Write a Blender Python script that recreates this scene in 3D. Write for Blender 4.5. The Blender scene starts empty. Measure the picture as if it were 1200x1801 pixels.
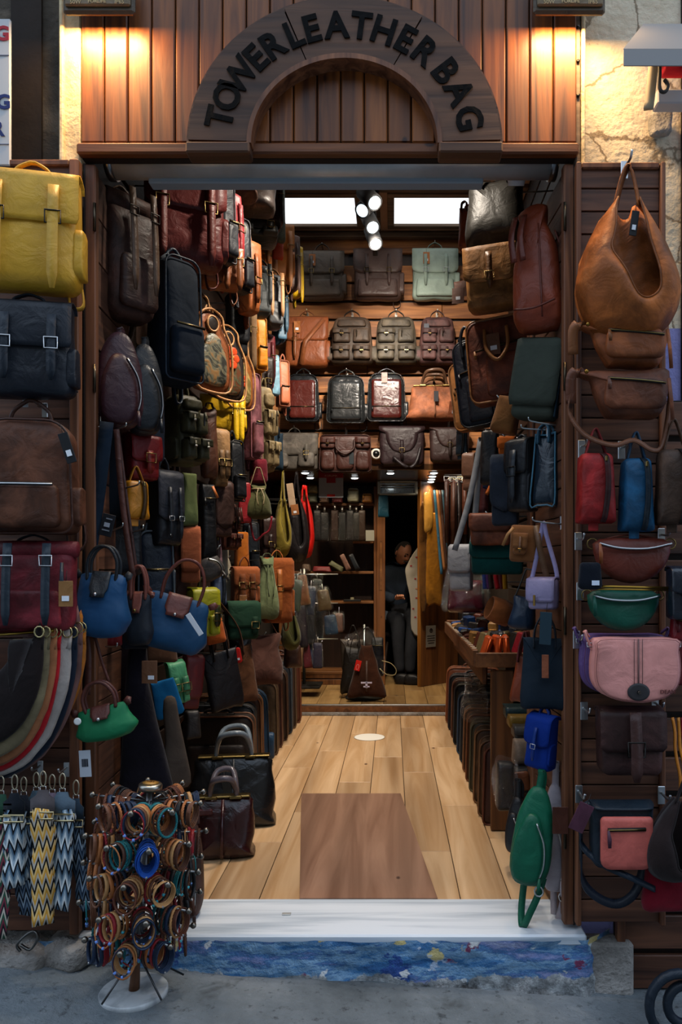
import bpy, math, random, re
from math import sin, cos, pi, radians as R
from mathutils import Vector, Matrix, noise
random.seed(7)
SC = bpy.context.scene
COL = SC.collection
# ---------------------------------------------------------------- camera (upright, shifted like the photograph)
F, VX, VY, EYE = 1315.0, 690.0, 1000.0, 1.17
cam_d = bpy.data.cameras.new('camera')
cam = bpy.data.objects.new('camera', cam_d); COL.objects.link(cam)
cam.location = (0, 0, EYE); cam.rotation_euler = (pi/2, 0, 0)
cam_d.sensor_fit = 'VERTICAL'; cam_d.sensor_height = 36.0; cam_d.lens = F/1801*36
cam_d.shift_x = (600-VX)/1801; cam_d.shift_y = (VY-900.5)/1801
cam_d.clip_start = 0.05
SC.camera = cam
# ---------------------------------------------------------------- exposure, sky, lights
SC.view_settings.view_transform = 'Standard'; SC.view_settings.look = 'None'
SC.view_settings.gamma = 1; SC.view_settings.use_curve_mapping = False
SC.view_settings.exposure = 0.15
W = bpy.data.worlds.new('overcast_sky'); SC.world = W; W.use_nodes = True
wn = W.node_tree.nodes; wl = W.node_tree.links
bg = wn['Background']; bg.inputs[1].default_value = 1.75
wtc = wn.new('ShaderNodeTexCoord'); wsep = wn.new('ShaderNodeSeparateXYZ'); wr = wn.new('ShaderNodeValToRGB')
wl.new(wtc.outputs['Generated'], wsep.inputs[0]); wl.new(wsep.outputs[2], wr.inputs[0]); wl.new(wr.outputs[0], bg.inputs[0])
wr.color_ramp.elements[0].color = (0.22, 0.27, 0.34, 1); wr.color_ramp.elements[0].position = 0.0
wr.color_ramp.elements[1].color = (0.66, 0.80, 1.0, 1); wr.color_ramp.elements[1].position = 0.6

def lamp(name, kind, loc, energy, color, aim=None, size=0.3, size_y=None, spot=None, blend=0.6):
    l = bpy.data.lights.new(name, kind); l.energy = energy; l.color = color
    if kind == 'AREA':
        l.size = size
        if size_y: l.shape = 'RECTANGLE'; l.size_y = size_y
    elif kind == 'SPOT':
        l.spot_size = spot or R(80); l.spot_blend = blend; l.shadow_soft_size = size
    else: l.shadow_soft_size = size
    o = bpy.data.objects.new(name, l); COL.objects.link(o); o.location = loc
    if aim is not None:
        o.rotation_euler = (Vector(aim)-Vector(loc)).to_track_quat('-Z', 'Y').to_euler()
    return o
WARM = (1.0, 0.76, 0.52); NEUT = (1.0, 0.88, 0.74)
# the two floodlights over the sign, shining down the facade
for lx in (-0.835, 0.505):
    lamp('floodlight_beam', 'AREA', (lx*1.1, 2.325, 2.895), 7, (1.0, 0.62, 0.27), aim=(lx*1.1, 2.40, 2.3), size=0.2, size_y=.03)
# ceiling track spots of the shop, plus unseen beams added to light it
for (lx, ly, tx, ty, tz, e) in ((-0.10, 2.95, -0.9, 3.3, 1.2, 60), (0.0, 3.1, 0.75, 3.6, 1.1, 45), (-0.2, 3.5, -1.0, 3.9, 1.7, 75),
                            (0.0, 3.7, 0.0, 3.9, 0.0, 48), (-0.1, 4.3, -0.9, 4.9, 1.9, 70), (-0.1, 4.45, 0.7, 5.0, 1.6, 42),
                            (-0.1, 4.62, -0.6, 5.95, 2.5, 95), (-0.1, 4.8, 0.35, 5.95, 2.7, 80), (0.1, 3.9, -0.1, 5.95, 2.3, 95), (-0.1,5.0,-.1,4.6,0,25)):
    lamp('track_and_added_spot_beam', 'SPOT', (lx, ly, 3.25), e*1.55, NEUT, aim=(tx, ty, tz), size=0.05, spot=R(85), blend=0.9)

# ---------------------------------------------------------------- helpers
def P(px, py, d): return Vector(((px-VX)*d/F, d, EYE-(py-VY)*d/F))
def lin(h):
    c = [int(h[i:i+2], 16)/255 for i in (0, 2, 4)]
    return [(x/12.92 if x <= .04045 else ((x+.055)/1.055)**2.4) for x in c]+[1.0]
class M:
    def __init__(s): s.v = []; s.f = []; s.sm = []
    def add(s, vs, fs, smooth=True):
        n = len(s.v); s.v += [tuple(v) for v in vs]; s.f += [tuple(i+n for i in f) for f in fs]; s.sm += [smooth]*len(fs); return s
    def mesh(s, name, m):
        me = bpy.data.meshes.new(name); me.from_pydata(s.v, [], s.f); me.polygons.foreach_set('use_smooth', s.sm)
        if m: me.materials.append(m)
        me.update(); return me
    def obj(s, name, m=None, parent=None, **k):
        o = bpy.data.objects.new(name, s.mesh(name, mat(m) if isinstance(m, str) else m)); COL.objects.link(o)
        if parent is not None: o.parent = parent
        for a, b in k.items(): o[a] = b
        return o
    def box(s, c, z, b=0.0):   # centre, size, chamfer
        hx, hy, hz = z[0]/2, z[1]/2, z[2]/2; b = min(b, hx*.9, hy*.9, hz*.9)
        vs = []; ix = {}
        for sx in (-1, 1):
            for sy in (-1, 1):
                for sz in (-1, 1):
                    ps = [(hx, hy-b, hz-b), (hx-b, hy, hz-b), (hx-b, hy-b, hz)] if b > 0 else [(hx, hy, hz)]
                    for k, p in enumerate(ps):
                        ix[(sx, sy, sz, k)] = len(vs); vs.append((c[0]+sx*p[0], c[1]+sy*p[1], c[2]+sz*p[2]))
        g = lambda a, k: ix[(a[0], a[1], a[2], k if b > 0 else 0)]
        fs = []
        for ax in range(3):
            for sg in (-1, 1):
                o = [i for i in range(3) if i != ax]; q = []
                for (u, w) in ((-1, -1), (1, -1), (1, 1), (-1, 1)):
                    a = [0, 0, 0]; a[ax] = sg; a[o[0]] = u; a[o[1]] = w; q.append(g(a, ax))
                if (sg > 0) == (ax == 1): q.reverse()
                fs.append(q)
        if b > 0:
            for ax in range(3):
                o = [i for i in range(3) if i != ax]
                for u in (-1, 1):
                    for w in (-1, 1):
                        q = []
                        for t, kk in ((-1, 0), (-1, 1), (1, 1), (1, 0)):
                            a = [0, 0, 0]; a[ax] = t; a[o[0]] = u; a[o[1]] = w; q.append(g(a, o[kk]))
                        if (u*w > 0) == (ax != 1): q.reverse()
                        fs.append(q)
            for sx in (-1, 1):
                for sy in (-1, 1):
                    for sz in (-1, 1):
                        q = [ix[(sx, sy, sz, k)] for k in range(3)]
                        if sx*sy*sz < 0: q.reverse()
                        fs.append(q)
        return s.add(vs, fs, False)
    def tube(s, pts, r, n=6, closed=False):
        pts = [Vector(p) for p in pts]; N = len(pts); rs = r if isinstance(r, (list, tuple)) else [r]*N
        vs = []; up = None
        for i, p in enumerate(pts):
            a = pts[(i-1) % N] if (closed or i > 0) else p; b = pts[(i+1) % N] if (closed or i < N-1) else p
            t = (b-a).normalized() if (b-a).length > 1e-9 else Vector((0, 0, 1))
            if up is None:
                up = t.cross(Vector((0.13, 1, 0.31))).normalized()
            up = (up-t*up.dot(t)).normalized(); w = t.cross(up)
            for k in range(n):
                q = 2*pi*k/n; vs.append(p+(up*cos(q)+w*sin(q))*rs[i])
        fs = []
        for i in range(N if closed else N-1):
            j = (i+1) % N
            for k in range(n): fs.append((i*n+k, i*n+(k+1) % n, j*n+(k+1) % n, j*n+k))
        if not closed: fs += [tuple(range(n))[::-1], tuple((N-1)*n+k for k in range(n))]
        return s.add(vs, fs)
    def ribbon(s, pts, w, th=0.003, side=(1, 0, 0), closed=False):
        pts = [Vector(p) for p in pts]; N = len(pts); ws = w if isinstance(w, (list, tuple)) else [w]*N; S0 = Vector(side)
        vs = []
        for i, p in enumerate(pts):
            a = pts[(i-1) % N] if (closed or i > 0) else p; b = pts[(i+1) % N] if (closed or i < N-1) else p
            t = (b-a).normalized(); S = S0-t*S0.dot(t)
            S = S.normalized() if S.length > .05 else S0
            nn = t.cross(S); h = ws[i]/2; e = th/2
            vs += [p+S*h+nn*e, p-S*h+nn*e, p-S*h-nn*e, p+S*h-nn*e]
        fs = []
        for i in range(N if closed else N-1):
            j = (i+1) % N
            for k in range(4): fs.append((i*4+k, i*4+(k+1) % 4, j*4+(k+1) % 4, j*4+k))
        if not closed: fs += [(3, 2, 1, 0), tuple((N-1)*4+k for k in range(4))]
        return s.add(vs, fs)
    def lathe(s, prof, c=(0, 0, 0), n=20, ax=(0, 0, 1)):
        q = Vector((0, 0, 1)).rotation_difference(Vector(ax)); c = Vector(c); m = len(prof)
        vs = [c+q @ Vector((r*cos(2*pi*k/n), r*sin(2*pi*k/n), z)) for r, z in prof for k in range(n)]
        fs = [(i*n+k, i*n+(k+1) % n, (i+1)*n+(k+1) % n, (i+1)*n+k) for i in range(m-1) for k in range(n)]
        s.add(vs, fs); o_ = len(s.v)-len(vs); s.f += [tuple(o_+k for k in range(n))[::-1], tuple(o_+(m-1)*n+k for k in range(n))]; s.sm += [False]*2
        return s
    def ball(s, c, r, n=8):
        return s.lathe([(max(r*sin(pi*i/5), 1e-4), -r*cos(pi*i/5)) for i in range(6)], c, n)
    def pillow(s, ol, t, p=4.0, y0=0.0, rings=5, back=True, taper=1.0, wob=0.0, seed=0.0, cen=None, sag=0.0):
        n = len(ol); zs = [q[1] for q in ol]; z0, z1 = min(zs), max(zs); H = max(z1-z0, 1e-6)
        cx, cz = cen or (sum(q[0] for q in ol)/n, sum(q[1] for q in ol)/n)
        th = [i/rings*pi/2 for i in range(rings+1)]
        lv = [(cos(a)**(2/p), sin(a)**(2/p)) for a in th]
        lv = lv[:-1]+([(x, 1.0) for x in (.8*lv[-2][0], .45*lv[-2][0])] if p >= 4 else [(.5*lv[-2][0], 1.0)])
        lv = [(1.0, 0.0)]+[l for l in lv if 0 < l[1]] if lv[0][1] == 0 else lv
        seqs = [(a, -b) for a, b in reversed(lv)] + ([(a, b) for a, b in lv[1:]] if back else [])
        vs = []
        def V(x, z, y):
            v = (z-z0)/H; k = 1+(taper-1)*v; yy = y*k*t/2
            if sag: yy *= (1-sag)+sag*2.2*(1-v)*(.35+v)
            q = Vector((x, yy+y0, z))
            if wob: q += noise.noise_vector(Vector((x*14+seed, yy*9, z*14)))*wob + noise.noise_vector(Vector((x*31+seed, yy*20, z*31)))*wob*.35
            return q
        for (a, b) in seqs:
            for (x, z) in ol: vs.append(V(cx+(x-cx)*a, cz+(z-cz)*a, b))
        m = len(seqs); fs = []
        for i in range(m-1):
            for k in range(n): fs.append((i*n+k, i*n+(k+1) % n, (i+1)*n+(k+1) % n, (i+1)*n+k))
        vs.append(V(cx, cz, seqs[0][1])); fs += [(len(vs)-1, (k+1) % n, k) for k in range(n)]
        vs.append(V(cx, cz, seqs[-1][1])); fs += [(len(vs)-1, (m-1)*n+k, (m-1)*n+(k+1) % n) for k in range(n)]
        return s.add(vs, fs)
    def sheet(s, path, hw, th=0.004, m=8, side=(1, 0, 0), bulge=0.0, cx=0.0):
        """path of (y,z); hw(i)-> (left,right) half widths; solid sheet"""
        N = len(path); top = []; bot = []
        for i, (y, z) in enumerate(path):
            a = path[max(i-1, 0)]; b = path[min(i+1, N-1)]
            ty, tz = b[0]-a[0], b[1]-a[1]; L = math.hypot(ty, tz) or 1; ny, nz = -tz/L*-1, -ty/L
            l, r = hw(i) if callable(hw) else (hw, hw)
            for k in range(m+1):
                u = k/m; x = cx-l+(l+r)*u; q = (2*u-1)**2*bulge
                top.append((x, y+ny*th/2*-1+q, z+nz*th/2*-1)); bot.append((x, y+ny*th/2+q, z+nz*th/2))
        vs = top+bot; o = len(top); fs = []; w = m+1
        for i in range(N-1):
            for k in range(m):
                a = i*w+k; fs.append((a, a+1, a+w+1, a+w)); fs.append((o+a, o+a+w, o+a+w+1, o+a+1))
        for i in range(N-1):
            a = i*w; fs.append((a, a+w, o+a+w, o+a)); a += m; fs.append((a, o+a, o+a+w, a+w))
        for k in range(m):
            fs.append((k, o+k, o+k+1, k+1)); a = (N-1)*w+k; fs.append((a, a+1, o+a+1, o+a))
        return s.add(vs, fs)

def smooth(pts, k=4, closed=False):
    pts = [Vector(p) for p in pts]; N = len(pts); out = []
    for i in range(N if closed else N-1):
        g = lambda j: pts[j % N] if closed else pts[max(0, min(N-1, j))]
        p0, p1, p2, p3 = g(i-1), g(i), g(i+1), g(i+2)
        for j in range(k):
            t = j/k
            out.append(.5*((2*p1)+(-p0+p2)*t+(2*p0-5*p1+4*p2-p3)*t*t+(-p0+3*p1-3*p2+p3)*t**3))
    if not closed: out.append(pts[-1])
    return out
def sm2(pts, k=4):
    return [(v.x, v.z) for v in smooth([(a, 0, b) for a, b in pts], k, True)]
def rr(wt, wb, h, rt, rb, n=4):
    """rounded trapezoid outline, base at z=0, counter-clockwise seen from the front"""
    out = []
    for (cx, cz, r, a0) in ((-wb/2, 0, rb, pi), (wb/2, 0, rb, 1.5*pi), (wt/2, h, rt, 0), (-wt/2, h, rt, .5*pi)):
        sx = 1 if cx < 0 else -1; sz = 1 if cz == 0 else -1
        ox, oz = cx+sx*r, cz+sz*r
        for i in range(n+1):
            a = a0+(pi/2)*i/n; out.append((ox+r*cos(a), oz+r*sin(a)))
    res = []
    for i, p in enumerate(out):      # mid points on the long sides
        q = out[(i+1) % len(out)]; res.append(p)
        L = math.hypot(q[0]-p[0], q[1]-p[1])
        if L > .08*max(h, wb):
            for k in range(1, 4): res.append((p[0]+(q[0]-p[0])*k/4, p[1]+(q[1]-p[1])*k/4))
    return res
def tagp(o, label, cat, group=None):
    o['label'] = label; o['category'] = cat
    if group: o['group'] = group
    return o
def thing(name, label, cat, loc, yaw=0, roll=0, group=None, pitch=0):
    o = bpy.data.objects.new(name, None); o.empty_display_size = .05; COL.objects.link(o)
    o.location = loc; o.rotation_euler = (R(pitch), R(roll), R(yaw))
    o.rotation_mode = 'XYZ'
    return tagp(o, label, cat, group)

# ---------------------------------------------------------------- materials
MC = {}
def newmat(key, rough=.5, spec=.5):
    m = bpy.data.materials.new(key); m.use_nodes = True; nt = m.node_tree
    b = nt.nodes['Principled BSDF']; b.inputs['Roughness'].default_value = rough; b.inputs['Specular IOR Level'].default_value = spec
    return m, nt, b
def nd(nt, t, **k):
    n = nt.nodes.new(t)
    for a, v in k.items():
        if a.startswith('i_'):
            q = a[2:]; n.inputs[int(q) if q.isdigit() else q.replace('_', ' ')].default_value = v
        else: setattr(n, a, v)
    return n
def ramp(nt, src, stops, interp='LINEAR'):
    r = nd(nt, 'ShaderNodeValToRGB'); r.color_ramp.interpolation = interp; e = r.color_ramp.elements
    while len(e) < len(stops): e.new(.5)
    for i, (p, c) in enumerate(stops): e[i].position = p; e[i].color = c
    nt.links.new(src, r.inputs[0]); return r.outputs[0]
def bump(nt, b, h, st=.3, dist=.01, prev=None):
    n = nd(nt, 'ShaderNodeBump', i_Strength=st, i_Distance=dist); nt.links.new(h, n.inputs['Height'])
    if prev: nt.links.new(prev, n.inputs['Normal'])
    nt.links.new(n.outputs[0], b.inputs['Normal']); return n.outputs[0]
def sc3(c, k): return [min(1, x*k) for x in c[:3]]+[1]
def mat(key):
    """K+hex. L smooth leather, W waxed pull-up leather, S suede, N nylon, C canvas, M metal, G brass, P plain/card, H patent shine"""
    if key in MC: return MC[key]
    k = key[0]
    if key == 'PLASTIC':
        m = bpy.data.materials.new('clear_plastic_film'); m.use_nodes = True; nt = m.node_tree; nt.nodes.clear()
        ou = nd(nt, 'ShaderNodeOutputMaterial'); tr_ = nd(nt, 'ShaderNodeBsdfTransparent'); gl = nd(nt, 'ShaderNodeBsdfGlossy', i_Roughness=.12); mx = nd(nt, 'ShaderNodeMixShader')
        n = nd(nt, 'ShaderNodeTexNoise', i_Scale=26.0, i_Detail=5.0, i_Distortion=2.5); bp = nd(nt, 'ShaderNodeBump', i_Strength=1.0, i_Distance=.05); nt.links.new(n.outputs[0], bp.inputs['Height']); nt.links.new(bp.outputs[0], gl.inputs['Normal'])
        fr_ = ramp(nt, n.outputs[0], [(.5, (.05, .05, .05, 1)), (.62, (.3, .3, .3, 1))]); nt.links.new(fr_, mx.inputs[0]); nt.links.new(tr_.outputs[0], mx.inputs[1]); nt.links.new(gl.outputs[0], mx.inputs[2]); nt.links.new(mx.outputs[0], ou.inputs[0])
        MC[key] = m; return m
    if key in SPECIAL: m = SPECIAL[key](); MC[key] = m; return m
    c = lin(key[1:7])
    nm = {'L': 'leather', 'W': 'waxed_leather', 'S': 'suede', 'N': 'nylon', 'C': 'canvas', 'M': 'metal', 'G': 'brass', 'P': 'plain', 'H': 'patent_leather'}[k]+'_'+key[1:]
    m, nt, b = newmat(nm, {'L': .42, 'W': .5, 'S': .92, 'N': .6, 'C': .85, 'M': .3, 'G': .3, 'P': .6, 'H': .22}[k], {'S': .12, 'C': .15, 'N': .3, 'L': .32, 'W': .22}.get(k, .5))
    if k in 'MG': b.inputs['Metallic'].default_value = 1.0; b.inputs['Base Color'].default_value = c; MC[key] = m; return m
    if k == 'P': b.inputs['Specular IOR Level'].default_value = .3; b.inputs['Base Color'].default_value = c; MC[key] = m; return m
    tc = nd(nt, 'ShaderNodeTexCoord'); o = tc.outputs['Object']; oi = nd(nt, 'ShaderNodeObjectInfo')
    ad = nd(nt, 'ShaderNodeVectorMath', operation='ADD'); nt.links.new(o, ad.inputs[0]); cb = nd(nt, 'ShaderNodeCombineXYZ')
    ml = nd(nt, 'ShaderNodeMath', operation='MULTIPLY', i_1=17.0); nt.links.new(oi.outputs['Random'], ml.inputs[0]); nt.links.new(ml.outputs[0], cb.inputs[0]); nt.links.new(ml.outputs[0], cb.inputs[1])
    nt.links.new(cb.outputs[0], ad.inputs[1]); o = ad.outputs[0]
    big = nd(nt, 'ShaderNodeTexNoise', i_Scale={'W': 9.0, 'S': 7.0}.get(k, 6.0), i_Detail=5.0, i_Roughness=.6, i_Distortion=.5); nt.links.new(o, big.inputs['Vector'])
    lo, hi = {'W': (.45, 2.1), 'S': (.65, 1.45), 'L': (.78, 1.25), 'H': (.8, 1.2), 'N': (.9, 1.1), 'C': (.8, 1.2)}[k]
    col = ramp(nt, big.outputs[0], [(.32, sc3(c, lo)), (.5, c), (.7, sc3(c, hi))]); nt.links.new(col, b.inputs['Base Color'])
    fine = nd(nt, 'ShaderNodeTexNoise', i_Scale={'N': 900.0, 'S': 500.0}.get(k, 260.0), i_Detail=3.0); nt.links.new(o, fine.inputs['Vector'])
    f = bump(nt, b, fine.outputs[0], .25, .002)
    if k in 'LWHS':
        cr = nd(nt, 'ShaderNodeTexNoise', i_Scale=14.0, i_Detail=3.0, i_Distortion=1.2); nt.links.new(o, cr.inputs['Vector']); bump(nt, b, cr.outputs[0], .3 if k != 'H' else .22, .02, f)
    else:
        cr = nd(nt, 'ShaderNodeTexNoise', i_Scale=10.0, i_Detail=2.0, i_Distortion=1.0); nt.links.new(o, cr.inputs['Vector']); bump(nt, b, cr.outputs[0], .35, .02, f)
    if k == 'S': b.inputs['Sheen Weight'].default_value = .08; b.inputs['Sheen Roughness'].default_value = .5
    if k in 'LWH':
        rg = nd(nt, 'ShaderNodeMapRange', i_3=b.inputs['Roughness'].default_value-.1, i_4=b.inputs['Roughness'].default_value+.15)
        nt.links.new(big.outputs[0], rg.inputs[0]); nt.links.new(rg.outputs[0], b.inputs['Roughness'])
    MC[key] = m; return m
def wood(c0, c1, axis=2, rough=.5, scale=1.0, stain=None, name='wood', var=.68):
    def f():
        m, nt, b = newmat(name, rough, .4); tc = nd(nt, 'ShaderNodeTexCoord'); oi = nd(nt, 'ShaderNodeObjectInfo')
        cb = nd(nt, 'ShaderNodeVectorMath', operation='SCALE'); ml = nd(nt, 'ShaderNodeVectorMath', operation='ADD')
        rv = nd(nt, 'ShaderNodeCombineXYZ'); nt.links.new(oi.outputs['Random'], rv.inputs[0]); nt.links.new(oi.outputs['Random'], rv.inputs[1]); nt.links.new(oi.outputs['Random'], rv.inputs[2])
        nt.links.new(rv.outputs[0], cb.inputs[0]); cb.inputs['Scale'].default_value = 31.0
        nt.links.new(tc.outputs['Object'], ml.inputs[0]); nt.links.new(cb.outputs[0], ml.inputs[1])
        s = [26*scale]*3; s[axis] = 1.6*scale
        mp = nd(nt, 'ShaderNodeMapping'); mp.inputs['Scale'].default_value = s; nt.links.new(ml.outputs[0], mp.inputs[0])
        n1 = nd(nt, 'ShaderNodeTexNoise', i_Scale=1.0, i_Detail=6.0, i_Distortion=1.2); nt.links.new(mp.outputs[0], n1.inputs['Vector'])
        n2 = nd(nt, 'ShaderNodeTexNoise', i_Scale=.35, i_Detail=2.0); nt.links.new(mp.outputs[0], n2.inputs['Vector'])
        a = ramp(nt, n1.outputs[0], [(.3, lin(c0)), (.68, lin(c1))])
        mx = nd(nt, 'ShaderNodeMix', data_type='RGBA', blend_type='MULTIPLY', i_0=.8); nt.links.new(a, mx.inputs[6])
        d = ramp(nt, n2.outputs[0], [(.3, (.45, .42, .4, 1)), (.62, (1, 1, 1, 1))]); nt.links.new(d, mx.inputs[7])
        ob = nd(nt, 'ShaderNodeMix', data_type='RGBA', blend_type='MULTIPLY', i_0=1.0); nt.links.new(mx.outputs[2], ob.inputs[6])
        br = ramp(nt, oi.outputs['Random'], [(0, (var, var*.98, var*.96, 1)), (1, (1.0, 1.0, 1.0, 1))]); nt.links.new(br, ob.inputs[7])
        kn = nd(nt, 'ShaderNodeTexVoronoi', i_Scale=3.2); km = nd(nt, 'ShaderNodeMapping'); km.inputs['Scale'].default_value = [1.6 if i != axis else .9 for i in range(3)]
        nt.links.new(ml.outputs[0], km.inputs[0]); nt.links.new(km.outputs[0], kn.inputs['Vector'])
        kr = ramp(nt, kn.outputs['Distance'], [(.035, (.2, .13, .1, 1)), (.06, (1, 1, 1, 1))])
        o2 = nd(nt, 'ShaderNodeMix', data_type='RGBA', blend_type='MULTIPLY', i_0=1.0); nt.links.new(ob.outputs[2], o2.inputs[6]); nt.links.new(kr, o2.inputs[7])
        nt.links.new(o2.outputs[2], b.inputs['Base Color']); bump(nt, b, n1.outputs[0], .35, .004)
        return m
    return f
def emis(c, s, name):
    def f():
        m, nt, b = newmat(name); b.inputs['Emission Color'].default_value = (*c, 1); b.inputs['Emission Strength'].default_value = s; b.inputs['Base Color'].default_value = (.8, .8, .8, 1); return m
    return f
def concrete(stops, sc, name, rough=.9, bm=.5, metal=0):
    def f():
        m, nt, b = newmat(name, rough, .3); tc = nd(nt, 'ShaderNodeTexCoord'); n = nd(nt, 'ShaderNodeTexNoise', i_Scale=sc, i_Detail=8.0, i_Roughness=.62, i_Distortion=.4); nt.links.new(tc.outputs['Object'], n.inputs['Vector'])
        nt.links.new(ramp(nt, n.outputs[0], stops), b.inputs['Base Color']); g = nd(nt, 'ShaderNodeTexNoise', i_Scale=sc*12, i_Detail=6.0); nt.links.new(tc.outputs['Object'], g.inputs['Vector'])
        q = bump(nt, b, g.outputs[0], bm, .01); bump(nt, b, n.outputs[0], bm, .03, q); b.inputs['Metallic'].default_value = metal; return m
    return f
def m_stucco():
    m, nt, b = newmat('stucco_wall', .92, .2); tc = nd(nt, 'ShaderNodeTexCoord'); sp = nd(nt, 'ShaderNodeSeparateXYZ'); nt.links.new(tc.outputs['Object'], sp.inputs[0])
    n = nd(nt, 'ShaderNodeTexNoise', i_Scale=5.0, i_Detail=8.0, i_Roughness=.6); nt.links.new(tc.outputs['Object'], n.inputs['Vector'])
    a = ramp(nt, n.outputs[0], [(.3, lin('b5a58b')), (.6, lin('d6cbb4')), (.8, lin('c3b9a4'))])
    dis = nd(nt, 'ShaderNodeVectorMath', operation='ADD'); ns = nd(nt, 'ShaderNodeVectorMath', operation='SCALE'); ns.inputs['Scale'].default_value = .12; nt.links.new(n.outputs[1], ns.inputs[0]); nt.links.new(tc.outputs['Object'], dis.inputs[0]); nt.links.new(ns.outputs[0], dis.inputs[1])
    vo = nd(nt, 'ShaderNodeTexVoronoi', feature='DISTANCE_TO_EDGE', i_Scale=2.6); nt.links.new(dis.outputs[0], vo.inputs['Vector'])
    ck = ramp(nt, vo.outputs['Distance'], [(.004, (.25, .2, .16, 1)), (.012, (1, 1, 1, 1))])
    mx = nd(nt, 'ShaderNodeMix', data_type='RGBA', blend_type='MULTIPLY', i_0=.8); nt.links.new(a, mx.inputs[6]); nt.links.new(ck, mx.inputs[7])
    # lilac paint below 2 m
    st = nd(nt, 'ShaderNodeMath', operation='LESS_THAN', i_1=-.14); nt.links.new(sp.outputs[2], st.inputs[0])
    m2 = nd(nt, 'ShaderNodeMix', data_type='RGBA'); nt.links.new(st.outputs[0], m2.inputs[0]); nt.links.new(mx.outputs[2], m2.inputs[6]); m2.inputs[7].default_value = lin('8f8fc4')
    nt.links.new(m2.outputs[2], b.inputs['Base Color']); g = nd(nt, 'ShaderNodeTexNoise', i_Scale=45.0, i_Detail=8.0); nt.links.new(tc.outputs['Object'], g.inputs['Vector']); q = bump(nt, b, g.outputs[0], .6, .012); bump(nt, b, vo.outputs['Distance'], .15, .01, q)
    return m
def m_street():
    m, nt, b = newmat('street_concrete', .88, .3); tc = nd(nt, 'ShaderNodeTexCoord'); V = tc.outputs['Object']
    def N(s, d=8.0, di=0.0):
        n = nd(nt, 'ShaderNodeTexNoise', i_Scale=s, i_Detail=d, i_Roughness=.65, i_Distortion=di); nt.links.new(V, n.inputs['Vector']); return n.outputs[0]
    base = ramp(nt, N(2.2), [(.3, lin('4d5458')), (.5, lin('6d757a')), (.7, lin('8b9296'))]); sp = ramp(nt, N(34.0, 4), [(.3, (.45, .45, .45, 1)), (.42, (1, 1, 1, 1)), (.66, (1, 1, 1, 1)), (.76, (1.35, 1.35, 1.3, 1))])
    st = ramp(nt, N(5.5, 3, .6), [(.3, (.5, .48, .46, 1)), (.4, (1, 1, 1, 1))])
    x = nd(nt, 'ShaderNodeMix', data_type='RGBA', blend_type='MULTIPLY', i_0=1.0); nt.links.new(base, x.inputs[6]); nt.links.new(sp, x.inputs[7]); y = nd(nt, 'ShaderNodeMix', data_type='RGBA', blend_type='MULTIPLY', i_0=.8); nt.links.new(x.outputs[2], y.inputs[6]); nt.links.new(st, y.inputs[7])
    nt.links.new(y.outputs[2], b.inputs['Base Color']); q = bump(nt, b, N(60.0), .8, .01); bump(nt, b, N(9.0), .6, .03, q); return m
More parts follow.
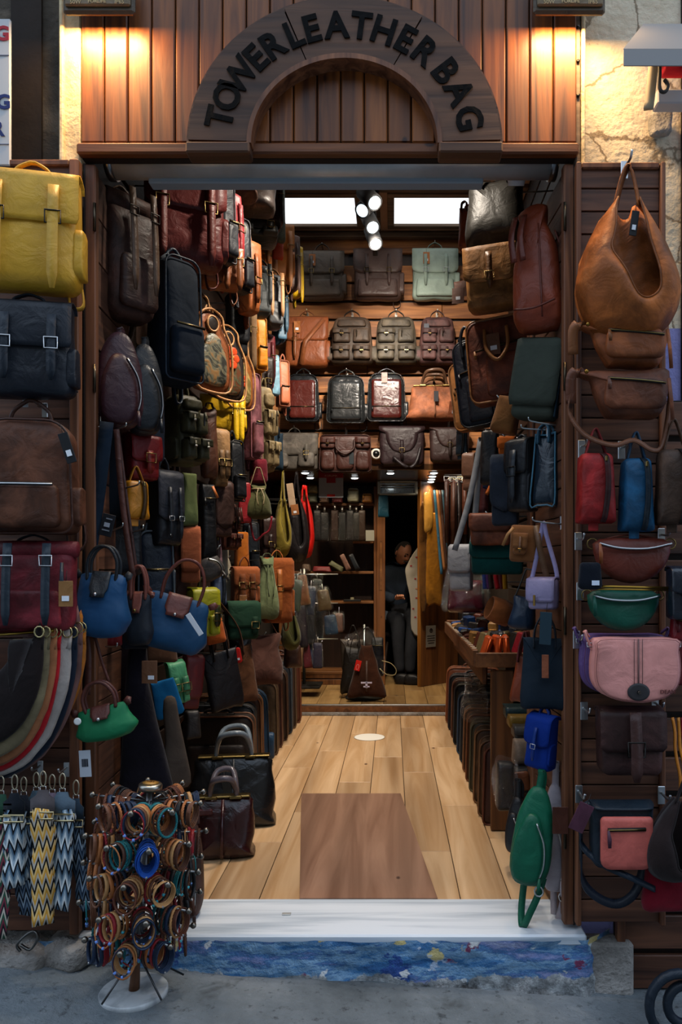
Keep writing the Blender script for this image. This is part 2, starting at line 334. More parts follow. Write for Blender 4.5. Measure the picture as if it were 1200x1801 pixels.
def m_paint():
    m, nt, b = newmat('splashed_blue_paint', .5, .5); tc = nd(nt, 'ShaderNodeTexCoord'); sp = nd(nt, 'ShaderNodeSeparateXYZ'); nt.links.new(tc.outputs['Object'], sp.inputs[0])
    def N(s, sc, d=6.0, di=0.0):
        mp = nd(nt, 'ShaderNodeMapping'); mp.inputs['Scale'].default_value = s; nt.links.new(tc.outputs['Object'], mp.inputs[0]); n = nd(nt, 'ShaderNodeTexNoise', i_Scale=sc, i_Detail=d, i_Roughness=.7, i_Distortion=di); nt.links.new(mp.outputs[0], n.inputs['Vector']); return n
    a = ramp(nt, N((2.2, 3, 9), 1.6, 8).outputs[0], [(.3, lin('16396e')), (.42, lin('2f72ac')), (.5, lin('7fa9cb')), (.55, lin('2f6aa4')), (.62, lin('8290c4')), (.72, lin('b9c3d6'))])
    def blob(scale, size, col, prev, off):
        mp = nd(nt, 'ShaderNodeMapping'); mp.inputs['Scale'].default_value = (1, 1, 1.25); mp.inputs['Location'].default_value = (off, 0, off); nt.links.new(tc.outputs['Object'], mp.inputs[0])
        v = nd(nt, 'ShaderNodeTexVoronoi', i_Scale=scale, i_Randomness=1.0); nt.links.new(mp.outputs[0], v.inputs['Vector']); w = N((9, 9, 14), 1.5, 3); ad = nd(nt, 'ShaderNodeMath', operation='MULTIPLY_ADD', i_1=1.1, i_2=-.52); nt.links.new(w.outputs[0], ad.inputs[0]); s2 = nd(nt, 'ShaderNodeMath', operation='ADD'); nt.links.new(v.outputs['Distance'], s2.inputs[0]); nt.links.new(ad.outputs[0], s2.inputs[1])
        k = ramp(nt, s2.outputs[0], [(size, (1, 1, 1, 1)), (size+.05, (0, 0, 0, 1))]); x = nd(nt, 'ShaderNodeMix', data_type='RGBA'); nt.links.new(k, x.inputs[0]); nt.links.new(prev, x.inputs[6]); x.inputs[7].default_value = lin(col); return x.outputs[2]
    a = blob(4.5, .26, '1b4a96', a, 3.1); a = blob(3.2, .2, 'a9bdd6', a, 5.5); a = blob(6.0, .15, 'd8c98a', a, 7.7); a = blob(8.0, .13, '7c2f5c', a, 1.3); a = blob(9.0, .1, 'dfe6ea', a, 9.2)
    # flaked foot and rubbed ends show plaster
    e = N((3, 3, 3), 3.0, 8); zc = nd(nt, 'ShaderNodeMapRange', i_1=-.155, i_2=-.085, i_3=.35, i_4=-.3); nt.links.new(sp.outputs[2], zc.inputs[0]); ax = nd(nt, 'ShaderNodeMapRange', i_1=-.35, i_2=-.85, i_3=0, i_4=.35); nt.links.new(sp.outputs[0], ax.inputs[0]); s1 = nd(nt, 'ShaderNodeMath', operation='ADD'); nt.links.new(e.outputs[0], s1.inputs[0]); nt.links.new(zc.outputs[0], s1.inputs[1]); s3 = nd(nt, 'ShaderNodeMath', operation='ADD'); nt.links.new(s1.outputs[0], s3.inputs[0]); nt.links.new(ax.outputs[0], s3.inputs[1])
    k = ramp(nt, s3.outputs[0], [(.56, (0, 0, 0, 1)), (.6, (1, 1, 1, 1))]); pl = ramp(nt, N((6, 6, 6), 3, 8).outputs[0], [(.35, lin('2c2c2c')), (.5, lin('8a8f92')), (.65, lin('c3c9cc'))]); x = nd(nt, 'ShaderNodeMix', data_type='RGBA'); nt.links.new(k, x.inputs[0]); nt.links.new(a, x.inputs[6]); nt.links.new(pl, x.inputs[7])
    nt.links.new(x.outputs[2], b.inputs['Base Color']); q = bump(nt, b, N((1, 1, 1), 40).outputs[0], .7, .01); bump(nt, b, e.outputs[0], .9, .05, q); return m
def m_marble(veins='b9c3c9', base='e9eef0', sc=(1.2, 22, 22)):
    def f():
        m, nt, b = newmat('marble', .35, .5); tc = nd(nt, 'ShaderNodeTexCoord'); mp = nd(nt, 'ShaderNodeMapping'); mp.inputs['Scale'].default_value = sc; nt.links.new(tc.outputs['Object'], mp.inputs[0])
        n = nd(nt, 'ShaderNodeTexNoise', i_Scale=1.0, i_Detail=5.0, i_Distortion=.6); nt.links.new(mp.outputs[0], n.inputs['Vector']); nt.links.new(ramp(nt, n.outputs[0], [(.33, lin(veins)), (.55, lin(base))]), b.inputs['Base Color']); return m
    return f
def m_chev(cols):
    def f():
        m, nt, b = newmat('chevron_webbing', .85, .2); tc = nd(nt, 'ShaderNodeTexCoord'); sp = nd(nt, 'ShaderNodeSeparateXYZ'); nt.links.new(tc.outputs['Object'], sp.inputs[0])
        x = nd(nt, 'ShaderNodeMath', operation='MULTIPLY', i_1=45.0); nt.links.new(sp.outputs[0], x.inputs[0]); x0 = nd(nt, 'ShaderNodeMath', operation='ADD', i_1=.5); nt.links.new(x.outputs[0], x0.inputs[0])
        pp = nd(nt, 'ShaderNodeMath', operation='PINGPONG', i_1=.5); nt.links.new(x0.outputs[0], pp.inputs[0])
        pm = nd(nt, 'ShaderNodeMath', operation='MULTIPLY', i_1=1.3); nt.links.new(pp.outputs[0], pm.inputs[0])
        z = nd(nt, 'ShaderNodeMath', operation='MULTIPLY_ADD', i_1=16.0); nt.links.new(sp.outputs[2], z.inputs[0]); nt.links.new(pm.outputs[0], z.inputs[2])
        fr = nd(nt, 'ShaderNodeMath', operation='FRACT'); nt.links.new(z.outputs[0], fr.inputs[0])
        st = [(i/len(cols), lin(c)) for i, c in enumerate(cols)]
        nt.links.new(ramp(nt, fr.outputs[0], st, 'CONSTANT'), b.inputs['Base Color']); g = nd(nt, 'ShaderNodeTexNoise', i_Scale=400.0); bump(nt, b, g.outputs[0], .3, .002); return m
    return f
def m_glass():
    m, nt, b = newmat('lamp_glass', .1, .6); b.inputs['Base Color'].default_value = (.55, .58, .58, 1); b.inputs['Metallic'].default_value = .8; return m
def m_steel():
    m, nt, b = newmat('brushed_shutter_steel', .38, .5); b.inputs['Metallic'].default_value = .3; tc = nd(nt, 'ShaderNodeTexCoord'); n = nd(nt, 'ShaderNodeTexNoise', i_Scale=6.0, i_Detail=4.0); nt.links.new(tc.outputs['Object'], n.inputs['Vector'])
    nt.links.new(ramp(nt, n.outputs[0], [(.3, lin('9a9c9a')), (.7, lin('c2c4c2'))]), b.inputs['Base Color']); return m
def m_tool(a, bb, c):
    def f():
        m, nt, b = newmat('tooled_leather', .4, .5); tc = nd(nt, 'ShaderNodeTexCoord'); n = nd(nt, 'ShaderNodeTexNoise', i_Scale=14.0, i_Detail=3.0, i_Distortion=3.0); nt.links.new(tc.outputs['Object'], n.inputs['Vector'])
        nt.links.new(ramp(nt, n.outputs[0], [(.38, lin(a)), (.5, lin(bb)), (.62, lin(c))]), b.inputs['Base Color']); bump(nt, b, n.outputs[0], .5, .008); return m
    return f
SPECIAL = {
    'FACIA': wood('4c240d', '9c5a24', 2, .45, 1.0, name='varnished_pine'), 'LEAF': wood('40261b', '7a4f38', 0, .6, 1.0, name='stained_pine_boards'),
    'LEAFY': wood('4e2a17', '8a5230', 1, .6, 1.0, name='stained_pine_boards_deep'), 'STILE': wood('4f2b1a', '8f5c3c', 2, .55, 1.0, name='stained_pine_stile'),
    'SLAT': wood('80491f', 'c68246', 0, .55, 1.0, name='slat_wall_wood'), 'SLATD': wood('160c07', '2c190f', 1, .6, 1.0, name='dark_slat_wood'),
    'ARCH': wood('432818', '704a30', 0, .6, .8, name='sign_arch_wood'), 'FLOOR': wood('c49868', 'e6c196', 1, .38, .55, name='oak_laminate', var=.88),
    'FLOOR2': wood('a07c4c', 'c29e68', 1, .4, .55, name='back_room_laminate'), 'RUG': wood('7e5640', 'a87f66', 1, .5, .5, name='worn_board'),
    'SHELF': wood('6d4423', 'a06c3c', 0, .45, .8, name='shelf_board'), 'SHELFV': wood('55331b', '86552d', 2, .45, .8, name='cabinet_side'), 'CAB': wood('22130a', '3a2213', 2, .5, .8, name='cabinet_back'),
    'DOORW': wood('8a5620', 'b87c36', 2, .4, .8, name='honey_door_wood'), 'CEILW': wood('4c2e14', '6e471f', 0, .22, .5, name='glossy_ceiling_board'), 'GREYW': wood('6b5a4c', '98836f', 0, .8, 1.0, name='weathered_board'), 'TABLE': wood('5b351c', '8d5a33', 1, .5, .8, name='table_wood'),
    'RAIL': wood('5a2f14', '96582a', 0, .5, 1.0, name='fascia_rail_wood'), 'STUCCO': m_stucco, 'STUCCO2': concrete([(.3, lin('6f675c')), (.7, lin('8f8678'))], 2.0, 'opposite_wall'), 'STREET': m_street,
    'GRIMY': concrete([(.3, lin('1d1a17')), (.55, lin('453e35')), (.75, lin('6f6455'))], 4.0, 'grimy_pillar', .85), 'CREAM': concrete([(.3, lin('b59b72')), (.6, lin('dcc9a2'))], 6.0, 'cream_post', .7, .3),
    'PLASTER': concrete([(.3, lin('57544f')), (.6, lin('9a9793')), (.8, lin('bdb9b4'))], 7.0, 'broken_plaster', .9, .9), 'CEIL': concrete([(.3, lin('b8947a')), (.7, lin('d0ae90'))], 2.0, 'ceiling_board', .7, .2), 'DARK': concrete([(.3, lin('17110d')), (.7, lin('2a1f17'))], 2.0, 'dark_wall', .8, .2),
    'PAINT': m_paint, 'MARBLE': m_marble('a9b6c2', 'd8e0e8'), 'BASEM': m_marble('7c8286', 'b3b8bb', (14, 14, 5)), 'STEEL': m_steel, 'LAMPG': m_glass,
    'SKYL': emis((.93, .97, 1.0), .95, 'skylight_pane'), 'LED': emis((1, .95, .85), 14, 'led_chip'), 'SPOTG': emis((.72, .88, 1.0), 1.6, 'spot_lens'), 'DOWNL': emis((.9, .97, 1.0), 4, 'downlight_lens'),
    'CHB': m_chev(['dfe7ea', '9fb4c2', '5b7890', '14181f']), 'CHY': m_chev(['b9b3a8', 'd9a03c', 'e6c483', '17171a']), 'CHN': m_chev(['26384e', '8fa3b5', '11151c', '5c7186']), 'CHR': m_chev(['7e3545', '2f5d4a', 'c9c3b5', '22222a']),
    'TOOLA': m_tool('30302c', '6b6a58', '8d6a42'), 'TOOLB': m_tool('5a3520', '3f4d38', '7d4a38'), 'TOOLC': m_tool('6a5a33', '9a8a55', 'b7834a'),
}
# ---------------------------------------------------------------- the setting
def st(name, m, c, z, b=0.0, parent=None, kind='structure', **k):
    o = M().box((0, 0, 0), z, b).obj(name, m, parent, **k); o.location = c
    if kind and parent is None: o['kind'] = kind
    return o
def wavy(name, m, x0, x1, y0, y1, nx, ny, fz, amp, kind='structure'):
    vs = []; fs = []
    for j in range(ny+1):
        for i in range(nx+1):
            x = x0+(x1-x0)*i/nx; y = y0+(y1-y0)*j/ny; vs.append((x, y, fz(x, y)+noise.noise(Vector((x*3, y*3, 0)))*amp+noise.noise(Vector((x*11, y*11, 5)))*amp*.4))
    for j in range(ny):
        for i in range(nx): a = j*(nx+1)+i; fs.append((a, a+1, a+nx+2, a+nx+1))
    o = M().add(vs, fs).obj(name, m); o['kind'] = kind; return o
wavy('ground', 'STREET', -4, 4, -3, 2.75, 120, 90, lambda x, y: -.143-.067*x+(2.4-y)*.02*0, .012)
# painted riser under the sill: uneven slab with a ragged foot
vs = []; fs = []; nx, nz = 260, 16
for i in range(nx+1):
    for j in range(nz+1):
        x = -1.16+1.92*i/nx; zb = -.115-.067*(x+.3)-.02+noise.noise(Vector((x*9, 1, 2)))*.022; z = -.012+(zb+.012)*j/nz
        y = 2.372-.012*j/nz*j/nz+noise.noise(Vector((x*6, z*16, 0)))*.014+noise.noise(Vector((x*22, z*34, 3)))*.008 - (.02 if j == nz else 0)
        vs.append((x, y+max(0, x-.62)*.9, z-(.03 if j == nz else 0)))
for i in range(nx):
    for j in range(nz): a = i*(nz+1)+j; fs.append((a, a+1, a+nz+2, a+nz+1))
o = M().add(vs, fs).obj('trim_1', 'PAINT'); o['kind'] = 'structure'
st('trim_2', 'MARBLE', (-.19, 2.51, -.0135), (1.62, .265, .035), .006)
st('trim_12', 'STEEL', P(504, 1609, 2.52)+Vector((0, 0, .003)), (.03, .016, .004), .001)
st('wall_plinth', 'PLASTER', (-.2, 2.50, -.16), (1.95, .22, .26), .01)
# broken plaster plinths at both ends of the sill
def rock(name, m, c, s, seed=0, amp=.03):
    g = M(); n, k = 18, 12; vs = []
    for i in range(k+1):
        for j in range(n):
            a = pi*i/k; b = 2*pi*j/n; v = Vector((sin(a)*cos(b), sin(a)*sin(b), cos(a)))
            q = Vector([math.copysign(abs(t)**.45, t) for t in v]); q = Vector((q.x*s[0]/2, q.y*s[1]/2, q.z*s[2]/2)); q += noise.noise_vector(q*14+Vector((seed, 0, 0)))*amp; vs.append(q)
    for i in range(k):
        for j in range(n): g.f.append((i*n+j, (i+1)*n+j, (i+1)*n+(j+1) % n, i*n+(j+1) % n)); g.sm.append(True)
    g.v = [tuple(v) for v in vs]; o = g.obj(name, m); o.location = c; return o
for i, (nm, px, py, s) in enumerate((('trim_3', 30, 1672, (.30, .25, .10)), ('trim_4', 130, 1660, (.16, .2, .07)))):
    o = rock(nm, 'PLASTER', P(px, py, 2.42), s, i*7, .025); o['kind'] = 'structure'
o = M().ribbon(smooth([P(36, 1650, 2.3)+Vector(q) for q in ((0, 0, -.02), (.03, 0, -.035), (.055, -.005, .0), (.045, 0, .02), (.02, 0, .012), (-.01, 0, -.02), (0, 0, -.04))], 4), .008, .006, (0, 1, 0)).obj('broken_bracket', 'M6f6f6c')
tagp(o, 'bent grey metal bracket lying on the broken plaster by the ground', 'bracket')
# the buildings across the narrow street, behind the lens
st('wall_opposite', 'STUCCO2', (0, -4.2, 2.6), (16, .3, 5.8))
# facade walls
st('wall_facade_left', 'GRIMY', (-2.2, 2.56, 2.1), (2.26, .2, 4.9))
st('wall_facade_right', 'STUCCO', (1.85, 2.56, 2.1), (2.46, .2, 4.9)).location = (1.85, 2.56, 2.1)
st('wall_facade_top', 'DARK', (-.205, 2.50, 3.585), (1.6, .12, 1.93))
st('trim_6', 'CREAM', (-1.03, 2.425, 3.2), (.062, .06, 1.5), .004)
st('trim_7', 'CREAM', (-1.055, 2.43, 3.2), (.014, .10, 1.5), .004)
st('trim_8', 'GREYW', (.598, 2.42, 3.5), (.016, .03, 2.1), .003)
st('trim_9', 'CREAM', (.615, 2.425, 3.5), (.012, .05, 2.1), .003)
o = M(); [o.tube([(.598, 2.41, 3.02+i*.11), (.598, 2.40, 3.02+i*.11)], .006) for i in range(-3, 3)]; o.obj('trim_13', 'M3a342c')['kind'] = 'structure'
# inside shell
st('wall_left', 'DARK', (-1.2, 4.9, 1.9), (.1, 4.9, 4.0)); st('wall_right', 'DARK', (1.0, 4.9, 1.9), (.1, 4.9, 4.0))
st('wall_back', 'CAB', (-.1, 6.06, 2.93), (2.1, .06, 1.9)); st('ceiling', 'CEIL', (-.1, 4.25, 3.89), (2.3, 3.7, .1))
st('wall_back_room', 'CAB', (-.66, 7.39, 1.0), (1.0, .06, 2.0)); st('wall_back_room_side', 'CAB', (.72, 7.39, 1.0), (.5, .06, 2.0))
st('ceiling_back_room', 'CEILW', (-.1, 7.17, 2.03), (2.3, 2.32, .1)); st('trim_10', 'CEILW', (-.1, 6.0, 1.985), (2.1, .03, .05), .004)
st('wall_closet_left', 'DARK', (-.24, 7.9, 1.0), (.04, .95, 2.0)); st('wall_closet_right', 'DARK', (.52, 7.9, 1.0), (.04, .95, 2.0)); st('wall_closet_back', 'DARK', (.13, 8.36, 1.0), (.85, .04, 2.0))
st('floor', 'DARK', (-.1, 4.3, -.05), (2.2, 3.45, .08))
fl = bpy.data.objects['floor']
st('floor_back_room', 'DARK', (-.1, 7.17, .03), (2.2, 2.36, .08)); fb = bpy.data.objects['floor_back_room']
def planks(parent, name, mt, items, b=.002):
    pool = {}
    for (c, z) in items:
        k = tuple(round(q, 4) for q in z)
        if k not in pool: pool[k] = M().box((0, 0, 0), z, b).mesh(name, mat(mt))
        o = bpy.data.objects.new(name, pool[k]); COL.objects.link(o); o.parent = parent; o.location = Vector(c)-parent.location
it = []
for i in range(-3, 7):
    xc = -.561+.1785*i
    if xc-.09 > .95: continue
    y = 2.645; off = [.75, .38, 1.1, .55, .95, .25, .8, .45, 1.05, .6][i+3]; e = y+off
    while y < 5.95:
        e2 = min(e, 5.95); it.append(((xc, (y+e2)/2, -.004), (.1755, e2-y-.003, .008))); y = e2; e = y+1.2
planks(fl, 'floor_plank', 'FLOOR', it, .0015)
it = []
for i in range(0, 12):
    xc = -1.06+.18*i; y = 6.0; off = [.4, .7][i % 2]; e = y+off
    while y < 8.3:
        e2 = min(e, 8.3); it.append(((xc, (y+e2)/2, .074), (.177, e2-y-.003, .01))); y = e2; e = y+.9
planks(fb, 'floor_plank', 'FLOOR2', it, .0015)
st('trim_11', 'M9a9c9c', (-.1, 5.985, .078), (2.1, .03, .012), .003); st('trim_14', 'TABLE', (-.1, 5.975, .045), (2.1, .012, .05), .002); st('trim_15', 'PLASTER', (-.1, 5.955, .012), (2.1, .03, .024), .004)
# worn board let into the floor, white disc that paints a spot of light
q = [(-.327, 2.643), (.161, 2.643), (.044, 3.875), (-.471, 3.875)]
o = M().add([(x, y, z) for z in (0, .005) for x, y in q], [(3, 2, 1, 0), (4, 5, 6, 7)]+[(i, (i+1) % 4, (i+1) % 4+4, i+4) for i in range(4)], False).obj('floor_mat', 'RUG')
tagp(o, 'worn reddish brown board mat lying on the pale wooden floor behind the threshold', 'mat')
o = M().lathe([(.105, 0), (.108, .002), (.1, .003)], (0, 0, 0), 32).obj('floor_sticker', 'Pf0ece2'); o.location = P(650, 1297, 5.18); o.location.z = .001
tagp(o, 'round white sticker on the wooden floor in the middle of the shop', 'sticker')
# slat wall at the back
it = []
for k in range(12):
    z = 3.70-.148*k
    if k == 0: it.append(((-.1, 6.0, 3.76), (2.08, .03, .13)))
    else:
        cut = [-.35, .22, -.62, .4, 0, .3, -.2][k % 7]; zc = z-.02
        it.append((((-1.14+cut)/2, 5.998, zc), (cut+1.14-.004, .022, .128))); it.append((((.94+cut)/2, 5.998, zc), (.94-cut-.004, .022, .128)))
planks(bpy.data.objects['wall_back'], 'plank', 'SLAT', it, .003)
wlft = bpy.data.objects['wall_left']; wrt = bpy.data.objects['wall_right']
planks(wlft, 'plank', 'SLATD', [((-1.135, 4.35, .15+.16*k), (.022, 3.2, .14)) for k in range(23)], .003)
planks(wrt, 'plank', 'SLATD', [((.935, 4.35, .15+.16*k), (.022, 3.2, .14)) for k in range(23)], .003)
# skylights and ceiling trim
for i, (x0, x1, y0, y1) in enumerate(((-.82, -.27, 5.32, 5.76), (.015, .62, 5.32, 5.76), (-.82, -.3, 4.55, 5.13), (.015, .62, 4.55, 5.13))):
    f = M(); w = .05
    for (a, b_, c, d) in ((x0-w, x1+w, y0-w, y0), (x0-w, x1+w, y1, y1+w), (x0-w, x0, y0, y1), (x1, x1+w, y0, y1)): f.box(((a+b_)/2, (c+d)/2, 3.825), (b_-a, d-c, .04), .004)
    o = f.obj('window_%d' % (i+1), 'GREYW'); o['kind'] = 'structure'
    M().box(((x0+x1)/2, (y0+y1)/2, 3.832), (x1-x0, y1-y0, .01)).obj('pane', 'SKYL', o)
st('trim_16', 'GREYW', (-.1, 5.93, 3.81), (2.1, .06, .04), .006); st('trim_17', 'GREYW', (-.12, 5.3, 3.825), (.06, 1.3, .03), .004)
st('trim_18', 'GREYW', (-.1, 5.22, 3.825), (2.1, .07, .03), .004)
# fascia of vertical boards
fa = st('wall_fascia', 'DARK', (-.205, 2.425, 3.0), (1.60, .03, 1.02))
it = []; n = 21; x0 = -.998; pw = 1.59/n
for k in range(n): it.append(((x0+pw*(k+.5), 2.402, 3.03), (pw-.0035, .018, .99)))
planks(fa, 'fascia_board', 'FACIA', it, .004)
st('trim_19', 'RAIL', (-.205, 2.392, 2.507), (1.60, .035, .036), .006)
# rolled steel shutter above the doorway
sh = thing('roller_shutter', 'grey steel roller shutter rolled up under the wooden fascia', 'shutter', (-.2, 2.47, 2.535))
M().lathe([(.055, -.74), (.055, .74)], (0, .025, -.008), 24, (1, 0, 0)).obj('shutter_roll', 'STEEL', sh)
M().lathe([(.06, -.012), (.06, .012)], (.735, .025, -.008), 24, (1, 0, 0)).obj('end_plate', 'M77797b', sh); M().lathe([(.06, -.012), (.06, .012)], (-.735, .025, -.008), 24, (1, 0, 0)).obj('end_plate', 'M77797b', sh)
M().box((-.055, .05, -.067), (1.12, .05, .022), .004).obj('bottom_bar', 'P8795a0', sh)
o = M().lathe([(.028, 0), (.034, .03), (.034, .07), (.02, .075)], P(908, 322, 2.62)+Vector((0, 0, -.01)), 16, (0, -.5, 1)).obj('ceiling_lamp', 'Pb9c4cc'); tagp(o, 'small pale blue grey lamp cup behind the steel shutter roll', 'lamp')
# ---- leaves of the folding doors
def leaf(name, label, x0, x1, y, z0, z1, n, stw, mt='LEAF'):
    r = thing(name, label, 'door', ((x0+x1)/2, y, z0)); w = x1-x0; h = z1-z0
    M().box((0, .018, h/2), (w-.01, .008, h-.01)).obj('back_board', 'SLATD', r)
    ph = (h-.012)/n; me = M().box((0, 0, 0), (w-2*stw, .016, ph-.004), .002).mesh('plank', mat(mt))
    for k in range(n):
        o = bpy.data.objects.new('plank', me); COL.objects.link(o); o.parent = r; o.location = (0, .004, .006+ph*(k+.5))
    for s in (-1, 1): M().box((s*(w-stw)/2, -.002, h/2), (stw, .034, h), .004).obj('stile', 'STILE', r)
    M().box((0, 0, h-.01), (w-2*stw-.004, .03, .02), .004).obj('top_rail', 'STILE', r)
    return r
def hooks(parent, pts, s=1.0):
    """chrome plate with an upturned peg; pts in world space"""
    for p in pts:
        m = M(); m.box((0, -.004, 0), (.018*s, .004, .045*s), .0015); m.tube(smooth([(0, -.004, .008), (0, -.05*s, .004), (0, -.062*s, .018*s)], 3), .0032*s, 6)
        o = m.obj('hook', 'Mb9bdc0', parent); o.location = parent.matrix_basis.inverted() @ Vector(p)
LF = leaf('door_leaf', 'outer wooden shop door leaf folded back beside the yellow backpack', P(-95, 0, 2.4).x, P(149, 0, 2.4).x, 2.37, P(0, 1640, 2.37).z, P(0, 284, 2.37).z, 21, .03)
RF = leaf('door_leaf', 'outer wooden shop door leaf folded back against the stucco wall behind the tan hobo bag', P(1012, 0, 2.37).x, P(1168, 0, 2.37).x, 2.37, P(0, 1625, 2.37).z, P(0, 289, 2.37).z, 33, .016)
def leaf2(label, a, b, z0, z1, n, flip):
    d = Vector((b[0]-a[0], b[1]-a[1], 0)); L = d.length; yaw = math.degrees(math.atan2(d.y, d.x))
    r = thing('door_leaf', label, 'door', (a[0], a[1], z0), yaw); h = z1-z0; s = flip
    M().box((L/2, s*.016, h/2), (L, .008, h)).obj('back_board', 'SLATD', r); ph = h/n; me = M().box((0, 0, 0), (L-.07, .014, ph-.004), .002).mesh('plank', mat('LEAF'))
    for k in range(n): o = bpy.data.objects.new('plank', me); COL.objects.link(o); o.parent = r; o.location = (L/2, 0, ph*(k+.5))
    for x in (.0175, L-.0175): M().box((x, 0, h/2), (.035, .036, h), .004).obj('stile', 'STILE', r)
    m = M()
    for q in (.12, .4, .72, .93): m.tube([(-.004, -s*.016, h*q-.045), (-.004, -s*.016, h*q+.045)], .005, 8)
    m.obj('hinge', 'M4a4236', r); return r
LI = leaf2('inner wooden door leaf behind the brown roll-top backpack at the doorway', (-.975, 2.41), (-1.005, 2.84), .0, 2.475, 17, 1)
RI = leaf2('inner wooden door leaf behind the reddish brown upright backpack at the doorway', (.572, 2.41), (.545, 2.86), .02, 2.475, 26, -1)
st('trim_20', 'GREYW', (-1.03, 2.90, 1.2), (.06, .05, 2.6), .004); st('trim_21', 'STILE', (.60, 2.92, 1.2), (.14, .05, 2.6), .004); 
# second plank stand on the right edge of the facade
sp = thing('plank_stand', 'wide brown plank stand against the wall beside the folded door leaf', 'stand', (P(1140, 0, 2.42).x, 2.43, P(0, 1745, 2.43).z))
w = .46; h = P(0, 700, 2.43).z-P(0, 1745, 2.43).z; x0 = P(1083, 0, 2.43).x-sp.location.x
me = M().box((0, 0, 0), (w, .018, .108), .003).mesh('plank', mat('LEAF')); M().box((x0+w/2, .02, h/2), (w, .01, h-.01)).obj('back_board', 'SLATD', sp)
for k in range(int(h/.128)): o = bpy.data.objects.new('plank', me); COL.objects.link(o); o.parent = sp; o.location = (x0+w/2, 0, .07+.128*k)
for x in (x0+.012, x0+w): M().box((x, -.012, h/2), (.026, .03, h), .003).obj('stile', 'STILE', sp)

# ---- letters
FONT = None
def text_mesh(s, size, th, bold=0.0):
    cu = bpy.data.curves.new('letter', 'FONT'); cu.body = s; cu.size = size; cu.extrude = th/2; cu.offset = bold; cu.align_x = 'CENTER'; cu.align_y = 'CENTER'; cu.resolution_u = 3
    o = bpy.data.objects.new('letter', cu); COL.objects.link(o); bpy.context.view_layer.update()
    me = bpy.data.meshes.new_from_object(o.evaluated_get(bpy.context.evaluated_depsgraph_get())); bpy.data.objects.remove(o); bpy.data.curves.remove(cu)
    return me
TC = {}
def text(parent, s, c, size, m, th=.002, bold=0.0, rot=0, name='lettering', sx=1.0):
    key = (s, round(size, 4), th, bold)
    if key not in TC: TC[key] = text_mesh(s, size, th, bold)
    me = TC[key].copy(); me.materials.clear(); me.materials.append(mat(m)); o = bpy.data.objects.new(name, me); COL.objects.link(o)
    o.parent = parent; o.location = c; o.rotation_euler = (pi/2, rot, 0); o.scale = (sx, 1, 1); return o
# ---- arch sign
AD = 2.335; k = AD/F
ar = thing('arch_sign', 'half-round wooden sign board with carved black lettering over the entrance', 'sign', P(606, 252, AD))
def arc(a0, a1, ro=(275, 258), ri=(170, 156), y0=0, y1=.055, n=22):
    vs = []; 
    for i in range(n+1):
        a = R(a0+(a1-a0)*i/n)
        for (rx, rz) in (ro, ri):
            for y in (y0, y1): vs.append((cos(a)*rx*k, y, sin(a)*rz*k))
    fs = [(0, 1, 3, 2)]
    for i in range(n):
        a = i*4; b_ = a+4; fs += [(a, b_, b_+1, a+1), (a+2, a+3, b_+3, b_+2), (a, a+2, b_+2, b_), (a+1, b_+1, b_+3, a+3)]
    fs.append((n*4, n*4+2, n*4+3, n*4+1)); return M().add(vs, fs, False)
for (a0, a1) in ((1.5, 59.6), (60.2, 112.6), (113.2, 178.5)): arc(a0, a1).obj('arch_board', 'ARCH', ar)
arc(0, 180, (279, 262), (270, 253), .006, .06, 48).obj('rim', 'ARCH', ar); arc(0, 180, (172, 158), (164, 149), -.004, .06, 48).obj('rim', 'STILE', ar)
for s in (-1, 1): M().box((s*222*k, .02, -.018), (112*k, .07, .034), .005).obj('foot_block', 'ARCH', ar)
msg = 'TOWER LEATHER BAG'; ang = [167.5, 157, 145.5, 134, 124.5, 0, 113.5, 105, 93.5, 82.5, 72, 61.5, 51, 0, 37.5, 25.5, 12]
for ch, a in zip(msg, ang):
    if ch == ' ': continue
    rx, rz = (222, 205); a_ = R(a); p = (cos(a_)*rx*k, -.003, sin(a_)*rz*k)
    text(ar, ch, p, .115, 'C040303', .004, .0034, R(90-a), 'letter', .92)
# ---- floodlights
for (px, lab) in ((172, 'slim LED floodlight above the wooden fascia boards beside the cream post'), (1003, 'slim LED floodlight above the wooden fascia boards beside the stucco wall')):
    fl_ = thing('floodlight', lab, 'floodlight', P(px, 15, 2.335))
    M().box((0, .015, .055), (.225, .022, .13), .008).obj('housing', 'L453a2b', fl_)
    M().box((0, .0, .022), (.205, .012, .03), .004).obj('bezel', 'L6a5940', fl_)
    led = M()
    for i in range(10): led.box((-.075+.0165*i, .0, .048), (.012, .012, .012), .004)
    led.obj('led_row', 'LED', fl_)
    text(fl_, '50W', (-.067, -.0075, .015), .017, 'Pc0a67a', .001); text(fl_, 'FORLIFE', (0, -.0075, .017), .013, 'Pc0a67a', .001, .0003, 0, 'lettering', 1.2); text(fl_, 'IP65', (.07, -.0075, .015), .017, 'Pc0a67a', .001)
    M().ribbon(smooth([(-.02, -.0078, .021), (-.005, -.0078, .028), (.015, -.0078, .027), (.024, -.0078, .016)], 3), .0012, .001, (0, 0, 1)).obj('logo_arc', 'Pc0a67a', fl_)
    M().tube([(0, .02, .1), (0, .06, .14)], .01).obj('bracket', 'P2a2622', fl_)
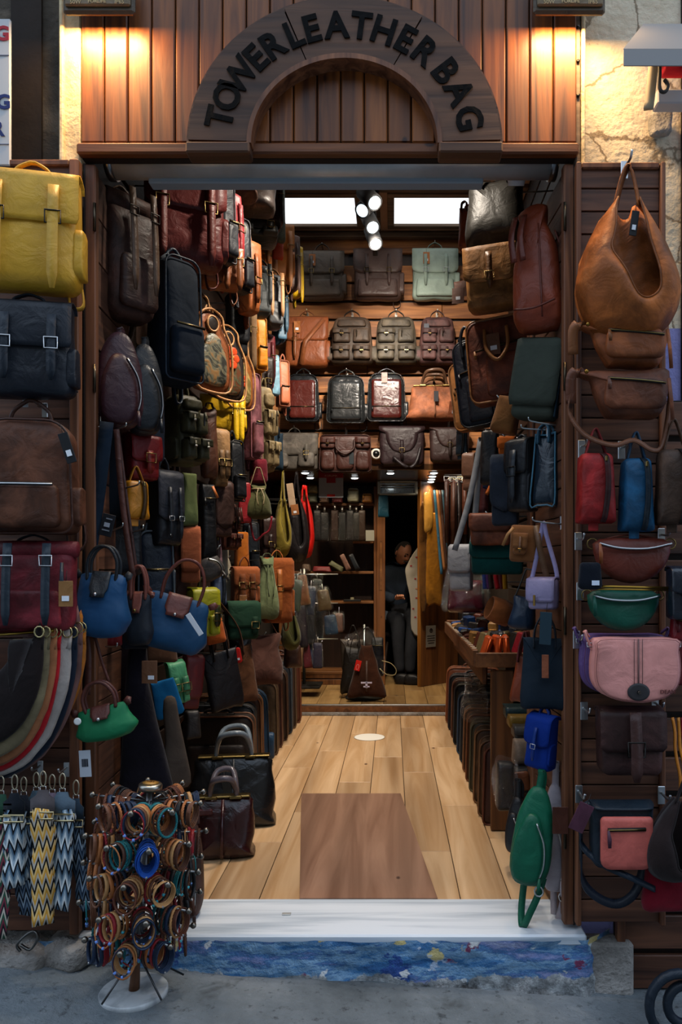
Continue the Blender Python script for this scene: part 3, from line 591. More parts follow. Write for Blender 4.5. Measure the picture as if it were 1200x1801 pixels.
# ---- wall sign at the left edge
ws = thing('wall_sign', 'weathered white painted sign with red and blue capital letters at the photo edge', 'sign', P(-10, 290, 2.36))
M().box((-.055, 0, .227), (.215, .012, .462), .003).obj('board', 'Pb9bec2', ws)
kx = 2.36/F
text(ws, 'G', (16*kx, -.008, 227*kx), .062, 'P9e2030', .002, .002); text(ws, 'G', (18*kx, -.008, 107*kx), .062, 'P1b2b66', .002, .002); text(ws, 'R', (8*kx, -.008, 60*kx), .066, 'P1b2b66', .002, .002)
m = M(); [m.box((-.05, -.0075, q*kx), (.2, .002, .002)) for q in (190, 34)]; m.obj('line', 'P5c6680', ws)
# ---- awning bracket
aw = thing('awning_cassette', 'white metal awning cassette with red rolled fabric and hanging crank hook', 'awning', P(1160, 160, 2.3))
def wp(px, py, d): return P(px, py, d)-aw.location
m = M(); a, b_, c, d = wp(1132, 44, 2.36), wp(1097, 88, 2.16), wp(1260, 88, 2.16), wp(1260, 44, 2.36); e = Vector((0, 0, .004))
m.add([a, b_, c, d, a+e, b_+e, c+e, d+e], [(0, 1, 2, 3), (7, 6, 5, 4), (0, 4, 5, 1), (1, 5, 6, 2), (2, 6, 7, 3), (3, 7, 4, 0)], False); m.obj('hood', 'P8f8a86', aw)
f0, f1 = wp(1097, 88, 2.16), wp(1260, 116, 2.16); M().box(((f0.x+f1.x)/2, f0.y, (f0.z+f1.z)/2), (f1.x-f0.x, .004, f0.z-f1.z)).obj('front_lip', 'P8b8a8a', aw)
a = wp(1167, 107, 2.3); M().lathe([(.001, 0), (.045, 0), (.045, .3), (.001, .3)], a, 20, (1, 0, 0)).obj('fabric_roll', 'Ca0182c', aw)
a = wp(1158, 99, 2.3); M().lathe([(.012, 0), (.03, .003), (.034, .02), (.022, .03)], a-Vector((.015, 0, -.01)), 14, (1, 0, 0)).obj('gear_box', 'P55544f', aw)
M().ribbon(smooth([wp(1146, 86, 2.24), wp(1150, 84, 2.24), wp(1151, 100, 2.24), wp(1146, 150, 2.24), wp(1141, 192, 2.24)], 3), .028, .012, (1, -.4, 0)).obj('arm', 'Pa8997c', aw)
b0, b1 = wp(1152, 165, 2.32), wp(1260, 190, 2.32); M().box(((b0.x+b1.x)/2, b0.y, (b0.z+b1.z)/2), (b1.x-b0.x, .05, b0.z-b1.z), .004).obj('cross_bar', 'Pb5b3b4', aw)
M().tube(smooth([wp(*q, 2.2) for q in ((1160, 105), (1161, 125), (1160, 148), (1163, 160), (1171, 161), (1175, 150), (1169, 140))], 4), .0055, 7).obj('crank_hook', 'P2d2a28', aw)
# knob of broken wall plaster under it
o = rock('trim_22', 'PLASTER', P(1163, 222, 2.44), (.07, .05, .08), 3, .02); o['kind'] = 'structure'
# ---- track spots
tr = thing('light_track', 'black ceiling light track carrying the hanging spotlights', 'track', (-.12, 4.5, 3.42)); M().box((0, 0, 0), (.035, 1.7, .03), .004).obj('rail', 'P141414', tr)
for y in (-.7, .7): M().tube([(0, y, 0), (0, y, .42)], .006).obj('rod', 'P141414', tr)
for i, (px, py, d, ax, pos) in enumerate(((650, 348, 4.22, (.35, -.45, -.55), 'topmost'), (646, 362, 4.42, (-.35, -.5, -.6), 'second from the top'), (651, 390, 4.62, (.25, -.55, -.75), 'third from the top'), (657, 418, 4.8, (.22, -.5, -.8), 'lowest'))):
    c = P(px, py, d); t = thing('track_spotlight', 'black cylinder spotlight hanging under the skylights, '+pos+' of four', 'spotlight', c, group='track spotlights'); A = Vector(ax).normalized()
    M().lathe([(.03, -.085), (.045, -.083), (.047, .07), (.045, .072), (.040, .071), (.038, .066)], (0, 0, 0), 20, A).obj('lamp_body', 'P1b1b1c', t)
    M().lathe([(.036, .059), (.036, .071), (.034, .074)], (0, 0, 0), 20, A).obj('lens', 'SPOTG', t)
    M().tube([Vector((0, 0, .0))-A*.03, Vector((-.12-c.x, 0, 3.41-c.z))], .007).obj('stem', 'P141414', t)
# ---- downlights in the back room ceiling
for i, (px, py) in enumerate(((537, 831), (546, 839.6), (624, 840), (687, 831.5), (763.5, 831), (761, 837), (759.6, 842), (758, 846.5))):
    d = .81*F/(1000-py); c = P(px, py, d); c.z = 1.978
    lab = ['round lit downlight over the plastic-wrapped bags, nearer one', 'round lit downlight over the plastic-wrapped bags, farther one', 'round lit downlight behind the brown briefcase', 'round lit downlight in front of the heater', 'round lit downlight, nearest of the row over the door leaf', 'round lit downlight, second of the row over the door leaf', 'round lit downlight, third of the row over the door leaf', 'round lit downlight, farthest of the row over the door leaf'][i]
    t = thing('downlight', lab, 'downlight', c, group='downlights in the back room'); M().lathe([(.034, 0), (.045, -.004), (.045, .0)], (0, 0, 0), 20).obj('trim_ring', 'Mb9bdc0', t); M().lathe([(.02, -.010), (.028, -.008), (.031, -.001)], (0, 0, 0), 16).obj('lens', 'DOWNL', t)
    lamp('downlight_beam', 'SPOT', (c.x, c.y, 1.945), 11 if i < 4 else 7, (1, .80, .55), aim=(c.x, c.y+.1, 0), size=.03, spot=R(150), blend=1)
# ---- back room shelf unit
SX0, SX1, SD = -1.06, -.146, 7.0; su = thing('shelf_unit', 'tall brown open shelf unit in the back room beside the dark doorway', 'shelf', ((SX0+SX1)/2, 7.17, .08)); sw = SX1-SX0
zz = lambda py: 1.17-(py-1000)*7.0/F-.08
M().box((sw/2-.013, 0, .93), (.026, .34, 1.86), .002).obj('side_panel', 'SHELFV', su); M().box((-sw/2+.013, 0, .93), (.026, .34, 1.86), .002).obj('side_panel', 'SHELFV', su); M().box((0, .165, .93), (sw, .01, 1.86)).obj('back_panel', 'CAB', su)
for py in (887, 1007, 1059.5, 1184): M().box((0, 0, zz(py)), (sw-.055, .33, .024), .002).obj('shelf', 'SHELF', su)
M().box((sw/2-.13, .05, zz(953)), (.2, .24, .02), .002).obj('shelf', 'SHELF', su)
M().box((0, -.15, .085), (sw-.05, .02, .05), .003).obj('drawer', 'SHELFV', su); M().box((0, -.15, .025), (sw-.05, .02, .05), .003).obj('drawer', 'SHELFV', su)
st('door_2', 'SHELFV', (-.105, 7.06, 1.03), (.078, .12, 1.9), .003); st('trim_23', 'SHELFV', (.06, 7.1, 1.93), (.42, .06, .1), .003)
o = M().box((0, -.062, .17), (.02, .006, .46), .001).obj('moulding', 'SHELF', bpy.data.objects['door_2'])
# door leaf standing open
dl = thing('back_door', 'open honey-coloured wooden door leaf carrying the mustard jacket', 'door', (.248, 6.90, .08), math.degrees(math.atan2(.34, .36)))
M().box((.262, .0, .95), (.515, .034, 1.9), .002).obj('door_panel', 'SHELFV', dl)
M().box((.004, 0, .95), (.014, .04, 1.9), .002).obj('door_edge', 'DOORW', dl)
sg = thing('notice_sign', 'small grey notice plate with a round pictogram on the open wooden door', 'sign', P(756.5, 1138, 6.97), 43); M().box((0, -.012, .1), (.13, .004, .2), .002).obj('plate', 'P6d675e', sg)
o = M().lathe([(.022, 0), (.022, .002), (.016, .002), (.016, 0)], (0, -.014, .155), 20, (0, -1, 0)).obj('pictogram', 'P2a1f1f', sg)
for i in range(4): M().box((0, -.015, .105-.022*i), (.1-.02*(i == 3), .002, .008)).obj('text_line', 'P2a2523', sg)
# heater
ht = thing('radiant_heater', 'grey framed radiant heater with ribbed reflector above the dark doorway', 'heater', P(699.5, 871, 6.9)); w = 70*6.9/F; h = 25*6.9/F; m = M()
for (x, z, a, b_) in ((0, .008, w, .016), (0, h-.008, w, .016), (-w/2+.012, h/2, .024, h), (w/2-.012, h/2, .024, h)): m.box((x, 0, z), (a, .07, b_), .004)
m.obj('frame', 'P8f9590', ht); M().box((0, .03, h/2), (w-.04, .01, h-.03)).obj('reflector', 'LAMPG', ht)
for i in range(26): M().box((-w/2+.045+i*(w-.09)/25, -.012, h*.36), (.0035, .012, h*.42)).obj('grille_rib', 'Mb0b3ae', ht)
for z in (.55, .72): M().tube([(-w/2+.03, .0, h*z), (w/2-.03, 0, h*z)], .006).obj('heating_tube', 'Ma3a49c', ht)
M().tube([(w/2, 0, h*.5), (w/2+.03, 0, h*.5)], .009).obj('knob', 'P151515', ht)
# security camera
sc_ = thing('security_camera', 'small white round security camera under the slat wall', 'camera', P(662, 799, 5.93)); M().lathe([(.02, .03), (.04, .02), (.043, -.02), (.036, -.032), (.03, -.03)], (0, 0, 0), 20, (0, 1, 0)).obj('housing', 'Pdcd6cc', sc_); M().ball((0, -.022, 0), .03, 12).obj('lens', 'H101010', sc_)
M().tube([(-.04, .02, .0), (-.065, .06, 0)], .01).obj('arm', 'Pdcd6cc', sc_)
# poster
ps = thing('poster', 'red and white notice poster hanging over the top shelf', 'poster', P(582.5, 873, 6.04)); k = 6.04/F; M().box((0, 0, 25*k), (43*k, .003, 54*k)).obj('sheet', 'P8e9296', ps)
M().box((0, -.003, 42*k), (43*k, .002, 19*k)).obj('red_band', 'P8c1414', ps); M().box((0, -.003, 28*k), (16*k, .002, 9*k)).obj('red_block', 'P8c1414', ps); M().box((0, -.003, 1.5*k), (14*k, .002, 4*k)).obj('red_block', 'Pc02010', ps)
text(ps, 'DIJITAL KIYMET', (0, -.006, 43*k), .022, 'Pc99a94', .001); text(ps, 'KORUMA', (0, -.006, 36*k), .024, 'Pc99a94', .001)
# ---------------------------------------------------------------- bag building kit
def shade(key, k):
    c = [int(key[i:i+2], 16) for i in (1, 3, 5)]; return key[0]+''.join('%02x' % max(0, min(255, int(v*k))) for v in c)
class Bag:
    def __init__(s, root, w, h, t, m, m2=None, hw='G'):
        s.r = root; s.w = w; s.h = h; s.t = t; s.m = m; s.m2 = m2 or shade(m, .8); s.metal = {'G': 'G7d6a40', 'S': 'Mc0c2c4', 'K': 'M2b2a28'}[hw]; s.seed = random.random()*50
        s.yf = -t/2; s.tp = 1.0; s.p = 6
    def body(s, ol=None, p=6, wob=None, taper=.85, sag=0, m=None, rings=5, name='body', t=None, cen=None):
        s.tp = taper
        s.ol = ol or rr(s.w*.97, s.w, s.h, min(s.w, s.h)*.09, min(s.w, s.h)*.11)
        k = min(s.w, s.h)
        return M().pillow(s.ol, t or s.t, p, 0, rings, True, taper, k*.016 if wob is None else wob*k, s.seed, cen, sag).obj(name, m or s.m, s.r)
    def Y(s, z): return s.yf*(1+(s.tp-1)*max(0, min(1, z/s.h)))
    def piping(s, m=None, r=.004, k=.985):
        cx = 0; cz = s.h/2; pts = [((x-cx)*k, s.Y(z)*.9, cz+(z-cz)*k) for x, z in s.ol]
        M().tube(pts, r, 5, True).obj('piping', m or s.m2, s.r)
    def flap(s, frac=.5, wf=1.02, rnd=.3, m=None, droop=0.0, mid=0.0, name='flap', over=True):
        w, h, t = s.w*wf, s.h, s.t; ze = h*(1-frac); path = []
        if over: path += [(t*.42*s.tp, h*.93), (t*.36*s.tp, h*.985), (t*.1*s.tp, h*1.008), (-t*.2*s.tp, h*1.004), (-t*.42*s.tp, h*.975)]
        else: path += [(-t*.5, h*.98)]
        n = 9
        for i in range(n+1):
            z = h*.95+(ze-h*.95)*i/n; path.append((s.Y(z)-.006-.004*sin(pi*i/n), z))
        N = len(path); rl = rnd*w*.5
        def hwf(i):
            z = path[i][1]
            if i < N-n-1: return (w/2*.97, w/2*.97)
            q = max(0, 1-(z-ze)/max(rl, 1e-4)); e = w/2-rl*(1-math.sqrt(max(0, 1-q*q))) if q > 0 else w/2
            if mid: e = w/2*(1-mid*max(0, min(1, (h-z)/(h-ze)))**1.5) if q <= 0 else e*(1-mid)
            return (e, e)
        o = M().sheet(path, hwf, .005, 8, bulge=.003).obj(name, m or s.m, s.r)
        s.yflap = -t*.5-.012; s.fz = ze; return o
    def strap(s, u, z0, z1, w=.022, m=None, buckle=None, tip=True, yo=0.0, sway=0.0, name='strap', patch=False):
        """vertical strap from z0 (top) down to z1, in fractions of h"""
        x = u*s.w; za, zb = z0*s.h, z1*s.h; n = 7; yy = lambda z: s.Y(z)-.014+yo
        pts = [Vector((x+sway*(i/n)**2, yy(za+(zb-za)*i/n)-.006*sin(pi*i/n)-(.008 if zb < 0 else 0)*(i/n), za+(zb-za)*i/n)) for i in range(n+1)]; ws = [w]*n+[w*.45 if tip else w]
        o = M().ribbon(pts, ws, .004).obj(name, m or s.m2, s.r)
        if buckle is not None:
            zb = buckle*s.h; a = w*.72; b = w*.62; y = yy(zb)-.004
            M().tube([(x-a, y-.005, zb-b), (x+a, y-.005, zb-b), (x+a, y-.005, zb+b), (x-a, y-.005, zb+b)], w*.09, 6, True).obj('buckle', s.metal, o)
        return o
    def handle(s, hh=.06, wd=.12, r=None, m=None, y=0.0, flat=True, peak=True, w=.018, name='handle', z=None):
        z = s.h*.98 if z is None else z
        P0 = [(-wd/2, y, z-.01), (-wd*.42, y, z+hh*.5), (-wd*.12 if peak else -wd*.3, y, z+hh*.95), (0, y, z+hh), (wd*.12 if peak else wd*.3, y, z+hh*.95), (wd*.42, y, z+hh*.5), (wd/2, y, z-.01)]
        pts = smooth(P0, 4)
        return (M().ribbon(pts, w, .005, (0, 1, 0)) if flat else M().tube(pts, r or .006, 7)).obj(name, m or s.m2, s.r)
    def pocket(s, u, z, wu, hh, t=.03, m=None, flap=None, p=5, r=.25, name='pocket', y=None):
        W_, H_ = wu*s.w, hh*s.h; ol = rr(W_*.95, W_, H_, min(W_, H_)*r, min(W_, H_)*r)
        g = M().pillow(ol, t, p, 0, 3, True, .85, .002, s.seed+u*9); o = g.obj(name, m or s.m, s.r); o.location = (u*s.w, (s.Y((z+hh*.5)*s.h) if y is None else y)-t*.2, z*s.h)
        if flap:
            pth = [(0, H_*1.02), (-t*.55, H_*1.0)]+[(-t*.62-.003, H_*(.97-flap*i/4)) for i in range(5)]
            f = M().sheet(pth, W_*.52, .004, 4).obj('pocket_flap', m or s.m, o)
            M().ribbon([(0, -t*.62-.008, H_*.85), (0, -t*.62-.009, H_*(.9-flap)), (0, -t*.62-.008, H_*(.78-flap))], [W_*.18, W_*.18, W_*.1], .003).obj('tab', s.m2, o)
            M().box((0, -t*.62-.011, H_*(.93-flap)), (W_*.24, .003, .006), .001).obj('catch', s.metal, o)
        return o
    def zip(s, pts, w=.008, m='P1a1816', pull=True, metal=None, y=None, plen=.035, pm=None):
        q = smooth([(u*s.w, (s.Y(v*s.h)-.004) if y is None else y, v*s.h) for u, v in pts], 4) if len(pts) > 2 else [Vector((u*s.w, (s.Y(v*s.h)-.004) if y is None else y, v*s.h)) for u, v in pts]
        o = M().ribbon(q, w, .004, (0, 0, 1) if abs(q[0].z-q[-1].z) < abs(q[0].x-q[-1].x) else (1, 0, 0)).obj('zipper', m, s.r)
        M().ribbon([v+Vector((0, -.003, 0)) for v in q], w*.35, .003, (0, 0, 1) if abs(q[0].z-q[-1].z) < abs(q[0].x-q[-1].x) else (1, 0, 0)).obj('zipper_teeth', metal or s.metal, o)
        if pull: e = q[0]; M().ribbon([e+Vector((0, -.006, 0)), e+Vector((.002, -.01, -plen*.5)), e+Vector((.003, -.008, -plen))], [.006, .012, .009], .003).obj('zip_puller', pm or s.m2, o)
        return o
    def tag(s, u, z, m='L7a4a26', w=.035, hh=.06, stick=True, y=None, rot=0):
        o = M().box((0, 0, -hh/2), (w, .003, hh), .001).obj('price_tag', m, s.r); o.location = (u*s.w, (s.yf-.022) if y is None else y, z*s.h); o.rotation_euler = (0, R(rot), 0)
        if stick: M().box((.0, -.003, -hh*.68), (w*.5, .002, hh*.2)).obj('sticker', 'Pdfe4ea', o)
        M().tube([(0, 0, -.006), (0, .01, .03)], .001, 4).obj('string', 'P1a1410', o)
        return o
    def dangle(s, x0, x1, drop, w=.025, y=None, m=None, z=.3, name='shoulder_strap'):
        y = s.t*.45 if y is None else y
        return M().ribbon(smooth([(x0*s.w, y, z*s.h), ((x0*1.1)*s.w, y, -drop*.4), ((x0+x1)/2*s.w, y-.01, -drop), (x1*s.w, y, -drop*.35), (x1*s.w*.9, y, z*s.h*.8)], 5), w, .004, (0, 1, 0)).obj(name, m or s.m2, s.r)
    def hang(s, H, wd=None, w=.022, m=None, y=0.0, lean=0.0, z=None, name='shoulder_strap'):
        """long shoulder strap going up to a peg"""
        wd = s.w*.94 if wd is None else wd; z = s.h*.95 if z is None else z
        return M().ribbon(smooth([(-wd/2, y, z), (-wd*.3+lean*.5, y, z+H*.55), (-.012+lean, y, z+H*.97), (lean, y, z+H), (.012+lean, y, z+H*.97), (wd*.3+lean*.5, y, z+H*.55), (wd/2, y, z)], 5), w, .004, (0, 1, .0)).obj(name, m or s.m2, s.r)
    def text(s, t_, u, z, size, m='P2a1512'): return text(s.r, t_, (u*s.w, s.yf-.02, z*s.h), size, m, .001)

def k_pack(b, o):      # flap backpack with two buckled straps
    b.body(p=5, taper=o.get('tp', .8), wob=.02)
    f = o.get('frac', .48); b.pocket(-.0, .02, .86, max(.2, .86-f), b.t*.3, m=o.get('fm'), p=6, r=.12, name='front_pocket') if o.get('fp') else None
    b.flap(f, 1.03, o.get('rnd', .18), m=o.get('flm')); us = o.get('us', (-.27, .27)); sw = o.get('sw', .026)
    yo = -.012-(b.t*.12 if o.get('fp') else 0)
    for u in us: b.strap(u, 1-f*.35, o.get('se', .12), sw, buckle=1-f+.02, m=o.get('stm'), yo=yo if o.get('fp') else -.004)
    b.pocket(.5, .1, .12, .42, b.t*.6, y=0, name='side_pocket'); b.handle(o.get('hh', .055), min(.12, b.w*.4)); 
    if o.get('dg', 1): b.dangle(.3, .48, o.get('drop', .05))
def k_roll(b, o):      # roll-top backpack
    b.body(rr(b.w*1.0, b.w*.97, b.h*.9, .02, .04), p=4, taper=.7, wob=.025)
    M().lathe([(.004, -b.w*.53), (b.t*.2, -b.w*.52), (b.t*.22, 0), (b.t*.2, b.w*.52), (.004, b.w*.53)], (0, -b.t*.12, b.h*.93), 12, (1, 0, 0)).obj('rolled_top', b.m, b.r)
    if o.get('fp', 1): b.pocket(0, .06, .8, .42, b.t*.22, name='front_pocket', r=.15)
    for u in o.get('us', (-.28, .28)): b.strap(u, .99, o.get('se', .18), .024, buckle=.8, m=o.get('stm'), yo=-.004-(b.t*.14 if o.get('fp', 1) else 0))
    b.handle(o.get('hh', .06), .1, y=b.t*.2)
def k_tall(b, o):      # tall soft roll-top bag seen from its side
    W_, H_ = b.w, b.h; ol = sm2([(-W_*.46, H_*.03), (0, -.005), (W_*.46, 0), (W_*.5, H_*.2), (W_*.46, H_*.5), (W_*.38, H_*.72), (W_*.26, H_*.86), (W_*.3, H_*.97), (0, H_*1.0), (-W_*.28, H_*.95), (-W_*.24, H_*.84), (-W_*.36, H_*.7), (-W_*.46, H_*.5), (-W_*.5, H_*.2)], 3)
    b.body(ol, p=2.8, taper=.45, wob=.045); M().ribbon([(W_*.16, b.Y(H_*q)-.003, H_*q) for q in (.05, .2, .4, .6, .8)], .005, .004).obj('seam_strip', b.m2, b.r)
    M().ribbon(smooth([(-W_*.42, b.yf*.9, H_*.16), (0, b.yf*1.04, H_*.13), (W_*.42, b.yf*.9, H_*.17)], 4), .006, .004, (0, 0, 1)).obj('base_seam', b.m2, b.r)
    for u in (-.3, -.12): M().ribbon(smooth([(W_*u, b.yf*.55, H_*.9), (W_*(u-.04), b.yf*1.1, H_*.7), (W_*u, b.yf*1.2, H_*.5)], 4), .02, .004).obj('front_strap', b.m2, b.r)
    M().ribbon(smooth([(W_*.42, 0, H_*.75), (W_*.56, .01, H_*.5), (W_*.55, .02, H_*.1), (W_*.3, .02, -.06), (0, .02, -.10), (-W_*.2, .02, -.03)], 5), .028, .005, (0, 1, 0)).obj('shoulder_strap', b.m2, b.r)
def k_zip(b, o):       # rounded zip backpack
    b.body(rr(b.w*.92, b.w, b.h, b.w*.26, b.w*.12, 6), p=5, taper=.8, wob=.015, m=o.get('bm')); b.piping()
    if o.get('panel'):
        g = M().pillow(rr(b.w*.76, b.w*.78, b.h*.8, .015, .02), .03, 7, 0, 3, True, 1, .002).obj('front_panel', o['panel'], b.r); g.location = (0, b.yf*.97, b.h*.06)
        b.zip([(-.36, .3), (.36, .3)], y=b.yf*.97-.016, pull=True)
    else:
        b.pocket(-.02, .05, .82, .38, b.t*.35, p=5, r=.16, name='front_pocket'); b.zip([(-.4, .42), (.33, .42)], y=b.yf-b.t*.22, w=.01, pull=False)
    b.pocket(.5, .08, .14, .34, b.t*.55, y=0, name='side_pocket'); b.zip([(-.38, .8), (-.2, .97), (.2, .97), (.38, .8)], y=-b.t*.18, pull=False)
    b.handle(o.get('hh', .055), min(.14, b.w*.45), flat=False)
    if o.get('dg', 1): b.dangle(.3, .52, .05)
def k_cargo(b, o):     # backpack with four flap pockets
    b.body(rr(b.w*.86, b.w, b.h, b.w*.2, b.w*.1), p=5, taper=.7, wob=.015)
    b.pocket(0, .76, .66, .15, b.t*.25, name='top_pocket', r=.3)
    for (u, z) in ((-.22, .42), (.22, .42), (-.23, .06), (.23, .06)):
        if z > .4 and u > 0: b.pocket(u, z, .38, .3, b.t*.4, r=.15); b.zip([(-.0+u-.1, z+.28), (u-.1, z+.1)], y=b.yf-b.t*.3, w=.006)
        else: b.pocket(u, z, .38, .28, b.t*.4, flap=.34, r=.15)
    for s in (-.5, .5): b.pocket(s, .05, .16, .32, b.t*.6, y=0, name='side_pocket')
    b.handle(.06, b.w*.38, w=.024)
def k_mess(b, o):      # messenger / saddle flap
    b.body(rr(b.w, b.w*.96, b.h, .01, min(b.w, b.h)*.12), p=6, taper=.85, wob=.015); b.flap(o.get('frac', .66), 1.03, o.get('rnd', .25), m=o.get('flm'), mid=o.get('mid', 0))
    for u in o.get('us', (0,)): b.strap(u, o.get('s0', .62), o.get('s1', .12), o.get('sw', .026), buckle=1-o.get('frac', .66)+.06, yo=-.008)
    if o.get('hang'): b.hang(o['hang'], lean=o.get('lean', 0))
    if o.get('hh'): b.handle(o['hh'], b.w*.3, flat=False)
def k_satch(b, o):
    b.body(rr(b.w, b.w, b.h, .015, .02), p=7, taper=.9, wob=.012); b.flap(.62, 1.03, .12)
    for u in (-.28, .28):
        b.pocket(u, .05, .36, .4, b.t*.35, r=.2); b.strap(u, .66, .22, .026, buckle=.42, yo=-b.t*.2)
    b.handle(.05, b.w*.26)
def k_brief(b, o):
    b.body(rr(b.w*.96, b.w, b.h, b.h*.12, b.h*.1), p=7, taper=.85, wob=.012); b.piping(r=.0045)
    if o.get('plain'): b.zip([(-.36, .62), (.4, .68)], pull=True); g = b.pocket(.12, .06, .68, .5, .012, r=.12, name='front_pocket')
    else:
        for u in (-.33, .33): b.pocket(u, .05, .26, .5, b.t*.3); b.pocket(u, .62, .28, .3, b.t*.25, flap=.5)
        b.pocket(0, .05, .34, .55, b.t*.25, name='front_pocket')
    hy = b.yf-.01
    for y in ((hy, b.t*.3) if not o.get('one') else (hy,)):
        m = M().tube(smooth([(-b.w*.17, y, b.h*.78), (-b.w*.16, y-.005, b.h*o.get('hz', 1.0)), (0, y-.01, b.h*(o.get('hz', 1.0)+.12)), (b.w*.16, y-.005, b.h*o.get('hz', 1.0)), (b.w*.17, y, b.h*.78)] if not o.get('down') else [(-b.w*.17, y, b.h*.85), (-b.w*.16, y-.02, b.h*.6), (0, y-.03, b.h*.45), (b.w*.16, y-.02, b.h*.6), (b.w*.17, y, b.h*.85)], 5), .008, 8).obj('handle', b.m2, b.r)
def k_glad(b, o):      # gladstone / doctor bag with metal frame
    W_, H_ = b.w, b.h; tw = o.get('tw', .43); md = (.52+tw+.09)/2 if tw > .4 else (.5+tw)/2
    ol = sm2([(-W_*.5, 0), (0, -.004), (W_*.5, 0), (W_*.47, H_*.12), (W_*md, H_*.45), (W_*(tw+.04), H_*.78), (W_*tw, H_*.97), (0, H_), (-W_*tw, H_*.97), (-W_*(tw+.04), H_*.78), (-W_*md, H_*.45), (-W_*.47, H_*.12)], 3)
    b.body(ol, p=3.5, taper=.25, wob=.03); m = M(); m.box((0, 0, H_*.995), (W_*tw*2.04, b.t*.2, .011), .004); m.obj('metal_frame', b.metal, b.r)
    for s in (-1, 1):
        M().box((s*W_*.2, -b.t*.14, H_*1.0), (.05, .012, .014), .003).obj('clasp', b.metal, b.r)
        y = s*b.t*.1; M().tube(smooth([(-W_*.22, y, H_*.98), (-W_*.2, y-.01, H_*1.16), (-W_*.12, y-.015+s*.05, H_*1.36), (W_*.12, y-.015+s*.05, H_*1.38), (W_*.2, y-.01, H_*1.16), (W_*.22, y, H_*.98)], 5), [.007+.006*sin(pi*i/25) for i in range(26)], 8).obj('handle', o.get('hm', b.m2), b.r)
    M().ribbon([(0, b.yf*.36, H_*.98), (0, b.yf*.9, H_*.5), (0, b.yf*1.02, H_*.15), (0, b.yf*.8, .01)], .012, .004).obj('seam_strip', b.m2, b.r)
    if o.get('plate'): x = o['plate']*W_; M().box((x, b.yf*.66, H_*.82), (W_*.25, .012, H_*.1), .004).obj('name_patch', shade(b.m, 1.5), b.r)
def k_tote(b, o):
    wt = o.get('wt', 1.08); ol = sm2([(-b.w*.5, .0), (-b.w*.2, -.003), (b.w*.2, -.003), (b.w*.5, 0), (b.w*.5*(1+(wt-1)*.5), b.h*.5), (b.w*.5*wt, b.h*.97), (b.w*.48*wt, b.h), (0, b.h*(1-o.get('dip', .02))), (-b.w*.48*wt, b.h), (-b.w*.5*wt, b.h*.97), (-b.w*.5*(1+(wt-1)*.5), b.h*.5)], 3)
    b.body(ol, p=3, taper=o.get('tp', .4), wob=.03)
    H = o.get('hh', .2)
    for y in (b.yf*.45, -b.yf*.35):
        M().ribbon(smooth([(-b.w*.22, y-.008, b.h*.85), (-b.w*.2, y-.005, b.h+H*.35), (-b.w*.06+o.get('lean', 0), y, b.h+H*.94), (o.get('lean', 0), y, b.h+H), (b.w*.06+o.get('lean', 0), y, b.h+H*.94), (b.w*.2, y-.005, b.h+H*.35), (b.w*.22, y-.008, b.h*.85)], 5), .018, .005, (0, 1, 0)).obj('handle', b.m2, b.r)
def k_ntote(b, o):     # nylon folding tote with leather flap and round handles
    W_, H_ = b.w, b.h; ol = sm2([(-W_*.36, .0), (0, -.004), (W_*.36, 0), (W_*.47, H_*.13), (W_*.54, H_*.27), (W_*.48, H_*.5), (W_*.43, H_*.75), (W_*.42, H_*.97), (W_*.2, H_*1.0), (0, H_*.96), (-W_*.2, H_*1.0), (-W_*.42, H_*.97), (-W_*.43, H_*.75), (-W_*.48, H_*.5), (-W_*.54, H_*.27), (-W_*.47, H_*.13)], 2)
    b.body(ol, p=2.6, taper=.3, wob=.035); lm = o.get('lm', 'L5a2f22'); y = b.yf*.75
    M().sheet([(b.t*.1, H_*1.0), (-b.t*.1, H_*1.03)]+[(y*(.3+.6*i/5)-.004, H_*(.98-.07*i)) for i in range(6)], lambda i: (W_*(.17 if i < 6 else .13),)*2, .004, 6).obj('leather_flap', lm, b.r)
    M().ball((0, y-.012, H_*.68), .006).obj('snap_button', b.metal, b.r)
    for yy in (-b.t*.12, b.t*.12): M().tube(smooth([(-W_*.26, yy, H_*.88), (-W_*.27, yy, H_+o.get('hh', .1)*.45), (-W_*.12, yy, H_+o.get('hh', .1)*.95), (W_*.12, yy, H_+o.get('hh', .1)*.95), (W_*.27, yy, H_+o.get('hh', .1)*.45), (W_*.26, yy, H_*.88)], 5), .0055, 7).obj('handle', lm, b.r)
    for s in (-1, 1): M().ribbon([(s*W_*.42, -.002, H_*.93), (s*W_*.5, -.004, H_*1.0), (s*W_*.53, -.002, H_*.98)], [.02, .026, .016], .006, (0, 0, 1)).obj('corner_tab', lm, b.r)
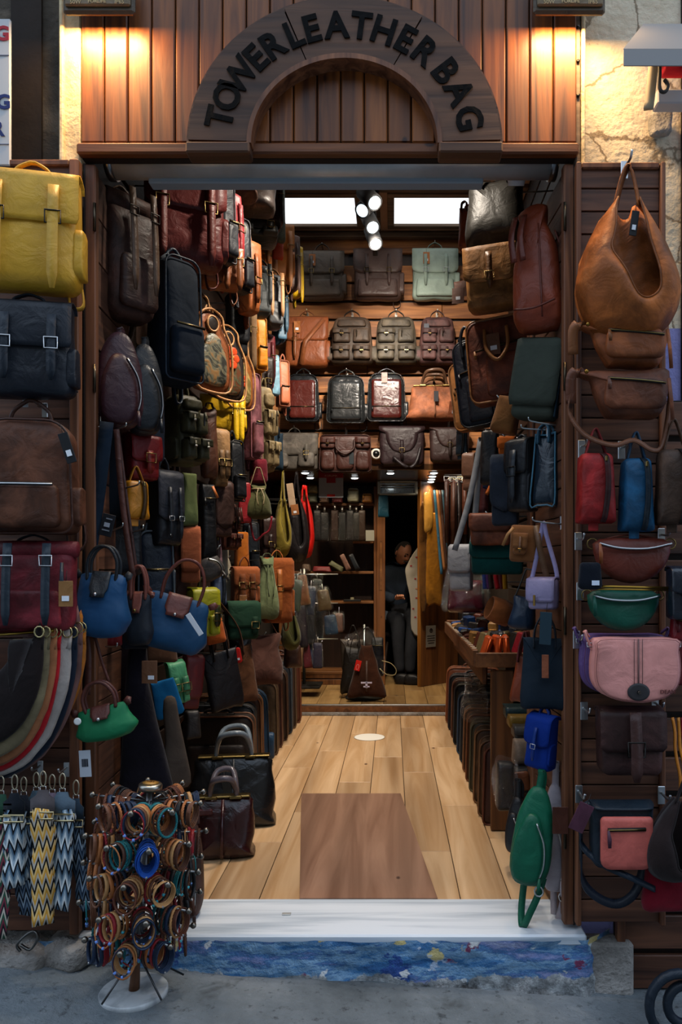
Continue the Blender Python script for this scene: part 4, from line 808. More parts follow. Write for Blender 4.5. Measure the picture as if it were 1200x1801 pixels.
def k_hobo(b, o):
    W_, H_ = b.w, b.h; hull = [(0, -.002), (W_*.3, H_*.03), (W_*.46, H_*.17), (W_*.5, H_*.36), (W_*.43, H_*.6), (W_*.3, H_*.8), (W_*.1, H_*1.0), (W_*.02, H_*.9), (-W_*.06, H_*.9), (-W_*.14, H_*1.0), (-W_*.33, H_*.8), (-W_*.45, H_*.58), (-W_*.5, H_*.36), (-W_*.44, H_*.16), (-W_*.28, H_*.03)]
    ol = sm2(hull, 3); y = b.t*.2
    g = M().pillow(ol, b.t*.35, 2.6, y, 4, True, .5, W_*.02, b.seed, (0, H_*.4)); g.obj('body', b.m, b.r)
    fr = sm2([(0, 0), (W_*.3, H_*.03), (W_*.46, H_*.17), (W_*.5, H_*.36), (W_*.43, H_*.6), (W_*.3, H_*.8), (W_*.1, H_*.99), (W_*.15, H_*.8), (W_*.19, H_*.55), (W_*.22, H_*.33), (W_*.12, H_*.27), (0, H_*.28), (-W_*.12, H_*.44), (-W_*.22, H_*.6), (-W_*.17, H_*.8), (-W_*.14, H_*.99), (-W_*.33, H_*.8), (-W_*.45, H_*.58), (-W_*.5, H_*.36), (-W_*.44, H_*.16), (-W_*.28, H_*.03)], 3)
    g = M(); nn = len(fr); y0_ = y-b.t*.1; rows = []
    inn = [(x*.86, H_*.08+(z-H_*.08)*.93) for x, z in ol]
    # front panel: a bulging strip between the hull edge and the mouth edge
    n = 30; outer = sm2([(-W_*.13, H_*1.0), (-W_*.33, H_*.8), (-W_*.455, H_*.58), (-W_*.505, H_*.36), (-W_*.44, H_*.15), (-W_*.28, H_*.03), (0, -.004), (W_*.3, H_*.03), (W_*.46, H_*.17), (W_*.505, H_*.36), (W_*.435, H_*.6), (W_*.3, H_*.8), (W_*.1, H_*1.0)], 6)[:72]; outer = [(p.x, p.z) for p in smooth([(x, 0, z) for x, z in [(-W_*.13, H_*1.0), (-W_*.33, H_*.8), (-W_*.455, H_*.58), (-W_*.505, H_*.36), (-W_*.44, H_*.15), (-W_*.28, H_*.03), (0, -.004), (W_*.3, H_*.03), (W_*.46, H_*.17), (W_*.505, H_*.36), (W_*.435, H_*.6), (W_*.3, H_*.8), (W_*.1, H_*1.0)]], 4)]
    mouth = [(p.x, p.z) for p in smooth([(x, 0, z) for x, z in [(-W_*.115, H_*1.0), (-W_*.15, H_*.86), (-W_*.2, H_*.7), (-W_*.22, H_*.6), (-W_*.16, H_*.5), (-W_*.08, H_*.38), (0, H_*.26), (W_*.1, H_*.24), (W_*.2, H_*.3), (W_*.21, H_*.42), (W_*.17, H_*.6), (W_*.13, H_*.8), (W_*.085, H_*1.0)]], 4)]
    N_ = min(len(outer), len(mouth)); m = 7; vs = []
    for i in range(N_):
        for k in range(m+1):
            u = k/m; x = outer[i][0]*(1-u)+mouth[i][0]*u; z = outer[i][1]*(1-u)+mouth[i][1]*u; d = y0_-b.t*.62*sin(pi*min(1, u*.62))**.8*(.35+.65*min(1, max(0, 1.05-z/H_)*1.6)); q = Vector((x, d, z)); q += noise.noise_vector(Vector((x*11+b.seed, 0, z*11)))*W_*.025; vs.append(q)
    fs = [(i*(m+1)+k, (i+1)*(m+1)+k, (i+1)*(m+1)+k+1, i*(m+1)+k+1) for i in range(N_-1) for k in range(m)]
    o2 = M().add(vs, fs).obj('front_panel', b.m, b.r); sd = o2.modifiers.new('thick', 'SOLIDIFY'); sd.thickness = .004
    M().tube([vs[i*(m+1)+m] for i in range(N_)], .003, 5).obj('mouth_edge', b.m2, b.r)
    M().ribbon(smooth([(-W_*.135, 0, H_*.95), (-W_*.07, 0, H_+.06), (0, 0, H_+o.get('hh', .12)), (W_*.05, 0, H_+.06), (W_*.1, 0, H_*.95)], 5), .03, .005, (.7, 1, 0)).obj('handle', b.m, b.r)
def k_moon(b, o):      # half-moon waist bag
    W_, H_ = b.w, b.h; pts = [(W_*.5*cos(a), H_*.86*(1-sin(-a) if 0 else 1)+H_*.86*sin(a)) for a in [R(180+i*180/14) for i in range(15)]]; ol = pts+[(W_*.42, H_*.96), (W_*.2, H_), (-W_*.2, H_), (-W_*.42, H_*.96)]
    b.body(ol, p=3, taper=.6, wob=.01, cen=(0, H_*.55)); b.zip([(-.46, .86), (-.2, .76), (.15, .75), (.45, .86)], y=b.yf*.93, w=.012, m=shade(b.m, .8), metal='Mb5b8ba', pm=o.get('pm', b.m), plen=.06)
    M().ribbon(smooth([(-W_*.48, 0, H_*.85), (-W_*.3, .01, H_*.98), (0, .01, H_+.008), (W_*.3, .01, H_*.98), (W_*.48, 0, H_*.85)], 4), .02, .004, (0, 1, 0)).obj('waist_strap', b.m2, b.r)
    for s in (-1, 1): M().tube([(s*W_*.5+.016*cos(a), 0, H_*.86+.016*sin(a)) for a in [i*pi/5 for i in range(10)]], .0022, 5, True).obj('ring', b.metal, b.r)
def k_wash(b, o):      # box wash bag with zip and wrist loop
    b.body(rr(b.w*.88, b.w, b.h, b.w*.16, b.w*.08), p=4.5, taper=.75, wob=.025)
    M().ribbon(smooth([(b.w*.05, b.t*.2, b.h*1.0), (b.w*.12, -b.t*.2, b.h*.99), (b.w*.2, b.yf*.92, b.h*.88), (b.w*.22, b.yf*1.04, b.h*.5), (b.w*.14, b.yf*1.03, b.h*.12), (b.w*.1, b.yf*.8, b.h*.01)], 4), .016, .004).obj('zipper', shade(b.m, .35), b.r)
    M().box((b.w*.18, b.yf*1.0, b.h*.9), (.008, .006, .016), .002).obj('zip_slider', b.metal, b.r)
    M().ribbon(smooth([(-b.w*.28, 0, b.h*.97), (-b.w*.12, 0, b.h+o.get('hh', .09)*.7), (0, 0, b.h+o.get('hh', .09)), (b.w*.12, 0, b.h+o.get('hh', .09)*.7), (b.w*.3, 0, b.h*.97)], 5), .022, .004, (0, 1, 0)).obj('wrist_loop', b.m2, b.r)
    M().box((-.01, b.yf*.3, -.008), (.03, .006, .03), .002).obj('bottom_tab', b.m, b.r)
def k_sling(b, o):
    W_, H_ = b.w, b.h; ol = sm2([(0, 0), (W_*.3, H_*.03), (W_*.48, H_*.18), (W_*.48, H_*.42), (W_*.43, H_*.66), (W_*.3, H_*.86), (W_*.13, H_*.98), (-W_*.13, H_*.98), (-W_*.3, H_*.86), (-W_*.43, H_*.66), (-W_*.48, H_*.42), (-W_*.47, H_*.16), (-W_*.3, H_*.02)], 3)
    b.body(ol, p=3, taper=.5, wob=.015)
    g = M().pillow(sm2([(x*.78, z*.72) for x, z in ol[::3]], 3), b.t*.5, 3, 0, 4, True, .7, .002); q = g.obj('front_pocket', b.m, b.r); q.location = (-W_*.05, b.yf*.75, H_*.03)
    b.zip([(.3, .16), (.36, .3), (.3, .5), (.08, .68)], y=b.yf*1.25, w=.01, metal='Mc4c7c9', m=shade(b.m, .8), pm=b.m, plen=.05)
    M().ribbon(smooth([(0, 0, H_*.96), (.002, 0, H_+o.get('hh', .06)*.6), (.0, 0, H_+o.get('hh', .06)), (.008, .01, H_+o.get('hh', .06)*.6), (.008, .01, H_*.96)], 4), [.03]+[.022]*16, .004).obj('top_strap', b.m, b.r)
    if o.get('dr'):
        d = o['dr']; M().ribbon(smooth([(-W_*.1, b.t*.3, H_*.06), (-W_*.08, b.t*.3, -d*.7), (W_*.02, 0, -d), (W_*.16, -b.t*.1, -d*.6), (W_*.3, 0, -.02), (W_*.36, 0, H_*.1)], 5), .022, .004, (1, 0, 0)).obj('shoulder_strap', b.m, b.r)
        M().tube([(W_*.3+.014*cos(a), -.01, -.01+.016*sin(a)) for a in [i*pi/5 for i in range(10)]], .003, 5, True).obj('ring', 'Mc4c7c9', b.r)
def k_bucket(b, o):
    ol = sm2([(-b.w*.48, .0), (0, -.004), (b.w*.48, 0), (b.w*.5, b.h*.3), (b.w*.44, b.h*.7), (b.w*.46, b.h*.98), (0, b.h*.96), (-b.w*.46, b.h*.98), (-b.w*.44, b.h*.7), (-b.w*.5, b.h*.3)], 3); b.body(ol, p=2.5, taper=.5, wob=.05, sag=.2)
    b.hang(o.get('hang', .15), b.w*.8, w=.014, lean=o.get('lean', 0))
def k_draw(b, o):
    ol = sm2([(-b.w*.42, 0), (0, -.004), (b.w*.42, 0), (b.w*.5, b.h*.15), (b.w*.42, b.h*.55), (b.w*.24, b.h*.86), (b.w*.3, b.h), (0, b.h*.95), (-b.w*.3, b.h), (-b.w*.24, b.h*.86), (-b.w*.42, b.h*.55), (-b.w*.5, b.h*.15)], 3); b.body(ol, p=2.5, taper=.45, wob=.05)
    M().tube([(b.w*.25*cos(a), b.t*.28*sin(a), b.h*.86) for a in [i*pi/6 for i in range(12)]], .005, 5, True).obj('drawstring', b.m2, b.r)
    for s in (-1, 1): M().tube(smooth([(s*.008, b.yf*.7, b.h*.85), (s*.02, b.yf*1.05, b.h*.6), (s*.012, b.yf*1.15, b.h*.35)], 3), .003, 5).obj('cord', b.m2, b.r)
    b.hang(o.get('hang', .12), b.w*.6, w=.012)
def k_pouch(b, o):     # plain soft pouch or case on a peg
    b.body(rr(b.w*o.get('wt', .9), b.w, b.h, min(b.w, b.h)*o.get('r', .15), min(b.w, b.h)*.15), p=4, taper=.6, wob=.03)
    if o.get('flap'): b.flap(o['flap'], 1.03, .3, m=o.get('flm'))
    if o.get('zp'): b.zip([(-.4, .8), (.4, .8)])
    if o.get('hang'): b.hang(o['hang'], w=o.get('hw', .014), lean=o.get('lean', 0), m=o.get('hm'))
def k_case(b, o):      # case standing on the floor with a top handle
    b.body(rr(b.w*.96, b.w, b.h, b.h*.12, b.h*.06), p=7, taper=.92, wob=.01); b.piping(o.get('pm', shade(b.m, 1.3)), .005); b.piping2 = M().tube([(x*.985, b.t*.45, b.h/2+(z-b.h/2)*.985) for x, z in b.ol], .005, 5, True).obj('piping', o.get('pm', shade(b.m, 1.3)), b.r)
    M().tube(smooth([(-b.w*.17, 0, b.h-.01), (-b.w*.15, 0, b.h+.018), (0, 0, b.h+.026), (b.w*.15, 0, b.h+.018), (b.w*.17, 0, b.h-.01)], 4), .009, 7).obj('handle', b.m2, b.r)
    for s in (-1, 1): M().box((s*b.w*.17, 0, b.h+.001), (.04, .03, .012), .004).obj('handle_mount', b.m2, b.r)
    b.zip([(-.47, .15), (-.45, .9), (-.2, .99)], y=-b.t*.2, pull=False) if 0 else None
    if o.get('fp', 1): b.pocket(0, .08, .8, .55, b.t*.25, r=.1, name='front_pocket')
def k_apron(b, o):
    ol = sm2(o['ol'], 3); ol = [(x*b.w, z*b.h) for x, z in ol]; b.body(ol, p=2.5, taper=1, wob=.02)
NAMES = {'tall': ('backpack', 'backpack'), 'pack': ('backpack', 'backpack'), 'roll': ('backpack', 'backpack'), 'zip': ('backpack', 'backpack'), 'cargo': ('backpack', 'backpack'), 'mess': ('messenger_bag', 'messenger bag'), 'satch': ('satchel', 'satchel'), 'brief': ('briefcase', 'briefcase'), 'glad': ('doctor_bag', 'doctor bag'), 'tote': ('tote_bag', 'tote bag'), 'ntote': ('handbag', 'handbag'), 'hobo': ('hobo_bag', 'hobo bag'), 'moon': ('waist_bag', 'waist bag'), 'wash': ('wash_bag', 'wash bag'), 'sling': ('sling_bag', 'sling bag'), 'bucket': ('bucket_bag', 'bucket bag'), 'draw': ('drawstring_bag', 'drawstring bag'), 'pouch': ('pouch', 'pouch'), 'case': ('laptop_case', 'case'), 'apron': ('leather_apron', 'apron')}
def bag(kind, m, box, d, t, label, yaw=0, roll=0, pitch=0, w=None, h=None, m2=None, hw='G', name=None, cat=None, group=None, X=None, floor=None, post=None, **o):
    """box: pixel box of the body in the photograph, d: distance of its middle from the lens plane (or X: the plane it hangs at)"""
    x0, y0, x1, y1 = box; px, py = (x0+x1)/2, (y0+y1)/2
    if d is None: d = X*F/(px-VX)
    Wm, Hm = (x1-x0)*d/F, (y1-y0)*d/F; phi = math.atan2(px-VX, F); a = R(yaw)+phi
    sc = o.pop('sc', 1.0)
    if w is None: w = max(.07, sc*(Wm-.7*t*abs(sin(a)))/max(.35, abs(cos(a))))
    if h is None:
        elev = abs(py-VY)/F; h = max(.05, (Hm-t*.35*elev)*sc)
        if roll and abs(roll) > 3:
            c_, s_ = cos(R(roll)), abs(sin(R(roll))); h = max(.5*h, (h-w*s_)/c_) if h > w*s_ else h*.8
    ctr = P(px, py, d); nm, ct = NAMES[kind]; r = thing(name or nm, label, cat or ct, ctr, yaw, roll, group, pitch)
    q = Matrix.Rotation(R(yaw), 3, 'Z') @ Matrix.Rotation(R(roll), 3, 'Y') @ Matrix.Rotation(R(pitch), 3, 'X'); up = q @ Vector((0, 0, 1)); r.location = ctr-up*h/2
    if floor is not None: r.location.z = floor
    b = Bag(r, w, h, t, m, m2, hw); globals()['k_'+kind](b, o)
    if o.get('tag'): b.tag(*o['tag'])
    if post: post(b)
    b.root = r; return b
# ================================================================ things on the two front leaves
def flat_tag(w=.04, h=.07, u=.3, z=.3, m='L8a5a30', **k): return lambda b: b.tag(u, z, m, w, h, **k)
D0 = 2.24
bag('pack', 'L C89A2E'.replace(' ', ''), (-26, 303, 143, 518), D0, .14, 'yellow leather backpack with dark buckles hanging at the top of the open door leaf', yaw=12, m2='LBD9230', hw='K', sw=.03, se=-.06, frac=.47, rnd=.05, us=(-.29, .27), hh=.045, drop=.03)
bag('pack', 'L131A24', (-26, 530, 130, 703), D0, .11, 'navy blue leather backpack with silver buckles under the yellow backpack', yaw=10, m2='L16202B', hw='S', sw=.026, se=.14, frac=.5, rnd=.05, us=(-.2, .31), hh=.03, drop=-.1)
b = bag('zip', 'W4A2C1E', (-30, 740, 140, 942), D0, .14, 'worn brown leather zip backpack with a black swing tag, hanging above the maroon roll-top bag', yaw=8, m2='L3A2118', hw='S', hh=.07); b.tag(.42, .86, 'P14161a', .028, .09, rot=-18)
b = bag('roll', 'W5A1B22', (-30, 955, 137, 1112), D0, .12, 'mottled maroon roll-top backpack with dark blue straps and a tan tag', yaw=6, m2='L1c2630', hw='S', us=(-.0, .36) if 0 else (-.13, .27), se=.1, stm='L1e2a34', hh=.03); b.tag(.47, .58, 'L8a6238', .04, .075); b.zip([(.42, .78), (.42, .5)], pm='L1c2630', plen=.12, y=b.yf-.012)
# yellow pencil-thin bar under it
o = M().ribbon([P(-20, 1118, 2.2), P(95, 1109, 2.2)], .008, .004, (0, 0, 1)).obj('brass_bar', 'G8f7430'); tagp(o, 'thin brass display bar between the maroon backpack and the suede half-moon bags', 'bar')
# fan of suede crescents
FAN = [('S1c1616', 'dark brown', 97, 165), ('S6a614a', 'olive grey', 108, 190), ('S8a5a3c', 'tan brown', 120, 204), ('S9a1820', 'bright red', 127, 215), ('Sa39c96', 'pale grey', 146, 222), ('S151e2c', 'navy blue', 156, 228), ('S6a4c48', 'dusty mauve', 165, 236), ('Sb06a26', 'orange tan', 171, 214)]
for i, (m, cn, a, b_) in enumerate(FAN):
    d = 2.17+.018*i; k = d/F; pts = [(a*cos(R(t)), b_*sin(R(t))*1.0) for t in range(18, -170, -12)]
    pts += [(a*.5*cos(R(t))-10, b_*.32*sin(R(t))+5) for t in range(-165, 20, 18)]; pts += [(a*.93, 24)]
    tip = (a-5, 22); ol = [(x*k, z*k) for x, z in sm2(pts, 2)]; ol = ol[::-1]
    r = thing('crescent_bag', cn+' suede half-moon hobo bag, '+['first', 'second', 'third', 'fourth', 'fifth', 'sixth', 'seventh', 'last'][i]+' in the nested fan on the door leaf', 'hobo bag', P(-20, 1145-(8 if i > 5 else 0), d), group='suede half-moon bags fanned on the door leaf')
    zc = min(z for x, z in ol); g = M().pillow(ol, .03, 2.5, 0, 4, True, 1, .004, i*3, cen=(a*k*.45, -b_*k*.5)); g.obj('body', m, r)
    M().tube([(tip[0]*k+.014*cos(q), -.01, tip[1]*k+.02+.016*sin(q)) for q in [j*pi/5 for j in range(10)]], .0028, 5, True).obj('ring', 'Gb3a678', r)
    M().ribbon([(tip[0]*k, 0, tip[1]*k+.01), (tip[0]*k-.002, -.004, tip[1]*k-.03)], .02, .006).obj('ring_tab', m, r)
# chevron straps
STR = [(2, 1364, 1650, 26, 'CHR', 'green and red chevron webbing bag strap, outermost at the photo edge'), (26, 1362, 1560, 24, 'CHB', 'white and blue chevron bag strap with dark tab, gathered loosely'), (42, 1366, 1610, 22, 'CHN', 'navy and grey chevron bag strap twisted between two paler straps'), (64, 1358, 1606, 22, 'CHN', 'dark blue chevron bag strap partly behind the yellow one'), (76, 1356, 1625, 27, 'CHY', 'yellow and grey chevron bag strap with grey tab and buckle'), (92, 1362, 1590, 20, 'CHN', 'navy chevron bag strap squeezed behind the pale blue one'), (110, 1360, 1598, 30, 'CHB', 'pale blue chevron bag strap with grey tab, beside the leaf edge'), (134, 1372, 1600, 18, 'CHN', 'blue chevron bag strap slanting out towards the bracelet stand')]
for i, (px, ya, yb, wpx, m, lab) in enumerate(STR):
    d = 2.22+[.02, .02, .045, .05, 0, .05, .02, .045][i]; k = d/F; r = thing('bag_strap', lab, 'strap', P(px, ya, d), group='chevron bag straps clipped on the door leaf'); L = (yb-ya)*k; w = wpx*k*1.35
    M().tube(smooth([(0, 0, .0), (.008, 0, -.012), (.007, 0, -.038), (0, 0, -.046), (-.007, 0, -.038), (-.008, 0, -.012)], 2, True), .0026, 6, True).obj('snap_hook', 'Gb8ae96', r)
    M().tube([(-.008, 0, -.046), (.008, 0, -.046), (.009, 0, -.058), (-.009, 0, -.058)], .002, 5, True).obj('ring', 'Mb5b5b5', r)
    tb = ['S2a4a3a', 'S1a2028', 'S20242c', 'S3a4a55', 'S5a5558', 'S7a6a78', 'S5c7080', 'S2a3a48'][i]
    M().ribbon([(0, 0, -.056), (0, -.003, -.07), (0, -.004, -.082), (0, -.004, -.118)], [w*.45, w*.6, w*1.15, w*1.15], .005).obj('leather_tab', tb, r)
    M().tube([(-w*.55, -.008, -.12), (w*.55, -.008, -.12), (w*.55, -.008, -.14), (-w*.55, -.008, -.14)], .0028, 6, True).obj('slider', 'Gc2b48a', r)
    sw = .035 if i == 7 else (.01*((i % 3)-1)); n = 14
    for s in (0, 1):
        pts = [Vector((sw*(j/n)**2+s*.006*(1 if i % 2 else -1)*(j/n)+.004*sin(j*1.3+i*2+s), -.004+.012*s+.004*sin(j*.9+i), -.11-(L-.11)*(1-.06*s)*j/n)) for j in range(n+1)]
        M().ribbon(pts, [w*(1+.06*sin(j*1.1+i)) for j in range(n+1)], .003, (1, .25*sin(i*1.7), 0)).obj('webbing', m, r)
hooks(LF, [P(18, 1355, 2.33), P(72, 1350, 2.33), P(118, 1353, 2.33), P(46, 704, 2.33), P(125, 1112, 2.33), P(80, 722, 2.33)])
# ---- bags of the folded right leaf
b = bag('hobo', 'W8A4D22', (1010, 352, 1204, 598), 2.24, .17, 'big tan leather hobo bag hanging from the top of the folded door leaf', h=.42, hh=.10); b.tag(.045, .9, 'P17181a', .022, .075, rot=8, y=-.02)
def waist(b, w2=.5):
    b.zip([(-.22, .72), (.1, .68), (.38, .62)], y=b.yf*1.2, w=.008); b.pocket(.08, .12, .66, .66, .03, r=.3, name='front_pocket')
    M().ribbon(smooth([(-b.w*.44, 0, b.h*.9), (-b.w*.5, -.01, b.h*.97), (-b.w*.56, -.01, b.h*.8), (-b.w*.55, 0, b.h*.3)], 4), .03, .005, (1, 0, 0)).obj('waist_strap', b.m2, b.r)
    M().ball((-b.w*.42, b.yf*.7, b.h*.9), .007).obj('stud', 'G8a6a30', b.r)
    M().ribbon([(b.w*.4, b.yf-.02, b.h*.7), (b.w*.42, b.yf-.025, b.h*.25), (b.w*.44, b.yf-.02, -.02)], .01, .004).obj('zip_puller', b.m, b.r)
WO = [(-.5, .92), (-.36, .8), (-.3, .5), (-.2, .1), (-.12, .0), (.2, -.01), (.36, .02), (.44, .3), (.5, .95), (.3, 1.0), (0, .98), (-.3, .96)]
def k_waist(b, o): b.body([(x*b.w, z*b.h) for x, z in sm2(WO[::1] if 1 else WO, 3)], p=3.2, taper=.6, wob=.035, cen=(b.w*.1, b.h*.55)); waist(b)
NAMES['waist'] = ('waist_bag', 'waist bag')
b = bag('waist', 'W7A4425', (1014, 566, 1178, 650), 2.27, .10, 'tan brown crumpled leather waist bag half hidden under the big hobo bag', m2='L7a4a28')
b = bag('waist', 'W56301F', (1010, 648, 1180, 738), 2.25, .11, 'dark brown glossy waist bag with a loose dangling strap loop', m2='L5a3220')
M().ribbon(smooth([(-b.w*.52, 0, b.h*.85), (-b.w*.58, 0, b.h*.2), (-b.w*.42, -.01, -.05), (-b.w*.12, -.02, -.085), (b.w*.1, -.02, -.07), (b.w*.3, -.02, -.10), (b.w*.42, -.01, -.08), (b.w*.5, 0, b.h*.3), (b.w*.48, 0, b.h*.9)], 5), .014, .005, (0, .3, 1)).obj('strap_loop', 'L6a4430', b.r)
bag('wash', 'W7A1A1A', (1011, 797, 1084, 922), 2.25, .10, 'mottled red leather wash bag hanging by its wrist loop from a hook', hh=.075)
bag('wash', 'W12405E', (1086, 806, 1151, 936), 2.25, .10, 'blue leather wash bag hanging beside the red one', m2='L14344c', hh=.08)
bag('wash', 'W3A2A20', (1150, 790, 1222, 925), 2.23, .11, 'dark brown suede-like wash bag with a long zip beside the blue one', yaw=-8, m2='L4a3222', hh=.09)
bag('moon', 'L5A2418', (1040, 945, 1182, 1026), 2.25, .09, 'reddish brown half-moon waist bag with silver zip above the brass bar', m2='L6a3020', pm='L8a4a24')
bag('moon', 'L0A4A3A', (1030, 1036, 1162, 1110), 2.25, .09, 'green half-moon waist bag with silver zip under the brass bar', m2='L0a3a30')
o = M().tube([P(1050, 1031, 2.2), P(1175, 1034, 2.2)], .004, 6).tube([P(1050, 1036, 2.2), P(1175, 1038, 2.2)], .003, 6).obj('brass_bar', 'Gb08a3c'); tagp(o, 'double brass display bar between the reddish and the green half-moon bags', 'bar')
o = M().pillow(rr(.06, .07, .08, .01, .015), .03, 4).obj('pouch', 'S0e131c'); o.location = P(1038, 1037, 2.2); tagp(o, 'small dark navy suede pouch with a white sticker beside the half-moon bags', 'pouch'); M().box((.012, -.017, .02), (.022, .002, .014)).obj('sticker', 'Pc9d4e4', o)
def saddle(b, m, det=True):
    w, h, t = b.w, b.h, b.t; ol = sm2([(-w*.45, h*.98), (-w*.48, h*.8), (-w*.5, h*.5), (-w*.47, h*.26), (-w*.36, h*.1), (-w*.18, h*.02), (0, 0), (w*.18, h*.02), (w*.36, h*.1), (w*.47, h*.26), (w*.5, h*.5), (w*.48, h*.8), (w*.45, h*.98), (0, h*.99)], 3)[::-1]
    b.body(ol, p=5, taper=.8, wob=.008, m=m); fo = [(x*.99, z) for x, z in ol]
    g = M().pillow(fo, .014, 6, b.yf-.01, 2, True, 1, .002); g.obj('flap', m, b.r)
    M().tube([(x*.955, b.yf-.018, h/2+(z-h/2)*.955) for x, z in fo], .0008, 4, True).obj('stitch_line', 'P5a2c2a', b.r)
    if det:
        for u in (-.012, .012): M().ribbon([(u, b.yf-.018, h*.98), (u, b.yf-.019, h*.22)], .0012, .001).obj('stitch_line', 'P3a2a2a', b.r)
        M().ribbon([(0, b.yf-.0185, h*.98), (0, b.yf-.0195, h*.05)], .005, .002).obj('seam', 'P6a4a48', b.r)
        M().lathe([(.026, 0), (.026, .004), (.02, .005)], (0, b.yf-.018, h*.17), 24, (0, -1, 0)).obj('lock_plate', 'P2e2c2e', b.r).scale = (1.25, 1, 1)
        M().lathe([(.006, 0), (.005, .012)], (0, b.yf-.02, h*.17), 12, (0, -1, 0)).obj('turn_lock', 'M55504c', b.r)
        text(b.r, 'DEAN', (w*.33, b.yf-.0195, h*.17), .017, 'P5a2c2a', .002)
    for s in (-1, 1):
        M().ribbon(smooth([(s*w*.46, 0, h*.75), (s*w*.53, -.01, h*.95), (s*w*.56, -.01, h*1.08), (s*w*.5, .01, h*1.0)], 4), .014, .005, (0, 1, 0)).obj('strap', m, b.r)
        M().tube([(s*w*.5-.01, -.012, h*.84), (s*w*.5+.01, -.012, h*.84), (s*w*.5+.01, -.012, h*.9), (s*w*.5-.01, -.012, h*.9)], .002, 5, True).obj('buckle', 'Mb5b5b5', b.r)
def k_saddle(b, o): saddle(b, b.m, o.get('det', True))
NAMES['saddle'] = ('saddle_bag', 'shoulder bag')
bag('saddle', 'L5A4478', (1018, 1112, 1165, 1222), 2.32, .05, 'purple shoulder bag showing only its rim behind the pink one', det=False)
bag('saddle', 'LCC8A82', (1036, 1118, 1190, 1232), 2.24, .07, 'pink leather shoulder bag with a dark oval turn lock', m2='La86a62')
b = bag('mess', 'W33201E', (1048, 1242, 1165, 1362), 2.26, .09, 'dark brown square leather satchel with one stitched centre strap', m2='L3c2420', frac=.62, rnd=.12, s0=.98, s1=-.04, sw=.034, hw='K')
b = bag('mess', 'L18242E', (1036, 1407, 1148, 1524), 2.24, .07, 'navy crossbody bag with a salmon pink front pocket and long navy strap', m2='L1a2734', frac=.08, us=())
g = M().pillow(rr(b.w*.84, b.w*.84, b.h*.82, .012, .03), .024, 6, 0, 3); q = g.obj('front_pocket', 'LBE5E54', b.r); q.location = (.004, b.yf-.01, .004); b.zip([(-.3, .66), (.3, .67)], y=b.yf-.025, w=.01, plen=.05, pm='L4a2a38')
M().ribbon(smooth([(-b.w*.5, 0, b.h*.98), (-b.w*.62, 0, b.h*.85), (-b.w*.64, 0, b.h*.35), (-b.w*.35, -.03, b.h*.08), (b.w*.1, -.045, -.02), (b.w*.5, -.03, -.06)], 6), .018, .005, (0, .6, 1)).obj('shoulder_strap', 'L16222e', b.r)
M().ribbon(smooth([(-b.w*.62, .02, b.h*.5), (-b.w*.6, .02, -b.h*.2), (-b.w*.42, .02, -b.h*.5), (-b.w*.05, .02, -b.h*.66), (b.w*.25, .02, -b.h*.5), (b.w*.38, .02, -b.h*.15), (b.w*.42, .02, b.h*.2)], 6), .026, .005, (0, .4, 1)).obj('shoulder_strap', 'L141c28', b.r)
o = b.tag(-.62, 1.05, 'S4a2a38', .045, .085, False, rot=25)
bag('hobo', 'S241C1C', (1138, 1395, 1236, 1562), 2.18, .12, 'dark brown suede hobo bag hanging low at the photo edge', roll=12, h=.24)
b = bag('tote', 'S6E1020', (1128, 1510, 1240, 1602), 2.24, .08, 'dark red suede bag under the dark brown suede hobo bag', wt=.9, hh=.04, tp=.8)
b = bag('mess', 'H141A24', (1172, 997, 1240, 1090), 2.20, .07, 'shiny black leather shoulder bag with a stud at the photo edge', frac=.5)
bag('pouch', 'L6A1018', (1176, 1080, 1245, 1128), 2.24, .06, 'dark red leather bag under the shiny black one', zp=1)
bag('pouch', 'L5A0C14', (1170, 1125, 1240, 1205), 2.32, .05, 'dark red leather bag corner behind the pink bag', zp=0)
for i, (px, c, lab) in enumerate(((1183, 'Lb06a1c', 'mustard'), (1192, 'Lc07820', 'orange'), (1199, 'L8a1420', 'crimson'))):
    o = M().ribbon(smooth([P(px+q*3, 1262+q*26, 2.25+.01*i)+Vector((.003*sin(q*2+i), 0, 0)) for q in range(-0, 6)], 3), .009, .004, (1, .3, 0)).obj('leather_strap', c); tagp(o, lab+' thin leather strap hanging at the photo edge beside the dark square satchel', 'strap', 'thin straps at the photo edge')
hooks(RF, [P(1023, 790, 2.34), P(1093, 792, 2.34), P(1017, 952, 2.34), P(1163, 945, 2.34), P(1020, 1040, 2.34), P(1014, 1125, 2.34), P(1027, 1250, 2.34), P(1152, 1240, 2.34), P(1018, 1396, 2.34), P(1163, 1398, 2.34), P(1098, 300, 2.34)], 1.25)
# bicycle tyre pieces at the kerb
t = thing('hose_coil', 'blue-black rubber hose coil lying at the lower corner of the plank stand', 'hose', P(1195, 1770, 2.12)); 
for i, (r_, dx) in enumerate(((.085, 0), (.05, .02))): M().tube([(dx+r_*cos(a), .01*i, .0+r_*1.1*sin(a)) for a in [j*pi/12 for j in range(24)]], .014, 8, True).obj('hose_loop', 'L16202b', t)

